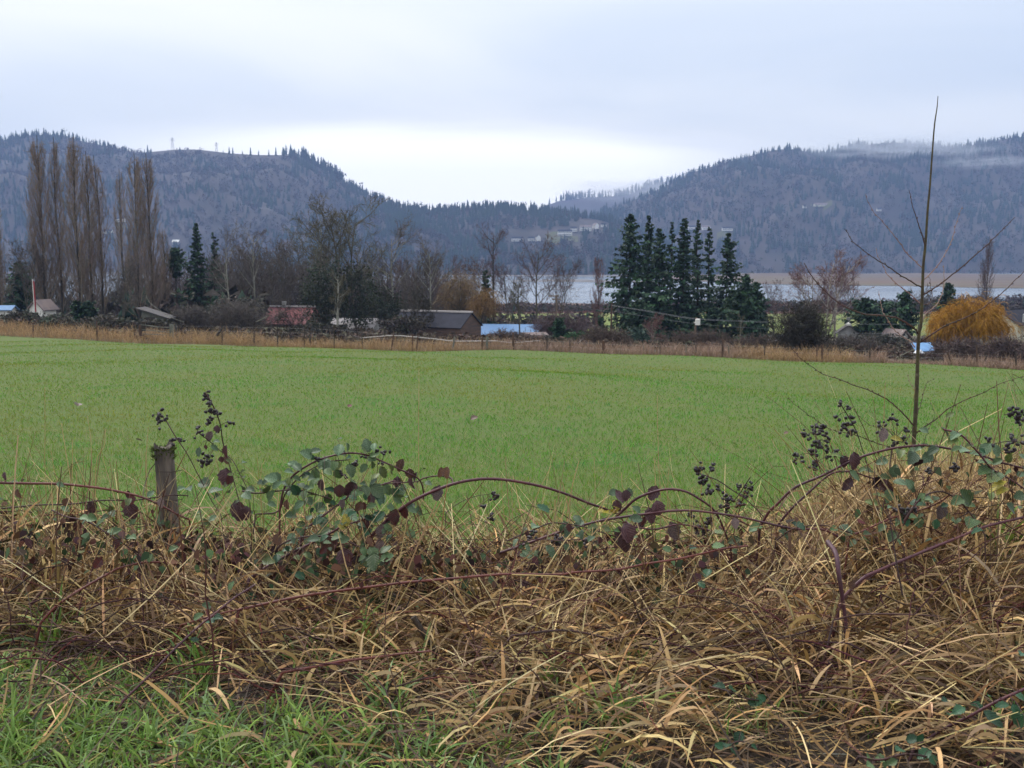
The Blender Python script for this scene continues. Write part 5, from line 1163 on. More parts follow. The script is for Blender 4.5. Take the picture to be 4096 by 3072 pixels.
# ================================================================ FIELD GRASS
def field_grass(n):
    Y = 6.0 * np.exp(rng.random(n) * math.log(92 / 6.0)); r = rng.uniform(-.56, .56, n); x = r * Y
    lim = 85.5 / np.maximum(1 + .43 * r, .5) - .3
    k = Y < lim; Y, x, r = Y[k], x[k], r[k]; n = len(Y)
    tuft = fbm(x * 1.9, Y * 1.9, 51, 4); patch = fbm(x * .35, Y * .22, 52, 4)
    x = x + rng.normal(0, .02, n)
    L = np.clip(.070 + .022 * tuft + rng.normal(0, .015, n), .025, .16) * (1 + np.clip(Y - 12, 0, 60) * .008)
    w_ = .0053 * np.maximum(1, Y / 8.5) ** .8 * rng.uniform(.7, 1.3, n)
    base = np.stack([x, Y, gz(x, Y) - .004], -1)
    V, Fc, per = blades(base, rng.uniform(0, 6.28, n), L, w_, np.abs(rng.normal(.35, .35, n)), rng.uniform(.3, 1.6, n), 2)
    g = palette(n, [(.090, .250, .024), (.070, .205, .028), (.125, .265, .022), (.085, .215, .055)], .16)
    yl = palette(n, [(.190, .212, .028), (.225, .205, .046), (.160, .200, .022)], .16)
    f = np.clip(.20 + .42 * patch + .34 * np.clip((Y - 12) / 40, 0, 1) - .22 * np.clip(r * 1.2, -.3, .5) + rng.normal(0, .25, n) - .12 * tuft, 0, 1)[:, None]
    c = g * (1 - f) + yl * f; c = c * np.exp(.09 * tuft[:, None])
    blue = (tuft > .9)[:, None]; c = np.where(blue, c * np.array([.78, .98, 1.35]), c)
    m = Mass(); m.add(V, Fc, np.repeat(c, per, 0)); o = obj('field_grass', m.me('field_grass', M['turf'])); tag(o, 'short green pasture grass all over the field', 'grass', kind='stuff')
field_grass(195000)
# wiry pale seed stalks over the near field
def bents(n):
    Y = rng.uniform(6.4, 15, n); x = rng.uniform(-.55, .55, n) * Y; base = np.stack([x, Y, gz(x, Y)], -1)
    V, Fc, per = blades(base, rng.uniform(0, 6.28, n), rng.uniform(.06, .17, n), np.full(n, .003), np.abs(rng.normal(.5, .4, n)), rng.uniform(0, 1, n), 2)
    m = Mass(); m.add(V, Fc, np.repeat(palette(n, [(.30, .27, .12), (.24, .2, .09)], .2), per, 0)); o = obj('dry_bents', m.me('dry_bents', M['straw'])); tag(o, 'thin dry bents mixed into the near field grass', 'grass', kind='stuff')
bents(9000)

# ================================================================ FOREGROUND DEAD GRASS
def mound(px):
    """how high the dead grass stands at each place across the view, in metres"""
    return np.interp(px, [-80, 60, 200, 330, 480, 620, 730, 800, 860, 920, 1100], [.58, .54, .44, .43, .42, .42, .45, .56, .76, .82, .88])
STRAW = [(.48, .36, .175), (.32, .22, .105), (.66, .52, .28), (.13, .08, .046), (.31, .21, .095), (.085, .045, .034), (.11, .05, .036)]
LEAFS = [(.42, .265, .105), (.30, .18, .07), (.55, .39, .18), (.13, .075, .038), (.33, .235, .13), (.085, .048, .032)]
DARKS = [(.060, .040, .030), (.035, .024, .021), (.105, .068, .042)]
def spread(n, y0, y1, px0=-70, px1=1094, pw=1.0):
    px = rng.uniform(px0, px1, n); Y = y0 + (y1 - y0) * rng.random(n) ** pw; return px, Y, (px - 512) / 992.6 * Y
def dens_edge(px, Y):
    """thin the dead grass out where green verge grass takes over at the bottom left"""
    lim = np.interp(px, [0, 150, 300, 400, 520, 760, 1024], [4.4, 4.1, 3.6, 3.2, 2.9, 2.6, 2.4])
    return np.clip((Y - lim) / .3 + .4, .05, 1) * np.where((px > 150) & (px < 780), np.clip((Y - 3.1) / 1.3, .35, 1), np.clip((Y - 2.8) / 1.2, .55, 1))
dead = Mass()
# matted litter, dark and flat
n = 12000; px, Y, x = spread(n, 2.5, 6.3); H = mound(px) * np.clip((Y - 3.2) / 2.0, .10, 1)
base = np.stack([x, Y, gz(x, Y) + rng.uniform(0, .22, n) ** 1.0 * H], -1)
V, Fc, per = blades(base, rng.uniform(0, 6.28, n), rng.uniform(.10, .40, n), rng.uniform(.004, .011, n), rng.uniform(1.2, 1.8, n), rng.normal(.2, .5, n), 3)
dead.add(V, Fc, np.repeat(palette(n, DARKS + LEAFS[:1], .22), per, 0))
# straw lies in combed bundles: stems of one bundle share a direction
nb = 430; bpx, bY, bx = spread(nb, 3.1, 6.2); blie = rng.random(nb)
baz = np.where(blie < .42, rng.normal(math.radians(-25), .5, nb), np.where(blie < .78, rng.normal(math.radians(200), .5, nb), rng.uniform(0, 6.28, nb)))
blean = np.clip(rng.normal(1.22, .25, nb) - np.clip((bY - 3.9) / .6, 0, 1) * rng.uniform(.1, .85, nb), .2, 1.6)
def bundle(n, sp):
    i = rng.integers(0, nb, n); loose = rng.random(n) < .22
    px = np.where(loose, rng.uniform(-70, 1094, n), bpx[i] + rng.normal(0, sp, n)); Y = np.clip(np.where(loose, rng.uniform(3.1, 6.2, n), bY[i] + rng.normal(0, .16, n)), 3.05, 6.3)
    az = np.where(loose, rng.uniform(0, 6.28, n), baz[i] + rng.normal(0, .26, n)); lean = np.where(loose, rng.uniform(.3, 1.6, n), blean[i] + rng.normal(0, .16, n))
    k = rng.random(n) < dens_edge(px, Y); return px[k], Y[k], (px[k] - 512) / 992.6 * Y[k], az[k], np.clip(lean[k], .1, 1.7), i[k]
px, Y, x, az, lean, i = bundle(9000, 26); n = len(px); H = mound(px) * np.clip((Y - 3.0) / 2.1, .22, 1)
base = np.stack([x, Y, gz(x, Y) + rng.uniform(0, .65, n) * H], -1)
V, Fc, per = blades(base, az, rng.uniform(.22, .75, n) * (.7 + H), rng.uniform(.0028, .0064, n), lean, rng.normal(.25, .28, n), 4, prof=1.0)
dead.add(V, Fc, np.repeat(palette(n, STRAW, .2), per, 0))
# broad papery leaf blades drooping off the bundles
px, Y, x, az, lean, i = bundle(11500, 30); n = len(px); H = mound(px) * np.clip((Y - 3.0) / 2.1, .18, 1)
base = np.stack([x, Y, gz(x, Y) + rng.uniform(.15, .9, n) * H], -1)
V, Fc, per = blades(base, az + rng.normal(0, .5, n), rng.uniform(.10, .36, n), rng.uniform(.006, .019, n), lean * rng.uniform(.5, 1.1, n), rng.uniform(.3, 2.3, n), 5, prof=.7)
dead.add(V, Fc, np.repeat(palette(n, LEAFS, .22), per, 0))
# standing straw, upright
n = 4200; px, Y, x = spread(n, 4.4, 6.3); H = mound(px); base = np.stack([x, Y, gz(x, Y)], -1)
V, Fc, per = blades(base, rng.uniform(0, 6.28, n), H * rng.uniform(.4, 1.05, n), rng.uniform(.0025, .0048, n), np.abs(rng.normal(.25, .25, n)), rng.uniform(0, .9, n), 4, prof=1.0)
dead.add(V, Fc, np.repeat(palette(n, STRAW, .2), per, 0))
o = obj('dead_grass', dead.me('dead_grass', M['straw'])); tag(o, 'tangle of dead straw coloured grass under the brambles', 'dead grass', kind='stuff')
# thick stand of curled pale grass on the bank at the right
bank = Mass(); n = 18000; px, Y, x = spread(n, 5.0, 9.2, 690, 1110)
lim = np.interp(px, [690, 740, 790, 830, 870, 930, 1100], [5.3, 5.7, 6.6, 7.3, 7.8, 8.4, 9.0]); k = Y < lim + rng.normal(0, .12, n); px, Y, x = px[k], Y[k], x[k]; n = len(px)
top = np.interp(px, [690, 740, 780, 830, 870, 900, 960, 1024, 1100], [.26, .36, .50, .62, .70, .74, .74, .76, .8])
L = top * rng.uniform(.65, 1.15, n); base = np.stack([x, Y, gz(x, Y) - .02], -1)
V, Fc, per = blades(base, rng.uniform(0, 6.28, n), L, rng.uniform(.0035, .0085, n), np.abs(rng.normal(.10, .12, n)), np.abs(rng.normal(.9, .8, n)), 6, prof=.72)
bank.add(V, Fc, np.repeat(palette(n, [(.46, .325, .155), (.38, .255, .110), (.55, .42, .22), (.28, .18, .075)], .18), per, 0))
o = obj('bank_grass', bank.me('bank_grass', M['straw'])); tag(o, 'dense stand of curled pale dead grass on the bank round the sapling', 'dead grass', kind='stuff')

# ---- green verge grass at the bottom
vg = Mass()
def green(px, Y, n, Lr, wr, cols, lean=.35, curl=(.4, 1.9), jit=.17):
    x = (px - 512) / 992.6 * Y; base = np.stack([x, Y, gz(x, Y) - .005], -1)
    V, Fc, per = blades(base, rng.uniform(0, 6.28, n), rng.uniform(*Lr, n), rng.uniform(*wr, n), np.abs(rng.normal(lean, .3, n)), rng.uniform(*curl, n), 5, prof=.72)
    vg.add(V, Fc, np.repeat(palette(n, cols, jit), per, 0))
GR = [(.125, .225, .040), (.170, .280, .050), (.080, .150, .034), (.22, .30, .055), (.19, .28, .12)]
n = 32000; px, Y, x = spread(n, 2.45, 4.9, -90, 700)
lim = np.interp(px, [-90, 0, 100, 200, 290, 360, 460, 620, 700], [4.45, 4.3, 4.05, 3.75, 3.45, 3.2, 3.05, 2.95, 2.8]); cl = fbm(px / 14., Y * 5, 91, 4)
k = (Y < lim + .22 * cl) & (rng.random(n) < np.clip(.40 + .42 * cl, .05, 1)); px, Y = px[k], Y[k]
green(px, Y, len(px), (.06, .18), (.005, .011), GR, .55)
n = 1500; px, Y, x = spread(n, 2.6, 3.6, 600, 1060); cl = fbm(px / 16., Y * 5, 92, 3); k = cl > .55; green(px[k], Y[k], int(k.sum()), (.07, .19), (.004, .008), GR)
o = obj('verge_grass', vg.me('verge_grass', M['grass'])); tag(o, 'lush wet green grass on the verge at the lower left', 'grass', kind='stuff')
# single tufts of broad green blades one can pick out
def tuft(px, py, Y, n, L, w_, label, up=.35):
    b = Vector(at(px, py, Y)); b.z = max(b.z, float(gz(b.x, b.y)) - .02)
    base = np.array([[0, 0, 0.]]) + rng.normal(size=(n, 3)) * np.array([.035, .03, .004])
    V, Fc, per = blades(base, np.arange(n) * 2.399 + rng.normal(0, .4, n), L * rng.uniform(.6, 1.15, n), w_ * rng.uniform(.7, 1.2, n), np.abs(rng.normal(up, .22, n)), rng.uniform(.5, 1.7, n), 6, prof=.72)
    o = obj('grass_tuft', mesh('grass_tuft', V, Fc, M['grass'], np.repeat(palette(n, GR, .14), per, 0)), loc=tuple(b)); tag(o, label, 'grass tuft', 'green tufts growing through the dead grass')
for a in ((52, 645, 4.3, 22, .30, .013, 'tall upright green tuft at the far left edge of the dead grass'), (195, 672, 3.9, 20, .24, .012, 'arching green tuft right of the tall left one'), (385, 720, 3.5, 18, .27, .012, 'tallest bluish green tuft in the middle with drooping tips'), (398, 745, 3.35, 14, .22, .011, 'low green tuft just below the tallest bluish middle one'),
          (372, 640, 4.15, 10, .20, .010, 'small bright green tuft in the straw above the dark stick'), (318, 680, 3.8, 12, .2, .010, 'thin green tuft left of the dark fallen stick'), (412, 672, 3.9, 12, .2, .010, 'flat green tuft beside the dark leaning twig'), (490, 726, 3.45, 18, .22, .010, 'pale green tuft right of the tallest middle one'), (548, 690, 3.75, 12, .2, .010, 'slim green tuft lit among drooping straw leaves'),
          (612, 735, 3.4, 16, .3, .012, 'large tuft with two long arching blades at the bottom centre'), (560, 742, 3.3, 14, .2, .010, 'bushy green tuft left of the large arching one'), (630, 672, 3.95, 9, .22, .010, 'thin tall green tuft high in the straw right of centre'), (875, 560, 5.0, 8, .4, .014, 'few long green blades beside the dark stake'), (1008, 560, 4.6, 9, .42, .016, 'long green blades hanging at the right edge'), (300, 655, 4.1, 9, .18, .009, 'little green tuft just right of the bramble sprig')):
    tuft(*a)

# ---- tall single straw stalks
SG = 'tall straw stalks standing above the brambles'
def stalk(pts, Y, label, r=.0026, root=True):
    P = [np.array(at(px, py, Y)) for px, py in pts]
    if root: g_ = P[0].copy(); g_[2] = float(gz(g_[0], g_[1])) - .03; P = [g_ + (P[0] - P[1]) * np.array([.3, 0, 0])] + P
    o = P[0].copy(); P = spline(np.array(P) - o, 10); m = MB(); m.tube(P, np.linspace(r, r * .55, 10), 5)
    me = mesh('straw_stalk', np.array(m.V), [tuple(f) for f in m.F], M['straw'], palette(1, [(.46, .34, .17), (.40, .29, .13)], .1).repeat(len(m.V), 0)); ob = obj('straw_stalk', me, loc=tuple(o)); tag(ob, label, 'grass stalk', SG)
qL = lambda a, b: (a / 8.297, 375 + b / 8.297)
qR = lambda a, b: (512 + a / 8.641, 425 + b / 8.641)
qM = lambda a, b: (256 + a / 8.641, 425 + b / 8.641)
qQ = lambda a, b: (768 + a / 7.375, 375 + b / 7.375)
qLL = lambda a, b: (a / 8.598, 575 + b / 8.598)
qLM = lambda a, b: (256 + a / 8.598, 575 + b / 8.598)
qLR = lambda a, b: (512 + a / 8.598, 575 + b / 8.598)
qLQ = lambda a, b: (768 + a / 8.598, 575 + b / 8.598)
for pts, Y, l in (([qL(600, 1000), qL(545, 640), qL(510, 400)], 5.5, 'straight pale stalk second tall one from the left edge'), ([qL(770, 950), qL(755, 560), qL(725, 340)], 5.6, 'tall thin stalk left of the pair that crosses the red cane'), ([qL(1005, 1270), qL(920, 930), qL(850, 675)], 5.1, 'thick bright stalk leaning left before the moss topped post'), ([qL(375, 830), qL(374, 500), qL(372, 100)], 5.9, 'faintest and tallest stalk at the far left'),
                  ([qL(795, 1130), qL(700, 880), qL(620, 680)], 5.3, 'short bright stalk leaning left between two tall ones'), ([qL(640, 960), qL(636, 800)], 5.4, 'shortest upright stalk above the red cane at the left'), ([qL(790, 820), qL(862, 600), qL(875, 450)], 5.7, 'stalk bent to the right at its tip left of the post'), ([qL(490, 1000), qL(450, 800), qL(425, 630)], 5.6, 'grey thin stalk between the two left tall ones'), ([qL(420, 990), qL(330, 850), qL(230, 600)], 5.5, 'pale stalk leaning far left near the edge'),
                  ([qL(1110, 1040), qL(1160, 830), qL(1190, 690)], 5.7, 'short stalk leaning right just left of the post'), ([qL(1215, 800), qL(1230, 430)], 5.9, 'thin dark stalk rising close to the left side of the post'), ([qM(40, 490), qM(72, 310)], 5.8, 'short stalk at the left end of the leafy arch'), ([qM(2155, 990), qM(2135, 700), qM(2115, 420)], 5.4, 'stalk crossing the middle arching cane at its top'), ([qM(2212, 620), qM(2180, 410)], 5.5, 'short stalk right beside the one over the arch top'),
                  ([qR(120, 1000), qR(200, 650), qR(340, 350)], 5.3, 'stalk leaning right across the falling red cane'), ([qR(718, 780), qR(718, 500), qR(712, 280)], 5.3, 'double pale stalk upright where the big arch dives'), ([qR(990, 700), qR(955, 540), qR(945, 410)], 5.2, 'bright paired stalk above the dark red leaves'), ([qR(1285, 700), qR(1270, 400), qR(1258, 0), qR(1255, -260)], 5.5, 'tallest straw stalk in the middle of the picture'), ([qR(1235, 680), qR(1238, 450), qR(1225, 270)], 5.4, 'stalk just left of the tallest one'), ([qR(1375, 810), qR(1310, 500), qR(1235, 300)], 5.2, 'stalk leaning left across the tallest one'),
                  ([qR(1345, 600), qR(1355, 380)], 5.6, 'short stalk between the tallest one and the small arch'), ([qR(1560, 1030), qR(1555, 540)], 5.2, 'stalk upright right of the small arch'), ([qR(375, 680), qR(355, 900)], 5.1, 'short dry stalk under the falling red cane'), ([(418.5, 440), (418.8, 396), (419, 368)], 6.6, 'lone thin stalk in the near field left of centre'),
                  ([qQ(1900, 1500), qQ(1620, 1000), qQ(1330, 420)], 4.6, 'long stalk leaning left at the right edge, topmost of the pair'), ([qQ(1890, 1300), qQ(1650, 900), qQ(1480, 420)], 4.7, 'long stalk leaning left at the right edge, lower of the pair'), ([qQ(1485, 1000), qQ(1480, 380)], 5.0, 'thin upright stalk right of the sapling')):
    stalk(pts, Y, l)
LSG = 'long straw stalks lying across the dead grass'
def lying(pts, Y0, Y1, label, r=.0032):
    n = len(pts); P = np.array([at(px, py, Y0 + (Y1 - Y0) * i / max(1, n - 1)) for i, (px, py) in enumerate(pts)]); o = P[0].copy(); P = spline(P - o, 12); m = MB(); m.tube(P, np.linspace(r, r * .6, 12), 5)
    ob = obj('straw_stalk', mesh('straw_stalk', np.array(m.V), [tuple(f) for f in m.F], M['straw'], palette(1, [(.50, .37, .17), (.44, .33, .14)], .08).repeat(len(m.V), 0)), loc=tuple(o)); tag(ob, label, 'grass stalk', LSG)
for pts, a, c, l in (([qLQ(830, 1270), qLQ(1280, 1070), qLQ(1700, 870), qLQ(2000, 700), qLQ(2300, 520)], 3.45, 3.4, 'longest pale stalk rising to the right edge at the lower right'), ([qLQ(0, 60), qLQ(500, 115), qLQ(1000, 135), qLQ(1500, 145)], 4.0, 3.95, 'nearly level pale stalk at the right under the thick violet stem'), ([qLR(0, -5), qLR(500, 20), qLR(840, 105), qLR(1100, 300), qLR(1280, 470)], 4.15, 3.95, 'pale stalk bending down right in the lower middle'), ([qLM(60, 120), qLM(500, 130), qLM(860, 175)], 4.25, 4.2, 'pale level stalk left of the long red cane'),
                     ([qLM(100, 30), qLM(480, 240), qLM(830, 465)], 4.35, 4.1, 'thick pale stalk slanting down right under the red cane'), ([qLR(420, 450), qLR(1000, 700), qLR(1500, 900), qLR(1900, 1080)], 4.0, 3.75, 'long pale stalk slanting down right in the right half'), ([qLR(1380, 490), qLR(1240, 600), qLR(1090, 700)], 3.9, 3.9, 'short stalk slanting down left in the right half'), ([qLL(600, 30), qLL(950, 300), qLL(1500, 560)], 4.4, 4.15, 'pale stalk slanting down right at the left side'),
                     ([qLL(700, 130), qLL(880, 380), qLL(960, 540)], 4.45, 4.3, 'steep pale stalk at the left side below the red cane'), ([qLR(250, 830), qLR(450, 1040), qLR(680, 1280)], 3.7, 3.5, 'pale stalk above the large arching tuft'), ([qLQ(160, 1050), qLQ(700, 1050), qLQ(1300, 1080)], 3.55, 3.5, 'level yellowish stalk at the lower right'), ([qLQ(1690, 0), qLQ(1820, 400), qLQ(1990, 1060)], 3.7, 3.6, 'steep straight stalk near the right edge'), ([qLQ(0, 20), qLQ(250, 360), qLQ(330, 480)], 4.0, 3.9, 'bright straight stalk left of the thick violet stem')):
    lying(pts, a, c, l)
# ================================================================ BRAMBLES
def leaflet_me(kind, seed):
    r = np.random.default_rng(seed); rows = 9; V = []; asp = r.uniform(.34, .43); fold = r.uniform(.10, .42); droop = r.uniform(.05, .35); tw = r.uniform(-.25, .25)
    for i in range(rows):
        t = i / (rows - 1); w_ = asp * (math.sin(math.pi * min(1, t * .93 + .05)) ** .75) * (1.12 - .35 * t)
        if i == 0: w_ = .03
        if i == rows - 1: w_ = .012
        for j, q in enumerate((-1, -.5, 0, .5, 1)):
            ser = (1 + (.11 if i % 2 else -.09)) if abs(q) == 1 else 1
            xx = q * w_ * ser; yy = t - (.05 if abs(q) == .5 else 0) + (0.03 * (i % 2) if abs(q) == 1 else 0)
            zz = abs(xx) * fold * 1.6 - droop * t * t + .018 * ((i + (abs(q) == .5)) % 2) + tw * xx * t + r.normal(0, .006)
            V.append((xx, yy, zz))
    Fc = [(i * 5 + j, i * 5 + j + 1, (i + 1) * 5 + j + 1, (i + 1) * 5 + j) for i in range(rows - 1) for j in range(4)]
    return mesh('leaf', np.array(V), Fc, M[kind], smooth=True)
LM = {}
for k in ('lf_green', 'lf_blue', 'lf_deep', 'lf_olive', 'lf_purple', 'lf_red', 'lf_yellow', 'lf_grey', 'lf_brown'):
    LM[k] = [leaflet_me(k, hash_ + i) for i, hash_ in enumerate((len(k) * 7 + ord(k[3]),) * 5)]
def berry_me():
    import bmesh
    bm = bmesh.new(); bmesh.ops.create_icosphere(bm, subdivisions=2, radius=1.0)
    for v in bm.verts:
        c = v.co.normalized(); v.co = c * (1 + .16 * math.sin(5 * c.x + 1) * math.sin(5 * c.y) * 1.3 + .12 * math.cos(7 * c.z + 3 * c.x)); v.co.z *= 1.15
    me = bpy.data.meshes.new('berry'); bm.to_mesh(me); bm.free(); me.materials.append(M['berry'])
    for p in me.polygons: p.use_smooth = True
    return me
BERRY = berry_me()
canes = []
class Cane:
    def __init__(s, label, pts, Y, r, mat='cane', root=None, thorns=True, cat='bramble cane', name='bramble_cane'):
        """pts: places along the stem, Y: depth at each end"""
        n = len(pts); s.px = spline(np.array(pts, float), n * 10)
        m_ = len(s.px); ys = np.interp(np.linspace(0, 1, m_), np.linspace(0, 1, len(Y)), Y)
        ys = ys + .05 * np.sin(np.linspace(0, 5, m_) + len(canes))
        P = np.array([at(a, b, y) for (a, b), y in zip(s.px, ys)]); s.Y = ys; s.r = r; s.thorns = thorns
        if root:
            e = P[0] if root == 's' else P[-1]; d = (P[0] - P[3]) if root == 's' else (P[-1] - P[-4]); g_ = float(gz(e[0], e[1])) - .06
            ext = [e + np.array([d[0] * 2.0, d[1] * 2.0, (g_ - e[2]) * .5]), np.array([e[0] + d[0] * 3.0, e[1] + d[1] * 3, g_])]
            ext = np.array(ext); P2 = np.vstack([ext[::-1], P]) if root == 's' else np.vstack([P, ext])
        else: P2 = P
        s.P = P; s.full = P2; s.o = P2[len(P2) // 2].copy(); s.mat = mat
        s.e = empty(name, s.o, label, cat, 'bramble canes arching over the dead grass'); s.side = []; canes.append(s)
    def finish(s):
        m = MB(); n = len(s.full); R = np.linspace(s.r * 1.1, s.r * .72, n); m.tube(s.full - s.o, R, 7)
        for P, r in s.side: m.tube(P - s.o, np.linspace(r, r * .6, len(P)), 4)
        if s.thorns:
            L = np.linalg.norm(np.diff(s.full, axis=0), axis=1); cum = np.concatenate([[0], L.cumsum()]); q = np.arange(.02, cum[-1], .021)
            for d in q:
                i = min(n - 2, int(np.searchsorted(cum, d)) - 1); i = max(i, 0); f = (d - cum[i]) / max(L[i], 1e-6); p = s.full[i] * (1 - f) + s.full[i + 1] * f - s.o; t = norm(s.full[i + 1] - s.full[i])
                v = rng.normal(size=3); v -= v @ t * t; v = norm(v); b_ = np.cross(t, v); rr = s.r
                a0 = p + v * rr * .8; tip = p + v * (rr + .0085) - t * .003
                m.add([a0 + t * .003, a0 - t * .003 + b_ * .002, a0 - t * .003 - b_ * .002, tip], [(0, 1, 3), (1, 2, 3), (2, 0, 3)])
        m.build('stem', M[s.mat], s.e, smooth=True)
def nearest(p, pool=None):
    best = None
    for c in (pool or canes):
        d = np.hypot(c.px[:, 0] - p[0], c.px[:, 1] - p[1]); i = int(d.argmin())
        if best is None or d[i] < best[0]: best = (d[i], c, i)
    return best
def leaf(p, size, kind, pool=None, hang=None):
    """one leaflet on a little stalk from the nearest cane"""
    d, c, i = nearest(p, pool); Y = c.Y[i] + rng.normal(0, .045) - .03
    ctr = np.array(at(p[0], p[1], Y)); s = size / F * Y * (.95 if kind in ('lf_purple', 'lf_red', 'lf_grey', 'lf_brown') else .98)
    stemp = c.P[i]; out = ctr - stemp; ang = math.atan2(out[2], out[0]) if np.hypot(out[0], out[2]) > .02 else rng.uniform(0, 6.28)
    dark = kind in ('lf_purple', 'lf_red', 'lf_grey', 'lf_brown')
    if dark and hang is None: hang = True
    if hang: dirv = np.array([.35 * rng.normal(), -.25, -1.0])
    else:
        ang += rng.normal(0, .5); dirv = np.array([math.cos(ang), -.35 + .45 * rng.normal(), .55 * math.sin(ang) - .05])
    dirv = norm(dirv)
    nrm = np.array([.45 * rng.normal(), -1.0, .35 + .35 * rng.normal()]) if hang else np.array([.35 * rng.normal(), -.62 + .25 * rng.normal(), .95])
    nrm = norm(nrm - nrm @ dirv * dirv); xax = np.cross(dirv, nrm)
    base = ctr - dirv * s * .5
    o = obj('leaf', LM[kind][int(rng.integers(5))], c.e)
    Mx = Matrix(((xax[0], dirv[0], nrm[0]), (xax[1], dirv[1], nrm[1]), (xax[2], dirv[2], nrm[2]))).to_4x4()
    wsc = rng.uniform(.9, 1.15); Mx = Mx @ Matrix.Diagonal((s * wsc, s, s, 1)); Mx.translation = Vector(base - c.o); o.matrix_basis = Mx
    mid = (stemp + base) / 2 + np.array([0, 0, .012]); c.side.append((spline([stemp, mid, base], 5), .0013))
    return o
def berries(p, n, size, pool=None):
    d, c, i = nearest(p, pool); Y = c.Y[i] + rng.normal(0, .03)
    ctr = np.array(at(p[0], p[1], Y)); s = size / F * Y; st = c.P[i]; m = MB(); org = ctr - c.o
    top = ctr + norm(ctr - st) * s * .15; m.tube(spline([st - ctr, (st - ctr) * .45 + np.array([0, 0, .01]), top - ctr], 6), np.linspace(.0016, .001, 6), 4)
    spots = []
    for k in range(n):
        q = rng.normal(size=3) * np.array([.42, .35, .48]) * s * .62; q = np.clip(q, -s * .62, s * .62); spots.append(q)
        a_ = (top - ctr) * rng.uniform(0, .8); m.tube(spline([a_ * .6, (a_ + q) * .5 + np.array([0, 0, .004]), q], 4), [.0010] * 4, 3)
    o = m.build('berry_cluster', M['cane_dark'], c.e, loc=tuple(org))
    for q in spots:
        b = obj('berry', BERRY, o, loc=tuple(q)); r = rng.uniform(.0062, .0095); b.scale = (r, r, r * rng.uniform(.9, 1.4)); b.rotation_euler = tuple(rng.uniform(0, 3, 3))

# ---- left end
C_a = Cane('red cane running level from the left edge to the moss topped post', [(-20, 482), qL(0, 895), qL(250, 900), qL(500, 905), qL(800, 935), qL(1000, 970), qL(1180, 1015), qL(1330, 1080), qL(1460, 1150), qL(1570, 1200)], (4.9, 5.3), .0068, 'cane_red', 'e')
C_b = Cane('thin dark cane just below the level red cane at the left edge', [(-20, 510), qL(0, 1110), qL(300, 1080), qL(600, 1070), qL(850, 1040), qL(1100, 1040), qL(1400, 1000), qL(1560, 1000)], (5.0, 5.4), .0042, 'cane_dark')
C_c = Cane('thin cane slanting down right under the left purple leaf', [qL(430, 1120), qL(560, 1180), qL(720, 1210), qL(900, 1320), qL(1040, 1410), qL(1180, 1520)], (4.8, 4.5), .0040, 'cane_dark', 'e')
C_d = Cane('red cane reaching from the lower left up to below the post', [qLL(350, 410), qLL(480, 270), qLL(560, 210), qLL(700, 120), qLL(910, 0), qL(1000, 1600), qL(1200, 1555), qL(1400, 1560), qL(1520, 1590)], (4.15, 4.6), .0058, 'cane_red', 's')
C_s1 = Cane('dark berry stem leaning left over the moss topped post', [qL(1380, 380), qL(1450, 500), qL(1550, 650), qL(1640, 820), qL(1760, 1050), qL(1830, 1150)], (5.6, 5.4), .0030, 'cane_dark', 'e', thorns=False)
C_s2 = Cane('tallest dark berry stem rising right of the moss topped post', [qL(1705, 150), qL(1770, 260), qL(1825, 400), qL(1850, 560), qL(1890, 700), qL(1945, 900), qL(1990, 1070), qL(2010, 1160)], (5.5, 5.4), .0036, 'cane_dark', 'e', thorns=False)
C_s3 = Cane('short dark berry stem crossing the tallest one from the left', [qL(1660, 490), qL(1740, 550), qL(1830, 630), qL(1930, 710), qL(2000, 840), qL(2060, 960)], (5.45, 5.4), .0026, 'cane_dark', 'e', thorns=False)
C_s4 = Cane('dark twig rising along the left side of the moss topped post', [qL(1320, 690), qL(1240, 800), qL(1200, 920), qL(1185, 1010), qL(1160, 1150)], (5.7, 5.5), .0026, 'cane_dark', 'e', thorns=False)
# ---- leafy arch
C_m1 = Cane('leafy green arch highest of the left middle', [qM(205, 740), qM(240, 560), qM(330, 430), qM(500, 320), qM(650, 268), qM(800, 243), qM(950, 258), qM(1100, 318), qM(1290, 405), qM(1400, 462), qM(1440, 540), qM(1450, 640)], (5.0, 5.2), .0052, 'cane', 's')
C_m2 = Cane('thick purple arch sweeping across the middle of the view', [qM(930, 1040), qM(1050, 905), qM(1170, 790), qM(1350, 660), qM(1560, 560), qM(1780, 490), qM(2000, 465), qM(2212, 482), qR(250, 530), qR(450, 590), qR(650, 670), qR(780, 715), qR(900, 760)], (5.0, 5.2), .0086, 'cane', 's')
C_m2b = Cane('thin side cane leaving the foot of the thick purple arch leftwards', [qM(1170, 790), qM(1080, 785), qM(980, 800), qM(890, 830), qM(820, 850), qM(700, 900)], (5.05, 5.0), .0050, 'cane', 'e')
C_m3 = Cane('short side cane bending back from the thick arch with red brown leaves', [qM(1700, 500), qM(1690, 465), qM(1640, 443), qM(1550, 440), qM(1450, 460), qM(1380, 490), qM(1200, 500), qM(1050, 525)], (5.15, 5.3), .0040, 'cane')
C_m4 = Cane('purple cane rising right under the leafy arch', [qM(-60, 1330), qM(100, 1220), qM(300, 1110), qM(480, 1020), qM(650, 930), qM(760, 860)], (4.45, 4.65), .0066, 'cane', 's')
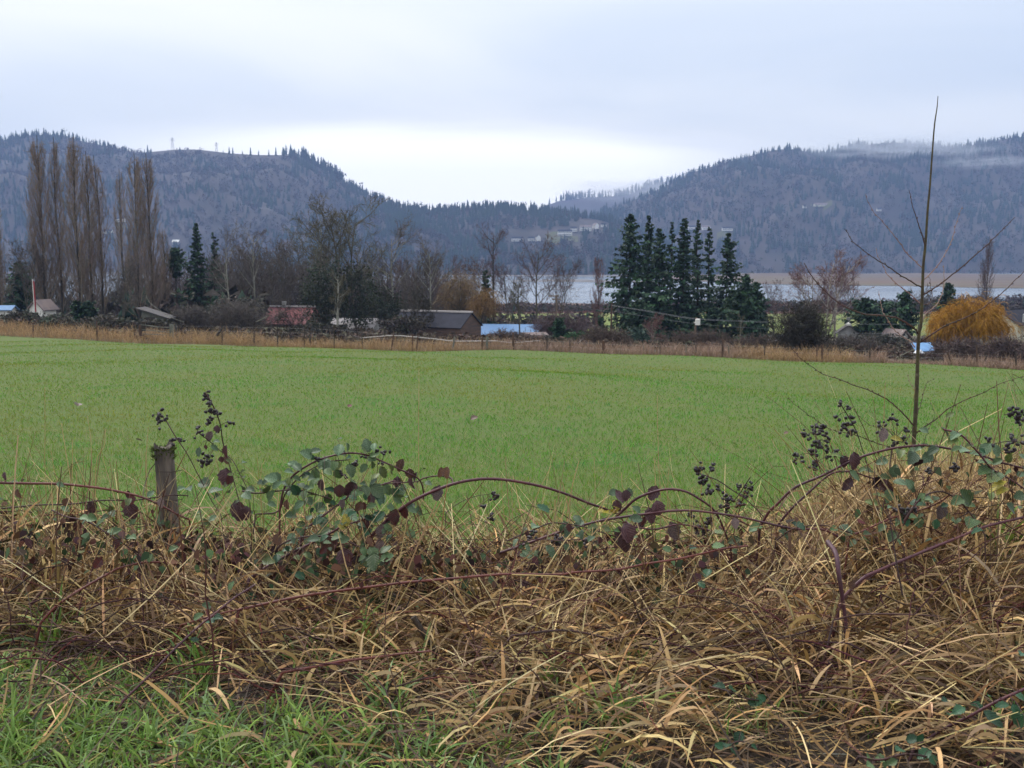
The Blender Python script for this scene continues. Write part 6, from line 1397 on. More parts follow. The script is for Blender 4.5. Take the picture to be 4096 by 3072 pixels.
C_m5 = Cane('long red cane lying level across the dead grass in the middle', [qLM(-150, 300), qLM(0, 265), qLM(300, 200), qLM(600, 150), qLM(1000, 100), qM(1300, 1360), qM(1650, 1330), qM(2000, 1300), qM(2212, 1288), qR(400, 1292), qR(560, 1272), qR(900, 1250), qR(1160, 1200), qR(1450, 1155), qR(1650, 1110), qR(1850, 1065), qR(2040, 1045)], (4.05, 4.35), .0058, 'cane_red', 's')
C_m6 = Cane('inner brown cane inside the leafy arch', [qM(0, 770), qM(190, 745), qM(255, 590), qM(360, 465), qM(480, 380), qM(620, 320), qM(800, 300)], (5.1, 5.25), .0040, 'cane_dark', 's')
C_m7 = Cane('two toned cane rising through the middle of the leafy arch', [qM(400, 920), qM(560, 800), qM(740, 665), qM(860, 570), qM(940, 570), qM(1060, 525), qM(1200, 480)], (4.8, 5.1), .0052, 'cane', 's')
C_m8 = Cane('low leafy cane at the left foot of the arch', [qM(-120, 570), qM(0, 590), qM(150, 575), qM(350, 560), qM(520, 600), qM(650, 640)], (5.0, 5.0), .0042, 'cane_dark')
C_m9 = Cane('low leafy sprays beneath the arch near the dead grass', [qM(60, 1180), qM(260, 1010), qM(520, 960), qM(780, 1000), qM(960, 1100), qM(1080, 1160)], (4.5, 4.45), .0040, 'cane_dark', 's')
C_m10 = Cane('thin berry twig with dry clusters right of the thick arch foot', [qM(1640, 760), qM(1700, 710), qM(1800, 650), qM(1920, 610), qM(2010, 600)], (5.3, 5.3), .0020, 'cane_dark', 's', thorns=False)
C_m11 = Cane('red vertical stems buried in the straw at the left middle', [qLM(660, 250), qLM(720, 320), qLM(760, 390), qLM(790, 480)], (4.4, 4.3), .0050, 'cane_red', 'e')
# ---- middle right
C_r1 = Cane('long purple cane in the middle right with hanging dark leaves', [qR(-120, 1110), qR(0, 1070), qR(200, 1000), qR(400, 930), qR(600, 870), qR(800, 820), qR(1000, 790), qR(1150, 770), qR(1350, 745), qR(1550, 740), qR(1780, 765), qR(2000, 800), qR(2212, 850), qQ(200, 1135), qQ(400, 1140), qQ(550, 1210), qQ(640, 1265)], (4.75, 4.6), .0062, 'cane', 'e')
C_r2 = Cane('small round arch right of the tallest straw stalk', [qR(900, 790), qR(980, 720), qR(1070, 640), qR(1200, 585), qR(1350, 555), qR(1500, 575), qR(1620, 640), qR(1720, 710), qR(1780, 790), qR(1830, 900), qR(1890, 1050)], (5.1, 5.0), .0068, 'cane', 'e')
C_r3 = Cane('short red brown cane under the small round arch', [qR(980, 830), qR(1060, 880), qR(1240, 900), qR(1420, 862), qR(1550, 872), qR(1760, 925)], (5.2, 5.1), .0046, 'cane')
C_r4 = Cane('berry stem hanging left from the pale bank grass', [qR(1580, 400), qR(1650, 430), qR(1780, 480), qR(1900, 560), qR(2030, 650), qR(2170, 790), qR(2240, 900)], (5.3, 5.0), .0032, 'cane_dark', 'e', thorns=False)
C_r5 = Cane('twiggy dark berry stem behind the small round arch', [qR(2060, 450), qR(2000, 540), qR(1930, 640), qR(1800, 720), qR(1690, 820), qR(1620, 920), qR(1560, 980)], (5.35, 5.3), .0026, 'cane_dark', 'e', thorns=False)
C_r6 = Cane('leafy low cane below the dark red leaves', [qR(-40, 1000), qR(150, 920), qR(330, 850), qR(470, 855), qR(620, 880), qR(780, 930), qR(920, 975), qR(1060, 1040)], (4.7, 4.65), .0034, 'cane_dark', 'e')
C_r7 = Cane('flattened dark cane with dry berry heads below the middle leaves', [qR(0, 1080), qR(170, 990), qR(390, 1000), qR(560, 990), qR(700, 1010), qR(820, 1080)], (4.55, 4.5), .0026, 'cane_dark', 'e', thorns=False)
# ---- right
C_q1 = Cane('high purple arch passing in front of the sapling trunk', [qQ(-60, 1130), qQ(0, 1020), qQ(70, 950), qQ(200, 830), qQ(400, 742), qQ(560, 660), qQ(700, 600), qQ(900, 545), qQ(1080, 522), qQ(1200, 522), qQ(1400, 555), qQ(1600, 602), qQ(1700, 640), qQ(1900, 692), qQ(2050, 740)], (4.9, 4.6), .0064, 'cane', 's')
C_q1b = Cane('second arch just under the high purple one', [qQ(60, 1130), qQ(110, 1060), qQ(200, 960), qQ(330, 840), qQ(430, 750), qQ(510, 715), qQ(620, 715), qQ(720, 745), qQ(800, 775), qQ(900, 850)], (4.95, 4.9), .0055, 'cane', 's')
C_q2 = Cane('thick red cane rising to the right edge through the straw', [qLQ(640, 200), qQ(700, 1500), qQ(800, 1450), qQ(960, 1380), qQ(1200, 1280), qQ(1400, 1200), qQ(1600, 1120), qQ(1900, 1045), qQ(2050, 1000)], (3.95, 4.15), .0070, 'cane', 's')
C_q3 = Cane('thin red cane right of the dark stake', [qQ(600, 1190), qQ(700, 1150), qQ(900, 1060), qQ(1000, 1030), qQ(1170, 980), qQ(1280, 930), qQ(1330, 890)], (4.5, 4.4), .0044, 'cane_red', 's')
C_q4 = Cane('tall thin berry stem left of the sapling leaning left', [qQ(540, 220), qQ(640, 390), qQ(700, 560), qQ(740, 700), qQ(762, 900), qQ(775, 1080)], (5.0, 4.9), .0026, 'cane_dark', 'e', thorns=False)
C_q5 = Cane('upright dark berry stem just left of the sapling trunk', [qQ(940, 470), qQ(912, 570), qQ(885, 780), qQ(850, 980), qQ(838, 1140)], (4.9, 4.8), .0032, 'cane_dark', 'e')
C_q6 = Cane('bushy berry head above the left end of the high arch', [qQ(350, 390), qQ(355, 500), qQ(350, 590), qQ(375, 670), qQ(400, 745)], (5.05, 5.0), .0028, 'cane_dark', thorns=False)
C_q7 = Cane('thick violet stem standing upright in the straw at the right', [qQ(440, 1230), qQ(500, 1320), qLQ(610, 0), qLQ(640, 200), qLQ(670, 410)], (3.9, 3.75), .0098, 'cane_violet', 'e', thorns=False)
C_q8 = Cane('leafy cane at the upper right edge with bluish leaves', [qQ(1290, 400), qQ(1420, 440), qQ(1540, 560), qQ(1650, 690), qQ(1770, 760), qQ(1900, 850), qQ(1990, 960)], (4.4, 4.3), .0044, 'cane', 'e')
C_q9 = Cane('leafy spray low at the right between the straw blades', [qQ(1000, 1080), qQ(1130, 910), qQ(1280, 860), qQ(1420, 940), qQ(1520, 1060), qQ(1600, 1180)], (4.35, 4.3), .0040, 'cane_dark', 'e')
C_q10 = Cane('berry twig coming in at the right edge above the leaves', [qQ(1990, 330), qQ(1880, 330), qQ(1800, 300), qQ(1740, 290)], (4.5, 4.5), .0024, 'cane_dark', thorns=False)
C_q11 = Cane('lower berry twig at the right edge under the field', [qQ(1980, 540), qQ(1880, 500), qQ(1760, 490), qQ(1620, 520), qQ(1540, 540)], (4.5, 4.55), .0024, 'cane_dark', thorns=False)
C_q12 = Cane('small green leafy cane left of the dark stake', [qQ(60, 1220), qQ(200, 1130), qQ(420, 1110), qQ(600, 1160), qQ(700, 1200)], (4.5, 4.45), .0036, 'cane_dark', 's')
# ---- low sprigs in the straw
C_l1 = Cane('thin cane crossing the straw at the left with one leafy sprig', [qLL(1060, 1080), qLL(1280, 870), qLL(1450, 690), qLL(1700, 450), qLL(1850, 330), qLL(2010, 200), qLL(2200, 80)], (3.45, 4.0), .0046, 'cane', 's')
C_l2 = Cane('orange red cane low in the straw at the left middle', [qLL(1560, 430), qLL(1900, 330), qLL(2201, 270)], (4.0, 4.05), .0040, 'cane_red', 's')
C_l3 = Cane('red cane half buried under straw in the lower middle', [qLM(230, 835), qLM(500, 790), qLM(760, 740), qLM(1050, 705), qLM(1280, 675), qLM(1500, 655)], (3.6, 3.7), .0056, 'cane_red', 's')
C_l4 = Cane('dark cane lying level in the straw at the right middle', [qLR(0, 520), qLR(500, 480), qLR(1060, 610), qLR(1250, 640), qLR(1600, 655), qLQ(200, 520), qLQ(420, 445)], (3.85, 3.8), .0044, 'cane_dark', 's')
C_l5 = Cane('black bent twig below the thick violet stem', [qLQ(560, 390), qLQ(720, 350), qLQ(900, 335), qLQ(1200, 340), qLQ(1480, 355)], (3.75, 3.7), .0040, 'cane_dark', 's', thorns=False)
C_l6 = Cane('purple cane at the lower right carrying large deep green leaves', [qLQ(1250, 1500), qLQ(1340, 1440), qLQ(1500, 1330), qLQ(1740, 1210), qLQ(1960, 1090), qLQ(2201, 980), qLQ(2350, 900)], (3.12, 3.15), .0056, 'cane', 's')
C_l7 = Cane('low cane at the bottom right with small deep green leaves', [qLQ(780, 1560), qLQ(960, 1590), qLQ(1180, 1540), qLQ(1350, 1560), qLQ(1480, 1600)], (2.95, 2.95), .0040, 'cane_dark', 's')
C_l8 = Cane('leafy sprig with deep green leaves right of the bottom centre', [qLR(1700, 960), qLR(1860, 1000), qLR(2000, 1060), qLR(2170, 1090), qLR(2300, 1160)], (3.35, 3.3), .0030, 'cane_dark', 'e', thorns=False)
C_l9 = Cane('dark leafy sprig at the bottom right of centre', [qLR(1740, 1470), qLR(1850, 1470), qLR(1960, 1430), qLR(2120, 1480)], (3.05, 3.05), .0030, 'cane_dark', 's', thorns=False)
C_l10 = Cane('brown cane climbing steeply at the bottom right corner', [qLQ(1880, 1640), qLQ(1960, 1500), qLQ(2060, 1340), qLQ(2180, 1120)], (3.1, 3.1), .0042, 'cane_red', 's')
C_l11 = Cane('thin red cane behind the steep straws at the right', [qLQ(860, 1180), qLQ(850, 1040), qLQ(900, 780), qLQ(1080, 660), qLQ(1300, 520)], (3.7, 3.8), .0048, 'cane', 's')
ALL = canes[:]
def leaves(q, kind, items, pool=None, sc=8.3, hang=None):
    for (a, b, s) in items: leaf(q(a, b), s / sc, kind, pool, hang)
# left end
leaves(qL, 'lf_green', [(690, 1180, 95), (760, 1190, 105), (820, 1230, 95), (930, 1150, 85), (1100, 1220, 85), (960, 1300, 105), (1440, 1440, 85), (340, 1390, 75), (1400, 1240, 75), (1640, 1140, 100), (1800, 1010, 90), (310, 1330, 60), (870, 1180, 80)])
leaves(qL, 'lf_blue', [(1250, 985, 75), (1690, 900, 120), (1790, 955, 125), (1770, 1190, 100), (1910, 955, 85), (2010, 930, 90), (1560, 945, 95), (540, 1110, 75), (2080, 950, 80), (1500, 940, 70)])
leaves(qL, 'lf_olive', [(1650, 1190, 105), (1700, 1225, 90)])
leaves(qL, 'lf_purple', [(1085, 1130, 150), (1870, 850, 165), (1975, 1130, 190), (760, 1100, 120), (1880, 1420, 150), (1160, 1610, 100), (40, 840, 80), (1800, 450, 70), (2040, 1150, 130)])
leaves(qL, 'lf_red', [(980, 1420, 135), (810, 1560, 120), (1875, 630, 100), (60, 1540, 90)])
leaves(qL, 'lf_grey', [(1740, 510, 95), (1340, 1060, 90)])
# arch
leaves(qM, 'lf_blue', [(440, 250, 115), (510, 225, 105), (720, 210, 120), (790, 195, 110), (960, 175, 120), (1020, 185, 90), (320, 340, 105), (355, 362, 105), (575, 320, 110), (430, 545, 95), (180, 455, 130), (60, 505, 135), (370, 690, 95), (1350, 740, 85), (1410, 740, 85), (300, 975, 105), (380, 930, 105), (360, 1070, 100), (270, 1075, 100), (480, 1250, 140), (460, 800, 75), (1350, 1000, 95), (1010, 500, 115), (90, 490, 120), (240, 500, 90), (290, 400, 90), (130, 460, 110)])
leaves(qM, 'lf_green', [(600, 380, 95), (520, 435, 125), (500, 490, 105), (820, 390, 125), (930, 370, 90), (1000, 290, 85), (1000, 340, 95), (130, 610, 110), (110, 545, 140), (1050, 570, 160), (1260, 570, 130), (1270, 620, 110), (920, 800, 115), (510, 940, 120), (600, 920, 115), (690, 960, 120), (760, 990, 105), (930, 1090, 80), (910, 1150, 100), (1010, 1110, 130), (1020, 1180, 165), (1120, 1070, 110), (1130, 1140, 120), (570, 1130, 105), (440, 1150, 115), (210, 1110, 75), (540, 1000, 80), (950, 560, 120), (1130, 560, 110), (1200, 590, 100), (840, 480, 100), (470, 540, 110), (420, 600, 90), (740, 610, 110), (1000, 700, 90), (620, 640, 100)])
leaves(qM, 'lf_deep', [(370, 1300, 120), (340, 560, 110), (640, 560, 90), (900, 700, 100), (1080, 640, 110), (560, 1110, 110), (1000, 1230, 120)])
leaves(qM, 'lf_olive', [(960, 235, 115), (100, 1170, 125), (1100, 410, 110), (1170, 385, 100), (1030, 440, 90), (330, 1205, 75)])
leaves(qM, 'lf_yellow', [(775, 820, 110), (735, 880, 70)])
leaves(qM, 'lf_purple', [(810, 550, 150), (570, 520, 105), (1220, 500, 115), (1350, 500, 110), (770, 1150, 180), (940, 860, 125), (1380, 450, 90)])
leaves(qM, 'lf_red', [(720, 570, 110), (1200, 800, 150), (1290, 760, 110), (930, 700, 70)])
leaves(qM, 'lf_brown', [(1250, 350, 120), (1650, 415, 110), (1590, 410, 95), (1330, 420, 90), (270, 690, 90)])
leaves(qM, 'lf_grey', [(1080, 920, 130), (1060, 1040, 120), (1570, 590, 140), (1000, 640, 90), (750, 680, 90)])
# middle right
leaves(qR, 'lf_blue', [(880, 580, 95), (1020, 580, 85), (560, 810, 95), (580, 850, 100), (460, 880, 100), (480, 920, 110), (200, 870, 105), (100, 920, 95), (1080, 730, 90), (30, 1010, 80), (330, 1090, 120), (2080, 900, 110)])
leaves(qR, 'lf_green', [(150, 1120, 160), (210, 1130, 105), (1780, 1040, 105), (1920, 1000, 115), (2110, 880, 110), (1340, 1070, 80), (470, 1060, 80), (90, 1060, 90)])
leaves(qR, 'lf_olive', [(830, 910, 170), (1780, 940, 155), (700, 890, 100)])
leaves(qR, 'lf_deep', [(1690, 1280, 95), (1640, 1380, 80), (1560, 1060, 70)])
leaves(qR, 'lf_yellow', [(795, 740, 115), (885, 740, 125), (900, 685, 90)])
leaves(qR, 'lf_purple', [(930, 620, 130), (985, 610, 105), (910, 700, 110), (1195, 785, 150), (1260, 720, 135), (1000, 935, 180), (970, 1030, 160), (930, 930, 110), (1105, 840, 120), (1220, 590, 140)])
leaves(qR, 'lf_grey', [(1395, 920, 175), (1930, 850, 110)])
leaves(qR, 'lf_red', [(1105, 970, 85), (1160, 1240, 90), (1135, 830, 90)])
# right
leaves(qQ, 'lf_blue', [(1075, 550, 120), (1150, 525, 70), (1215, 560, 100), (1175, 610, 110), (1065, 612, 125), (1380, 445, 110), (1310, 415, 85), (1460, 550, 140), (1540, 580, 100), (1600, 550, 120), (1685, 560, 100), (970, 790, 110), (1045, 805, 90), (930, 710, 105), (120, 1180, 105), (570, 1140, 105), (840, 640, 90), (1880, 600, 70), (1440, 540, 90)], sc=7.4)
leaves(qQ, 'lf_green', [(1600, 710, 150), (1680, 740, 135), (1760, 720, 105), (1600, 650, 115), (1690, 640, 80), (740, 700, 80), (700, 700, 75), (1460, 900, 150), (1400, 930, 110), (1480, 960, 100), (1860, 890, 105), (1800, 980, 120), (1870, 980, 80), (1080, 1050, 120), (1110, 1090, 90), (1500, 1090, 140), (1370, 1080, 95), (890, 890, 120), (600, 1170, 85), (730, 1170, 85), (620, 1230, 95), (490, 1130, 85), (1130, 900, 80), (1180, 920, 75), (960, 925, 85), (970, 1230, 60)], sc=7.4)
leaves(qQ, 'lf_deep', [(230, 1110, 115), (740, 1310, 100), (1550, 1150, 115), (1240, 1100, 80), (1180, 1220, 80)], sc=7.4)
leaves(qQ, 'lf_olive', [(860, 760, 110), (820, 890, 115), (760, 940, 105), (975, 575, 90), (1360, 480, 90), (1780, 610, 90)], sc=7.4)
leaves(qQ, 'lf_yellow', [(950, 470, 90), (1690, 820, 150), (1730, 850, 110)], sc=7.4)
leaves(qQ, 'lf_purple', [(640, 635, 140), (580, 805, 125), (555, 640, 100), (810, 790, 110), (880, 830, 130)], sc=7.4)
leaves(qQ, 'lf_grey', [(1275, 1010, 125), (850, 445, 110)], sc=7.4)
# low sprigs
leaves(qLL, 'lf_green', [(1780, 260, 95), (1700, 355, 105), (1985, 90, 90), (1890, 100, 85)], [C_l1], 8.6)
leaves(qLL, 'lf_deep', [(1810, 395, 145), (1870, 365, 105)], [C_l1], 8.6)
leaves(qLL, 'lf_olive', [(1640, 430, 105)], [C_l1], 8.6)
leaves(qLR, 'lf_deep', [(1780, 955, 115), (1890, 980, 125), (2010, 1030, 125), (2060, 1100, 100), (2130, 1090, 120), (2150, 1055, 90)], [C_l8], 8.6)
leaves(qLR, 'lf_deep', [(1950, 1400, 130), (1850, 1455, 120), (1900, 1500, 105), (2085, 1480, 105), (1780, 1470, 90)], [C_l9], 8.6)
leaves(qLQ, 'lf_deep', [(1940, 1240, 200), (1810, 1150, 160), (1640, 1160, 125), (1560, 1190, 115), (1520, 1080, 115), (2010, 1120, 120), (2130, 1160, 115), (2160, 1250, 155), (2160, 1040, 110), (1910, 1040, 70), (2150, 590, 110), (2180, 680, 110)], [C_l6], 8.6)
leaves(qLQ, 'lf_deep', [(1240, 1410, 130), (1310, 1400, 95), (1130, 1500, 140), (1340, 1540, 150), (1420, 1590, 105)], [C_l7], 8.6)
leaves(qLQ, 'lf_green', [(870, 1570, 110), (970, 1580, 105), (1070, 1610, 95), (880, 1630, 105), (1010, 1620, 80)], [C_l7], 8.6)
# leaves filling the tangle round the canes
def fill(pool, n, spread_, kinds, size):
    for _ in range(n):
        c = pool[int(rng.integers(len(pool)))]; i = int(rng.integers(len(c.px))); p = c.px[i] + rng.normal(0, spread_, 2) + np.array([0, spread_ * .5])
        leaf(tuple(p), float(np.exp(rng.normal(math.log(size * .85), .3))), kinds[int(rng.integers(len(kinds)))], [c])
GG = ['lf_green', 'lf_green', 'lf_blue', 'lf_deep', 'lf_olive']
fill([C_m1, C_m6, C_m7, C_m8], 64, 9, GG + ['lf_green', 'lf_blue'], 11)
fill([C_m4, C_m9, C_m2b, C_m7], 70, 11, ['lf_green', 'lf_deep', 'lf_deep', 'lf_olive', 'lf_red', 'lf_brown', 'lf_blue'], 11)
fill([C_b, C_c, C_a, C_s3], 40, 9, ['lf_green', 'lf_blue', 'lf_olive', 'lf_red', 'lf_brown'], 9.5)
fill([C_q8, C_q9, C_q3, C_q1], 44, 10, GG, 12)
fill([C_r6, C_r7, C_r1], 22, 8, GG + ['lf_red'], 10)
fill([C_d, C_m5, C_l1, C_q2], 12, 6, ['lf_green', 'lf_brown', 'lf_deep', 'lf_red'], 9)
def bc(q, items, pool=None, sc=8.3, sz=80):
    for (a, b, n) in items: berries(q(a, b), n, (sz if n > 5 else sz * .6) / sc, pool)
bc(qL, [(1310, 330, 10), (1335, 400, 6), (1375, 365, 5), (1430, 545, 5), (1500, 540, 4)], [C_s1]); bc(qL, [(1715, 150, 5), (1720, 200, 6), (1740, 260, 8), (1755, 320, 8), (1740, 380, 8), (1910, 400, 6), (1815, 325, 4)], [C_s2])
bc(qL, [(1640, 480, 8), (1720, 700, 13), (1680, 730, 8)], [C_s3])
bc(qM, [(860, 330, 4), (930, 285, 3), (1060, 225, 6), (1130, 225, 2), (750, 425, 5), (1080, 330, 2), (520, 280, 4), (600, 340, 3)], [C_m1, C_m6]); bc(qM, [(2050, 610, 10), (2020, 780, 9), (1970, 710, 4)], [C_m10])
bc(qR, [(1610, 380, 12), (1720, 370, 8), (1650, 480, 16), (1700, 560, 12), (1780, 540, 6), (1970, 530, 5)], [C_r4]); bc(qR, [(2060, 540, 10), (1880, 640, 10), (1950, 680, 12), (1850, 700, 8), (2030, 610, 6), (1540, 800, 8), (1600, 880, 14), (1700, 830, 10), (1650, 930, 10)], [C_r5]); bc(qR, [(170, 940, 10), (390, 1000, 14), (640, 1000, 10)], [C_r7])
bc(qQ, [(360, 380, 8), (290, 440, 10), (400, 420, 10), (340, 500, 8), (430, 490, 8), (420, 560, 8), (490, 590, 8), (210, 600, 10), (320, 560, 8), (330, 660, 8)], [C_q6], 7.4); bc(qQ, [(540, 220, 5), (590, 235, 4), (515, 310, 4), (610, 300, 5), (570, 390, 10), (640, 350, 3), (610, 430, 9)], [C_q4], 7.4)
bc(qQ, [(840, 385, 6), (905, 315, 4), (920, 510, 8), (1000, 480, 7), (1020, 395, 4), (960, 350, 3)], [C_q5], 7.4); bc(qQ, [(1800, 280, 10), (1840, 330, 10), (1870, 290, 6)], [C_q10], 7.4); bc(qQ, [(1640, 510, 6), (1830, 480, 8), (1770, 560, 6)], [C_q11], 7.4)
bc(qQ, [(980, 990, 14), (1040, 1020, 10)], [C_q3], 7.4); bc(qQ, [(1200, 710, 7), (1380, 690, 8)], [C_q1], 7.4)
for c in canes: c.finish()
# fine dead bramble twigs, arching stems and withered leaves in the tangle
n = 1000; px, Y, x = spread(n, 3.4, 5.8, pw=.8); H = mound(px) * np.clip((Y - 3.0) / 2.1, .2, 1); base = np.stack([x, Y, gz(x, Y) + .1 + rng.uniform(.2, 1.0, n) * H], -1)
d = norm(rng.normal(size=(n, 3)) * np.array([1, .5, .32])); s_ = np.linspace(0, 1, 7)[None, :, None]; Lt = rng.uniform(.2, .75, (n, 1, 1))
P = base[:, None] + d[:, None] * s_ * Lt + np.array([0, 0, -1.]) * (s_ - .4) ** 2 * Lt * rng.uniform(.1, .8, (n, 1, 1)) + rng.normal(size=(n, 7, 3)) * .007
V, Fc = tubes(P, lin(rng.uniform(.0016, .0042, n), .0012, n, 7), 4); Fc = np.concatenate([Fc[:, :3], Fc[:, [0, 2, 3]]])
mm = Mass(); mm.add(V, Fc, np.repeat(palette(n, [(.055, .018, .024), (.035, .022, .022), (.095, .026, .024), (.07, .045, .035)], .2), 28, 0)); o = obj('dead_twigs', mm.me('dead_twigs', M['twig'])); tag(o, 'dark red dead twigs tangled through the straw', 'twigs', kind='stuff')
n = 2800; px = np.concatenate([rng.uniform(-40, 480, n // 2), rng.normal(310, 75, n // 4), rng.uniform(480, 760, n // 5), rng.uniform(760, 1070, n - n // 2 - n // 4 - n // 5)]); Y = rng.uniform(4.4, 5.7, n); x = (px - 512) / 992.6 * Y; H = mound(px)
c = np.stack([x, Y, gz(x, Y) + rng.uniform(.3, 1.0, n) ** .7 * 1.16 * H], -1); d = norm(rng.normal(size=(n, 3)) + np.array([0, -.2, -.5])); l = rng.uniform(.022, .055, (n, 1))
V, Fc = ribbons(np.stack([c, c + d * l * .3, c + d * l * .65 + np.array([0, 0, -.004]), c + d * l + np.array([0, 0, -.012])], 1), np.array([.12, .78, .62, .05])[None] * l, norm(rng.normal(size=(n, 1, 3)) + np.array([0, -1., .6])))
mm = Mass(); mm.add(V, Fc, np.repeat(palette(n, [(.045, .020, .024), (.075, .030, .024), (.055, .090, .040), (.035, .065, .030), (.11, .06, .035), (.03, .02, .02)], .25), 8, 0)); o = obj('withered_leaves', mm.me('withered_leaves', M['twig'])); tag(o, 'small withered bramble leaves scattered through the tangle', 'leaves', kind='stuff')

# ================================================================ POST, STAKE, STICKS
Yp = 5.75; a = Vector(at(175, 545, Yp)); a.z = float(gz(a.x, a.y)) - .2; top = Vector(at(163, 448, Yp)); r = 19.5 / F * Yp / 2
pe = empty('fence_post', a, 'weathered split wooden fence post with moss on its top, leaning left', 'fence post')
m = MB(); K = 12; S_ = 12; ax = top - a
for k in range(K):
    t = k / (K - 1); c = ax * t
    for j in range(S_):
        an = j * 2 * math.pi / S_; q = 1 + .10 * math.sin(3 * an + 1) + (.0 if j % 3 else -.16) + .03 * math.sin(9 * t + j)
        m.V.append((c.x + r * q * math.cos(an), c.y + r * q * .9 * math.sin(an), c.z + (0 if k < K - 1 else .02 * math.sin(2 * an) + .012 * ((j * 7) % 3))))
for k in range(K - 1):
    for j in range(S_): m.F.append((k * S_ + j, k * S_ + (j + 1) % S_, (k + 1) * S_ + (j + 1) % S_, (k + 1) * S_ + j))
m.F.append(tuple((K - 1) * S_ + j for j in range(S_))); m.build('post', M['wood_post'], pe)
n = 420; an = rng.uniform(0, 6.28, n); rr = r * np.sqrt(rng.random(n)) * 1.05; base = np.stack([ax.x + rr * np.cos(an), ax.y + rr * np.sin(an), np.full(n, ax.z - .01)], -1); sd2 = rng.random(n) < .35
base[sd2, 2] -= rng.uniform(0, .06, sd2.sum()); base[sd2, 0] = ax.x + (r * 1.02 * np.cos(an))[sd2]; base[sd2, 1] = ax.y + (r * .95 * np.sin(an))[sd2]
V, Fc, per = blades(base, an, rng.uniform(.012, .034, n), rng.uniform(.005, .010, n), rng.uniform(.1, 1.1, n), rng.uniform(0, 1, n), 2); obj('moss', mesh('moss', V, Fc, M['moss']), pe)
for py in (499, 470):
    q = Vector(at(169, py, Yp)) - a; W_ = MB(); W_.tube([(q.x - r * 1.4, q.y - r * .4, q.z), (q.x - r * .6, q.y - r * 1.06, q.z + .002), (q.x + r * .6, q.y - r * 1.06, q.z), (q.x + r * 1.5, q.y - r * .3, q.z + .004)], [.002] * 4, 5); W_.build('wire_wrap', M['wood_dark'], pe)
stick('dark_stake', [(881.5, 580), (879, 560), (874, 537)], 4.75, .022, .016, 'wood_dark', 'short black rotten stake standing in the straw at the right', 'stake', 7)
stick('dead_stick', [(296, 768), (328, 754), (357, 741), (364, 737)], 3.35, .016, .012, 'wood_dark', 'thick dark stick lying at the bottom left of centre', 'stick', 7, 'dead sticks in the straw')
stick('dead_stick', [(413, 617), (428, 640), (444, 664), (450, 678)], 4.0, .013, .010, 'wood_dark', 'dark rotten stick leaning in the straw in the middle', 'stick', 7, 'dead sticks in the straw')
stick('dead_stick', [(424, 684), (436, 672), (446, 664)], 3.95, .006, .004, 'wood_dark', 'thin dark twig forking from the rotten stick', 'stick', 5, 'dead sticks in the straw')
stick('dead_stick', [(446, 735), (458, 752), (466, 770)], 3.3, .012, .009, 'wood_dark', 'dark stick end at the very bottom of the middle', 'stick', 6, 'dead sticks in the straw')
stick('dead_stick', [(770, 762), (800, 758), (840, 757), (868, 762)], 3.2, .014, .012, 'wood_grey', 'grey flat stick lying at the bottom right', 'stick', 6, 'dead sticks in the straw')
# broad leaved weeds in the verge
def dock(px, py, Y, sz, label):
    b = Vector(at(px, py, Y)); e = empty('weed_plant', b, label, 'weed', None)
    for k in range(5):
        o = obj('leaf', LM['lf_green'][k], e); an = k * 1.35 + .4; d = Vector((math.cos(an), -.3 + .6 * math.sin(an), .35)).normalized(); nr = Vector((0, -.5, 1)); nr = (nr - nr.dot(d) * d).normalized(); xa = d.cross(nr); s = sz / F * Y
        Mx = Matrix(((xa.x, d.x, nr.x), (xa.y, d.y, nr.y), (xa.z, d.z, nr.z))).to_4x4() @ Matrix.Diagonal((s * 1.2, s, s, 1)); Mx.translation = d * .006; o.matrix_basis = Mx
dock(164, 752, 3.3, 17, 'low round leaved green weed in the verge grass'); dock(134, 728, 3.5, 10, 'small bright green weed left of the round leaved one')
# fallen leaves on the field
def fallen(px, py, sz, kind, label):
    Yg = np.linspace(6.5, 60, 3000); x = (px - 512) / 992.6 * Yg; P = np.stack([x, Yg, gz(x, Yg) + .05], -1); _, yy = proj(P); i = int(np.abs(yy - py).argmin()); s = sz / F * Yg[i]
    o = obj('fallen_leaf', LM[kind][int(px) % 5], loc=tuple(P[i])); o.scale = (s * 1.4, s, s); o.rotation_euler = (.5, .3, px); tag(o, label, 'fallen leaf', 'brown leaves lying on the field')
for a_ in ((470, 420, 8, 'lf_brown', 'largest brown leaf on the grass near the middle of the field'), (345, 407, 5, 'lf_red', 'small red brown leaf on the grass left of the largest'), (69.5, 406, 7, 'lf_brown', 'brown leaf on the grass at the far left'), (134, 441, 7, 'lf_grey', 'grey brown leaf on the grass left of the moss topped post'), (378, 415, 4, 'lf_brown', 'tiny brown leaf between the small red one and the largest'), (790, 434, 5, 'lf_brown', 'brown leaf on the grass left of the sapling')): fallen(*a_)

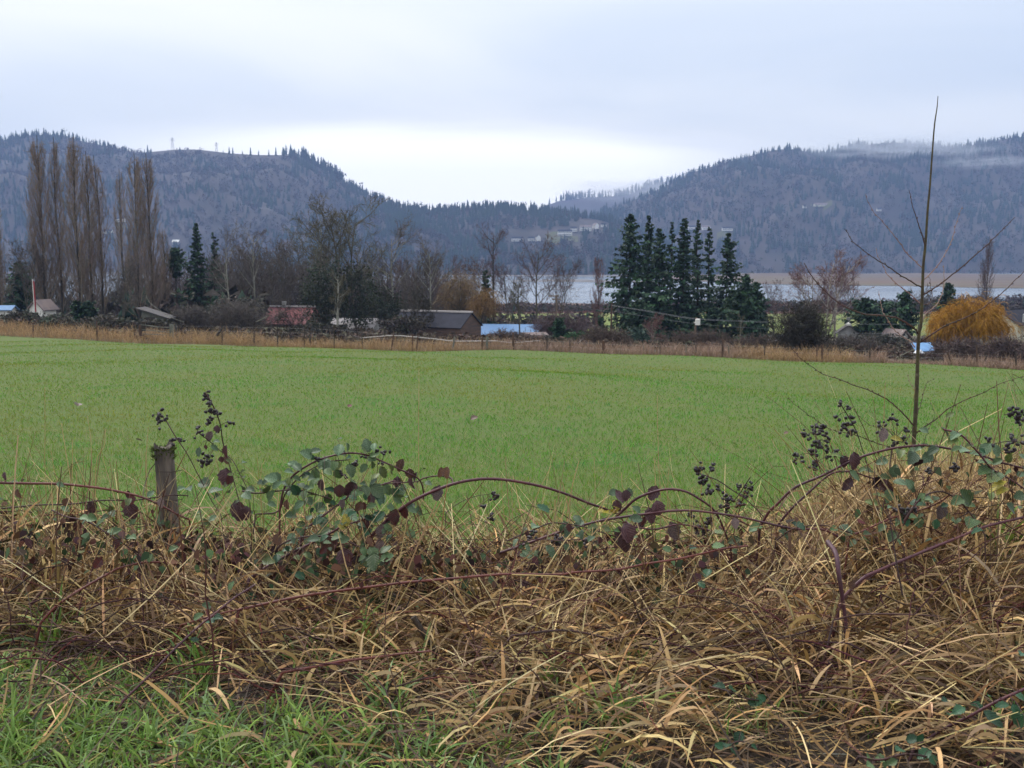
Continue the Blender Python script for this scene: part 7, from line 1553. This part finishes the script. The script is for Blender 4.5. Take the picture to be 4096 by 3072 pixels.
# ================================================================ SAPLING
Ys = 6.6; q4 = lambda a, b: (768 + a / 6.637, 125 + b / 6.637)
sb = Vector(at(910.5, 500, Ys)); sb.z = float(gz(sb.x, sb.y)) - .05
sap = empty('sapling_tree', sb, 'young leafless sapling with a single thin upright stem in the near right', 'tree')
tp = [qQ(1050, 900), qQ(1060, 790), qQ(1075, 500), qQ(1090, 250), qQ(1100, 0), q4(990, 1659), q4(1000, 1400), q4(1015, 1320), q4(1025, 1100), q4(1030, 940), q4(1045, 790), q4(1060, 560), q4(1075, 400), q4(1090, 190), q4(1105, 0), (937, 108), (938, 96)]
tp = sorted(tp, key=lambda p: -p[1]); TP = np.array([at(px, py, Ys) for px, py in tp]); TP = np.vstack([[sb.x, sb.y, sb.z], TP]) - np.array(sb)
TS = spline(TP, 60); hh = np.linspace(0, 1, 60); m = MB(); m.tube(TS, np.interp(hh, [0, .15, .45, .7, .9, 1], [.018, .0150, .0110, .0074, .0042, .0020]), 9); m.build('trunk', M['sapling'], sap, smooth=True)
def twig(pts, mat, r, dY=0.0):
    n = len(pts); P = np.array([at(px, py, Ys + dY * i / max(1, n - 1)) for i, (px, py) in enumerate(pts)]) - np.array(sb); P = spline(P, n * 5)
    m = MB(); K = len(P); zig = np.cumsum(rng.normal(0, .0012, (K, 3)), 0) * 0 + rng.normal(0, .0015, (K, 3)); zig[0] = 0; P = P + zig; r = r * .78; m.tube(P, np.linspace(r, r * .32, K), 5)
    L = np.linalg.norm(np.diff(P, axis=0), axis=1).cumsum(); 
    for d in np.arange(.06, L[-1], .055):
        i = min(K - 2, int(np.searchsorted(L, d))); t = norm(P[i + 1] - P[i]); v = rng.normal(size=3); v -= v @ t * t; v = norm(v); p = P[i]; rr = r * (1 - .65 * i / K)
        m.tube([p + v * rr * .5, p + v * (rr + .004) + t * .005, p + v * (rr + .006) + t * .012], [.0034, .0032, .0006], 4)
    m.build('branch', M[mat], sap)
S4 = lambda L: [q4(*p) for p in L]
twig(S4([(1000, 1385), (960, 1340), (850, 1280), (740, 1264), (630, 1252), (520, 1210), (440, 1160), (330, 1050), (270, 970), (240, 915)]), 'sap_twig', .0085, -.5)
twig(S4([(975, 1475), (950, 1440), (900, 1410), (830, 1350), (790, 1285), (760, 1240), (745, 1160), (735, 1100)]), 'sap_pale', .006, .3)
twig(S4([(1010, 1185), (940, 1120), (860, 1060), (800, 1000), (770, 950), (735, 880), (715, 815)]), 'sap_red', .005, .35)
twig(S4([(1020, 1078), (950, 1040), (870, 990), (780, 930), (700, 880), (620, 820), (560, 770), (510, 690)]), 'sap_twig', .0062, -.35)
twig(S4([(1024, 948), (970, 900), (920, 850), (850, 750), (800, 690), (740, 620), (690, 560), (645, 460)]), 'sap_red', .0052, .3)
twig(S4([(1042, 798), (1028, 740), (1010, 690), (980, 600), (955, 520), (937, 435)]), 'sap_twig', .0062, -.15)
twig(S4([(1036, 1025), (1090, 975), (1150, 900), (1200, 810), (1230, 720), (1260, 620), (1290, 540)]), 'sap_red', .0055, .35)
twig(S4([(1028, 1130), (1090, 1090), (1150, 1050), (1290, 940), (1380, 860), (1450, 800), (1510, 740), (1570, 680), (1640, 610)]), 'sap_twig', .0068, -.35)
twig(S4([(1022, 1310), (1040, 1260), (1060, 1240), (1100, 1210), (1140, 1160), (1165, 1085), (1168, 1000), (1165, 930)]), 'sap_pale', .0065, .25)
twig(S4([(1030, 1192), (1060, 1190), (1075, 1180), (1090, 1130), (1080, 1080), (1075, 1020), (1060, 1010)]), 'sap_twig', .0042, .1)
twig(S4([(1008, 1442), (1070, 1400), (1150, 1350), (1210, 1318), (1270, 1295), (1350, 1260), (1420, 1220), (1490, 1165), (1560, 1110), (1640, 1030), (1720, 955)]), 'sap_twig', .0078, -.45)
SQ = lambda L: [qQ(*p) for p in L]
twig(SQ([(1082, 385), (1020, 310), (960, 250), (890, 190), (820, 150), (740, 110), (650, 80), (520, 30), (410, -5)]) + [q4(230, 1560), q4(150, 1475)], 'sap_twig', .007, -.4)
twig(SQ([(1095, 430), (1150, 385), (1220, 340), (1330, 250), (1440, 190), (1590, 130), (1720, 60), (1900, 5)]), 'sap_twig', .0062, -.35)
twig(SQ([(1070, 520), (960, 540), (880, 528), (740, 480), (640, 440), (540, 420), (460, 400), (380, 350), (280, 280), (180, 200), (150, 165)]), 'sap_twig', .005, -.5)
twig(SQ([(1072, 720), (1130, 690), (1220, 655), (1330, 630)]), 'sap_red', .0042, .2)
twig(SQ([(1100, 300), (1130, 210), (1150, 120), (1170, 60), (1230, 30)]), 'sap_twig', .0035, .15); twig(SQ([(1088, 120), (1050, 60), (1030, 0)]), 'sap_red', .0030, .15)
twig(SQ([(1085, 360), (1000, 500), (900, 400), (820, 390), (740, 360), (640, 270), (620, 230)]), 'sap_twig', .0035, -.3)
twig(SQ([(1098, 420), (1180, 400), (1230, 300), (1210, 230), (1195, 190)]), 'sap_twig', .0028, .2)
m = MB(); m.tube(np.array([at(*p, Ys) for p in (q4(985, 1580), q4(978, 1582), q4(972, 1578))]) - np.array(sb), [.006, .005, .002], 5); m.build('branch_stub', M['sap_twig'], sap)

# ================================================================ AIR
import bmesh
bm = bmesh.new(); bmesh.ops.create_cube(bm, size=1.0); me = bpy.data.meshes.new('haze'); bm.to_mesh(me); bm.free()
ho = obj('haze', me); ho.scale = (9000, 5300, 500); ho.location = (0, 2560, LAKE - 2.0 + 250)
tag(ho, 'thin blue winter haze filling the valley', 'haze', kind='stuff')
hm = bpy.data.materials.new('haze'); hm.use_nodes = True; t = hm.node_tree; t.nodes.clear()
vo = t.nodes.new('ShaderNodeVolumePrincipled'); oo = t.nodes.new('ShaderNodeOutputMaterial'); t.links.new(vo.outputs[0], oo.inputs['Volume'])
vo.inputs['Color'].default_value = (0.37, 0.53, 0.95, 1); vo.inputs['Density'].default_value = 0.000135; vo.inputs['Anisotropy'].default_value = 0.1
me.materials.append(hm)

# mist hanging on the hill tops
def mist(px, py, Y, r, dens, label, seed):
    bm = bmesh.new(); bmesh.ops.create_icosphere(bm, subdivisions=3, radius=1.0); me = bpy.data.meshes.new('mist'); bm.to_mesh(me); bm.free()
    o = obj('mist', me, loc=tuple(at(px, py, Y))); o.scale = r; tag(o, label, 'mist', kind='stuff')
    m = bpy.data.materials.new('mist'); m.use_nodes = True; t = m.node_tree; t.nodes.clear()
    v = t.nodes.new('ShaderNodeVolumePrincipled'); u = t.nodes.new('ShaderNodeOutputMaterial'); t.links.new(v.outputs[0], u.inputs['Volume'])
    v.inputs['Color'].default_value = (.88, .93, 1, 1); tc_ = t.nodes.new('ShaderNodeTexCoord'); z = t.nodes.new('ShaderNodeTexNoise'); z.inputs['Scale'].default_value = 2.6; z.inputs['Detail'].default_value = 3
    mp_ = t.nodes.new('ShaderNodeMapping'); mp_.inputs['Location'].default_value = (seed, seed * .7, 0); t.links.new(tc_.outputs['Object'], mp_.inputs[0]); t.links.new(mp_.outputs[0], z.inputs['Vector'])
    ln_ = t.nodes.new('ShaderNodeVectorMath'); ln_.operation = 'LENGTH'; t.links.new(tc_.outputs['Object'], ln_.inputs[0])
    fall = t.nodes.new('ShaderNodeMapRange'); fall.interpolation_type = 'SMOOTHSTEP'; t.links.new(ln_.outputs['Value'], fall.inputs[0]); fall.inputs[1].default_value = 1.0; fall.inputs[2].default_value = .15
    r_ = t.nodes.new('ShaderNodeMapRange'); t.links.new(z.outputs[0], r_.inputs[0]); r_.inputs[1].default_value = .34; r_.inputs[2].default_value = .76; r_.inputs[4].default_value = dens
    mu = t.nodes.new('ShaderNodeMath'); mu.operation = 'MULTIPLY'; t.links.new(r_.outputs[0], mu.inputs[0]); t.links.new(fall.outputs[0], mu.inputs[1]); t.links.new(mu.outputs[0], v.inputs['Density'])
    me.materials.append(m); return o
mist(905, 149, 3150, (380, 190, 50), .014, 'veil of mist lying over the top of the right hill', 1.3)
mist(985, 163, 3000, (210, 150, 26), .008, 'thin wisps of mist below the top of the right hill', 4.1)
mist(655, 190, 3780, (480, 200, 62), .010, 'pale mist in front of the far ridge where the valley closes', 7.7)
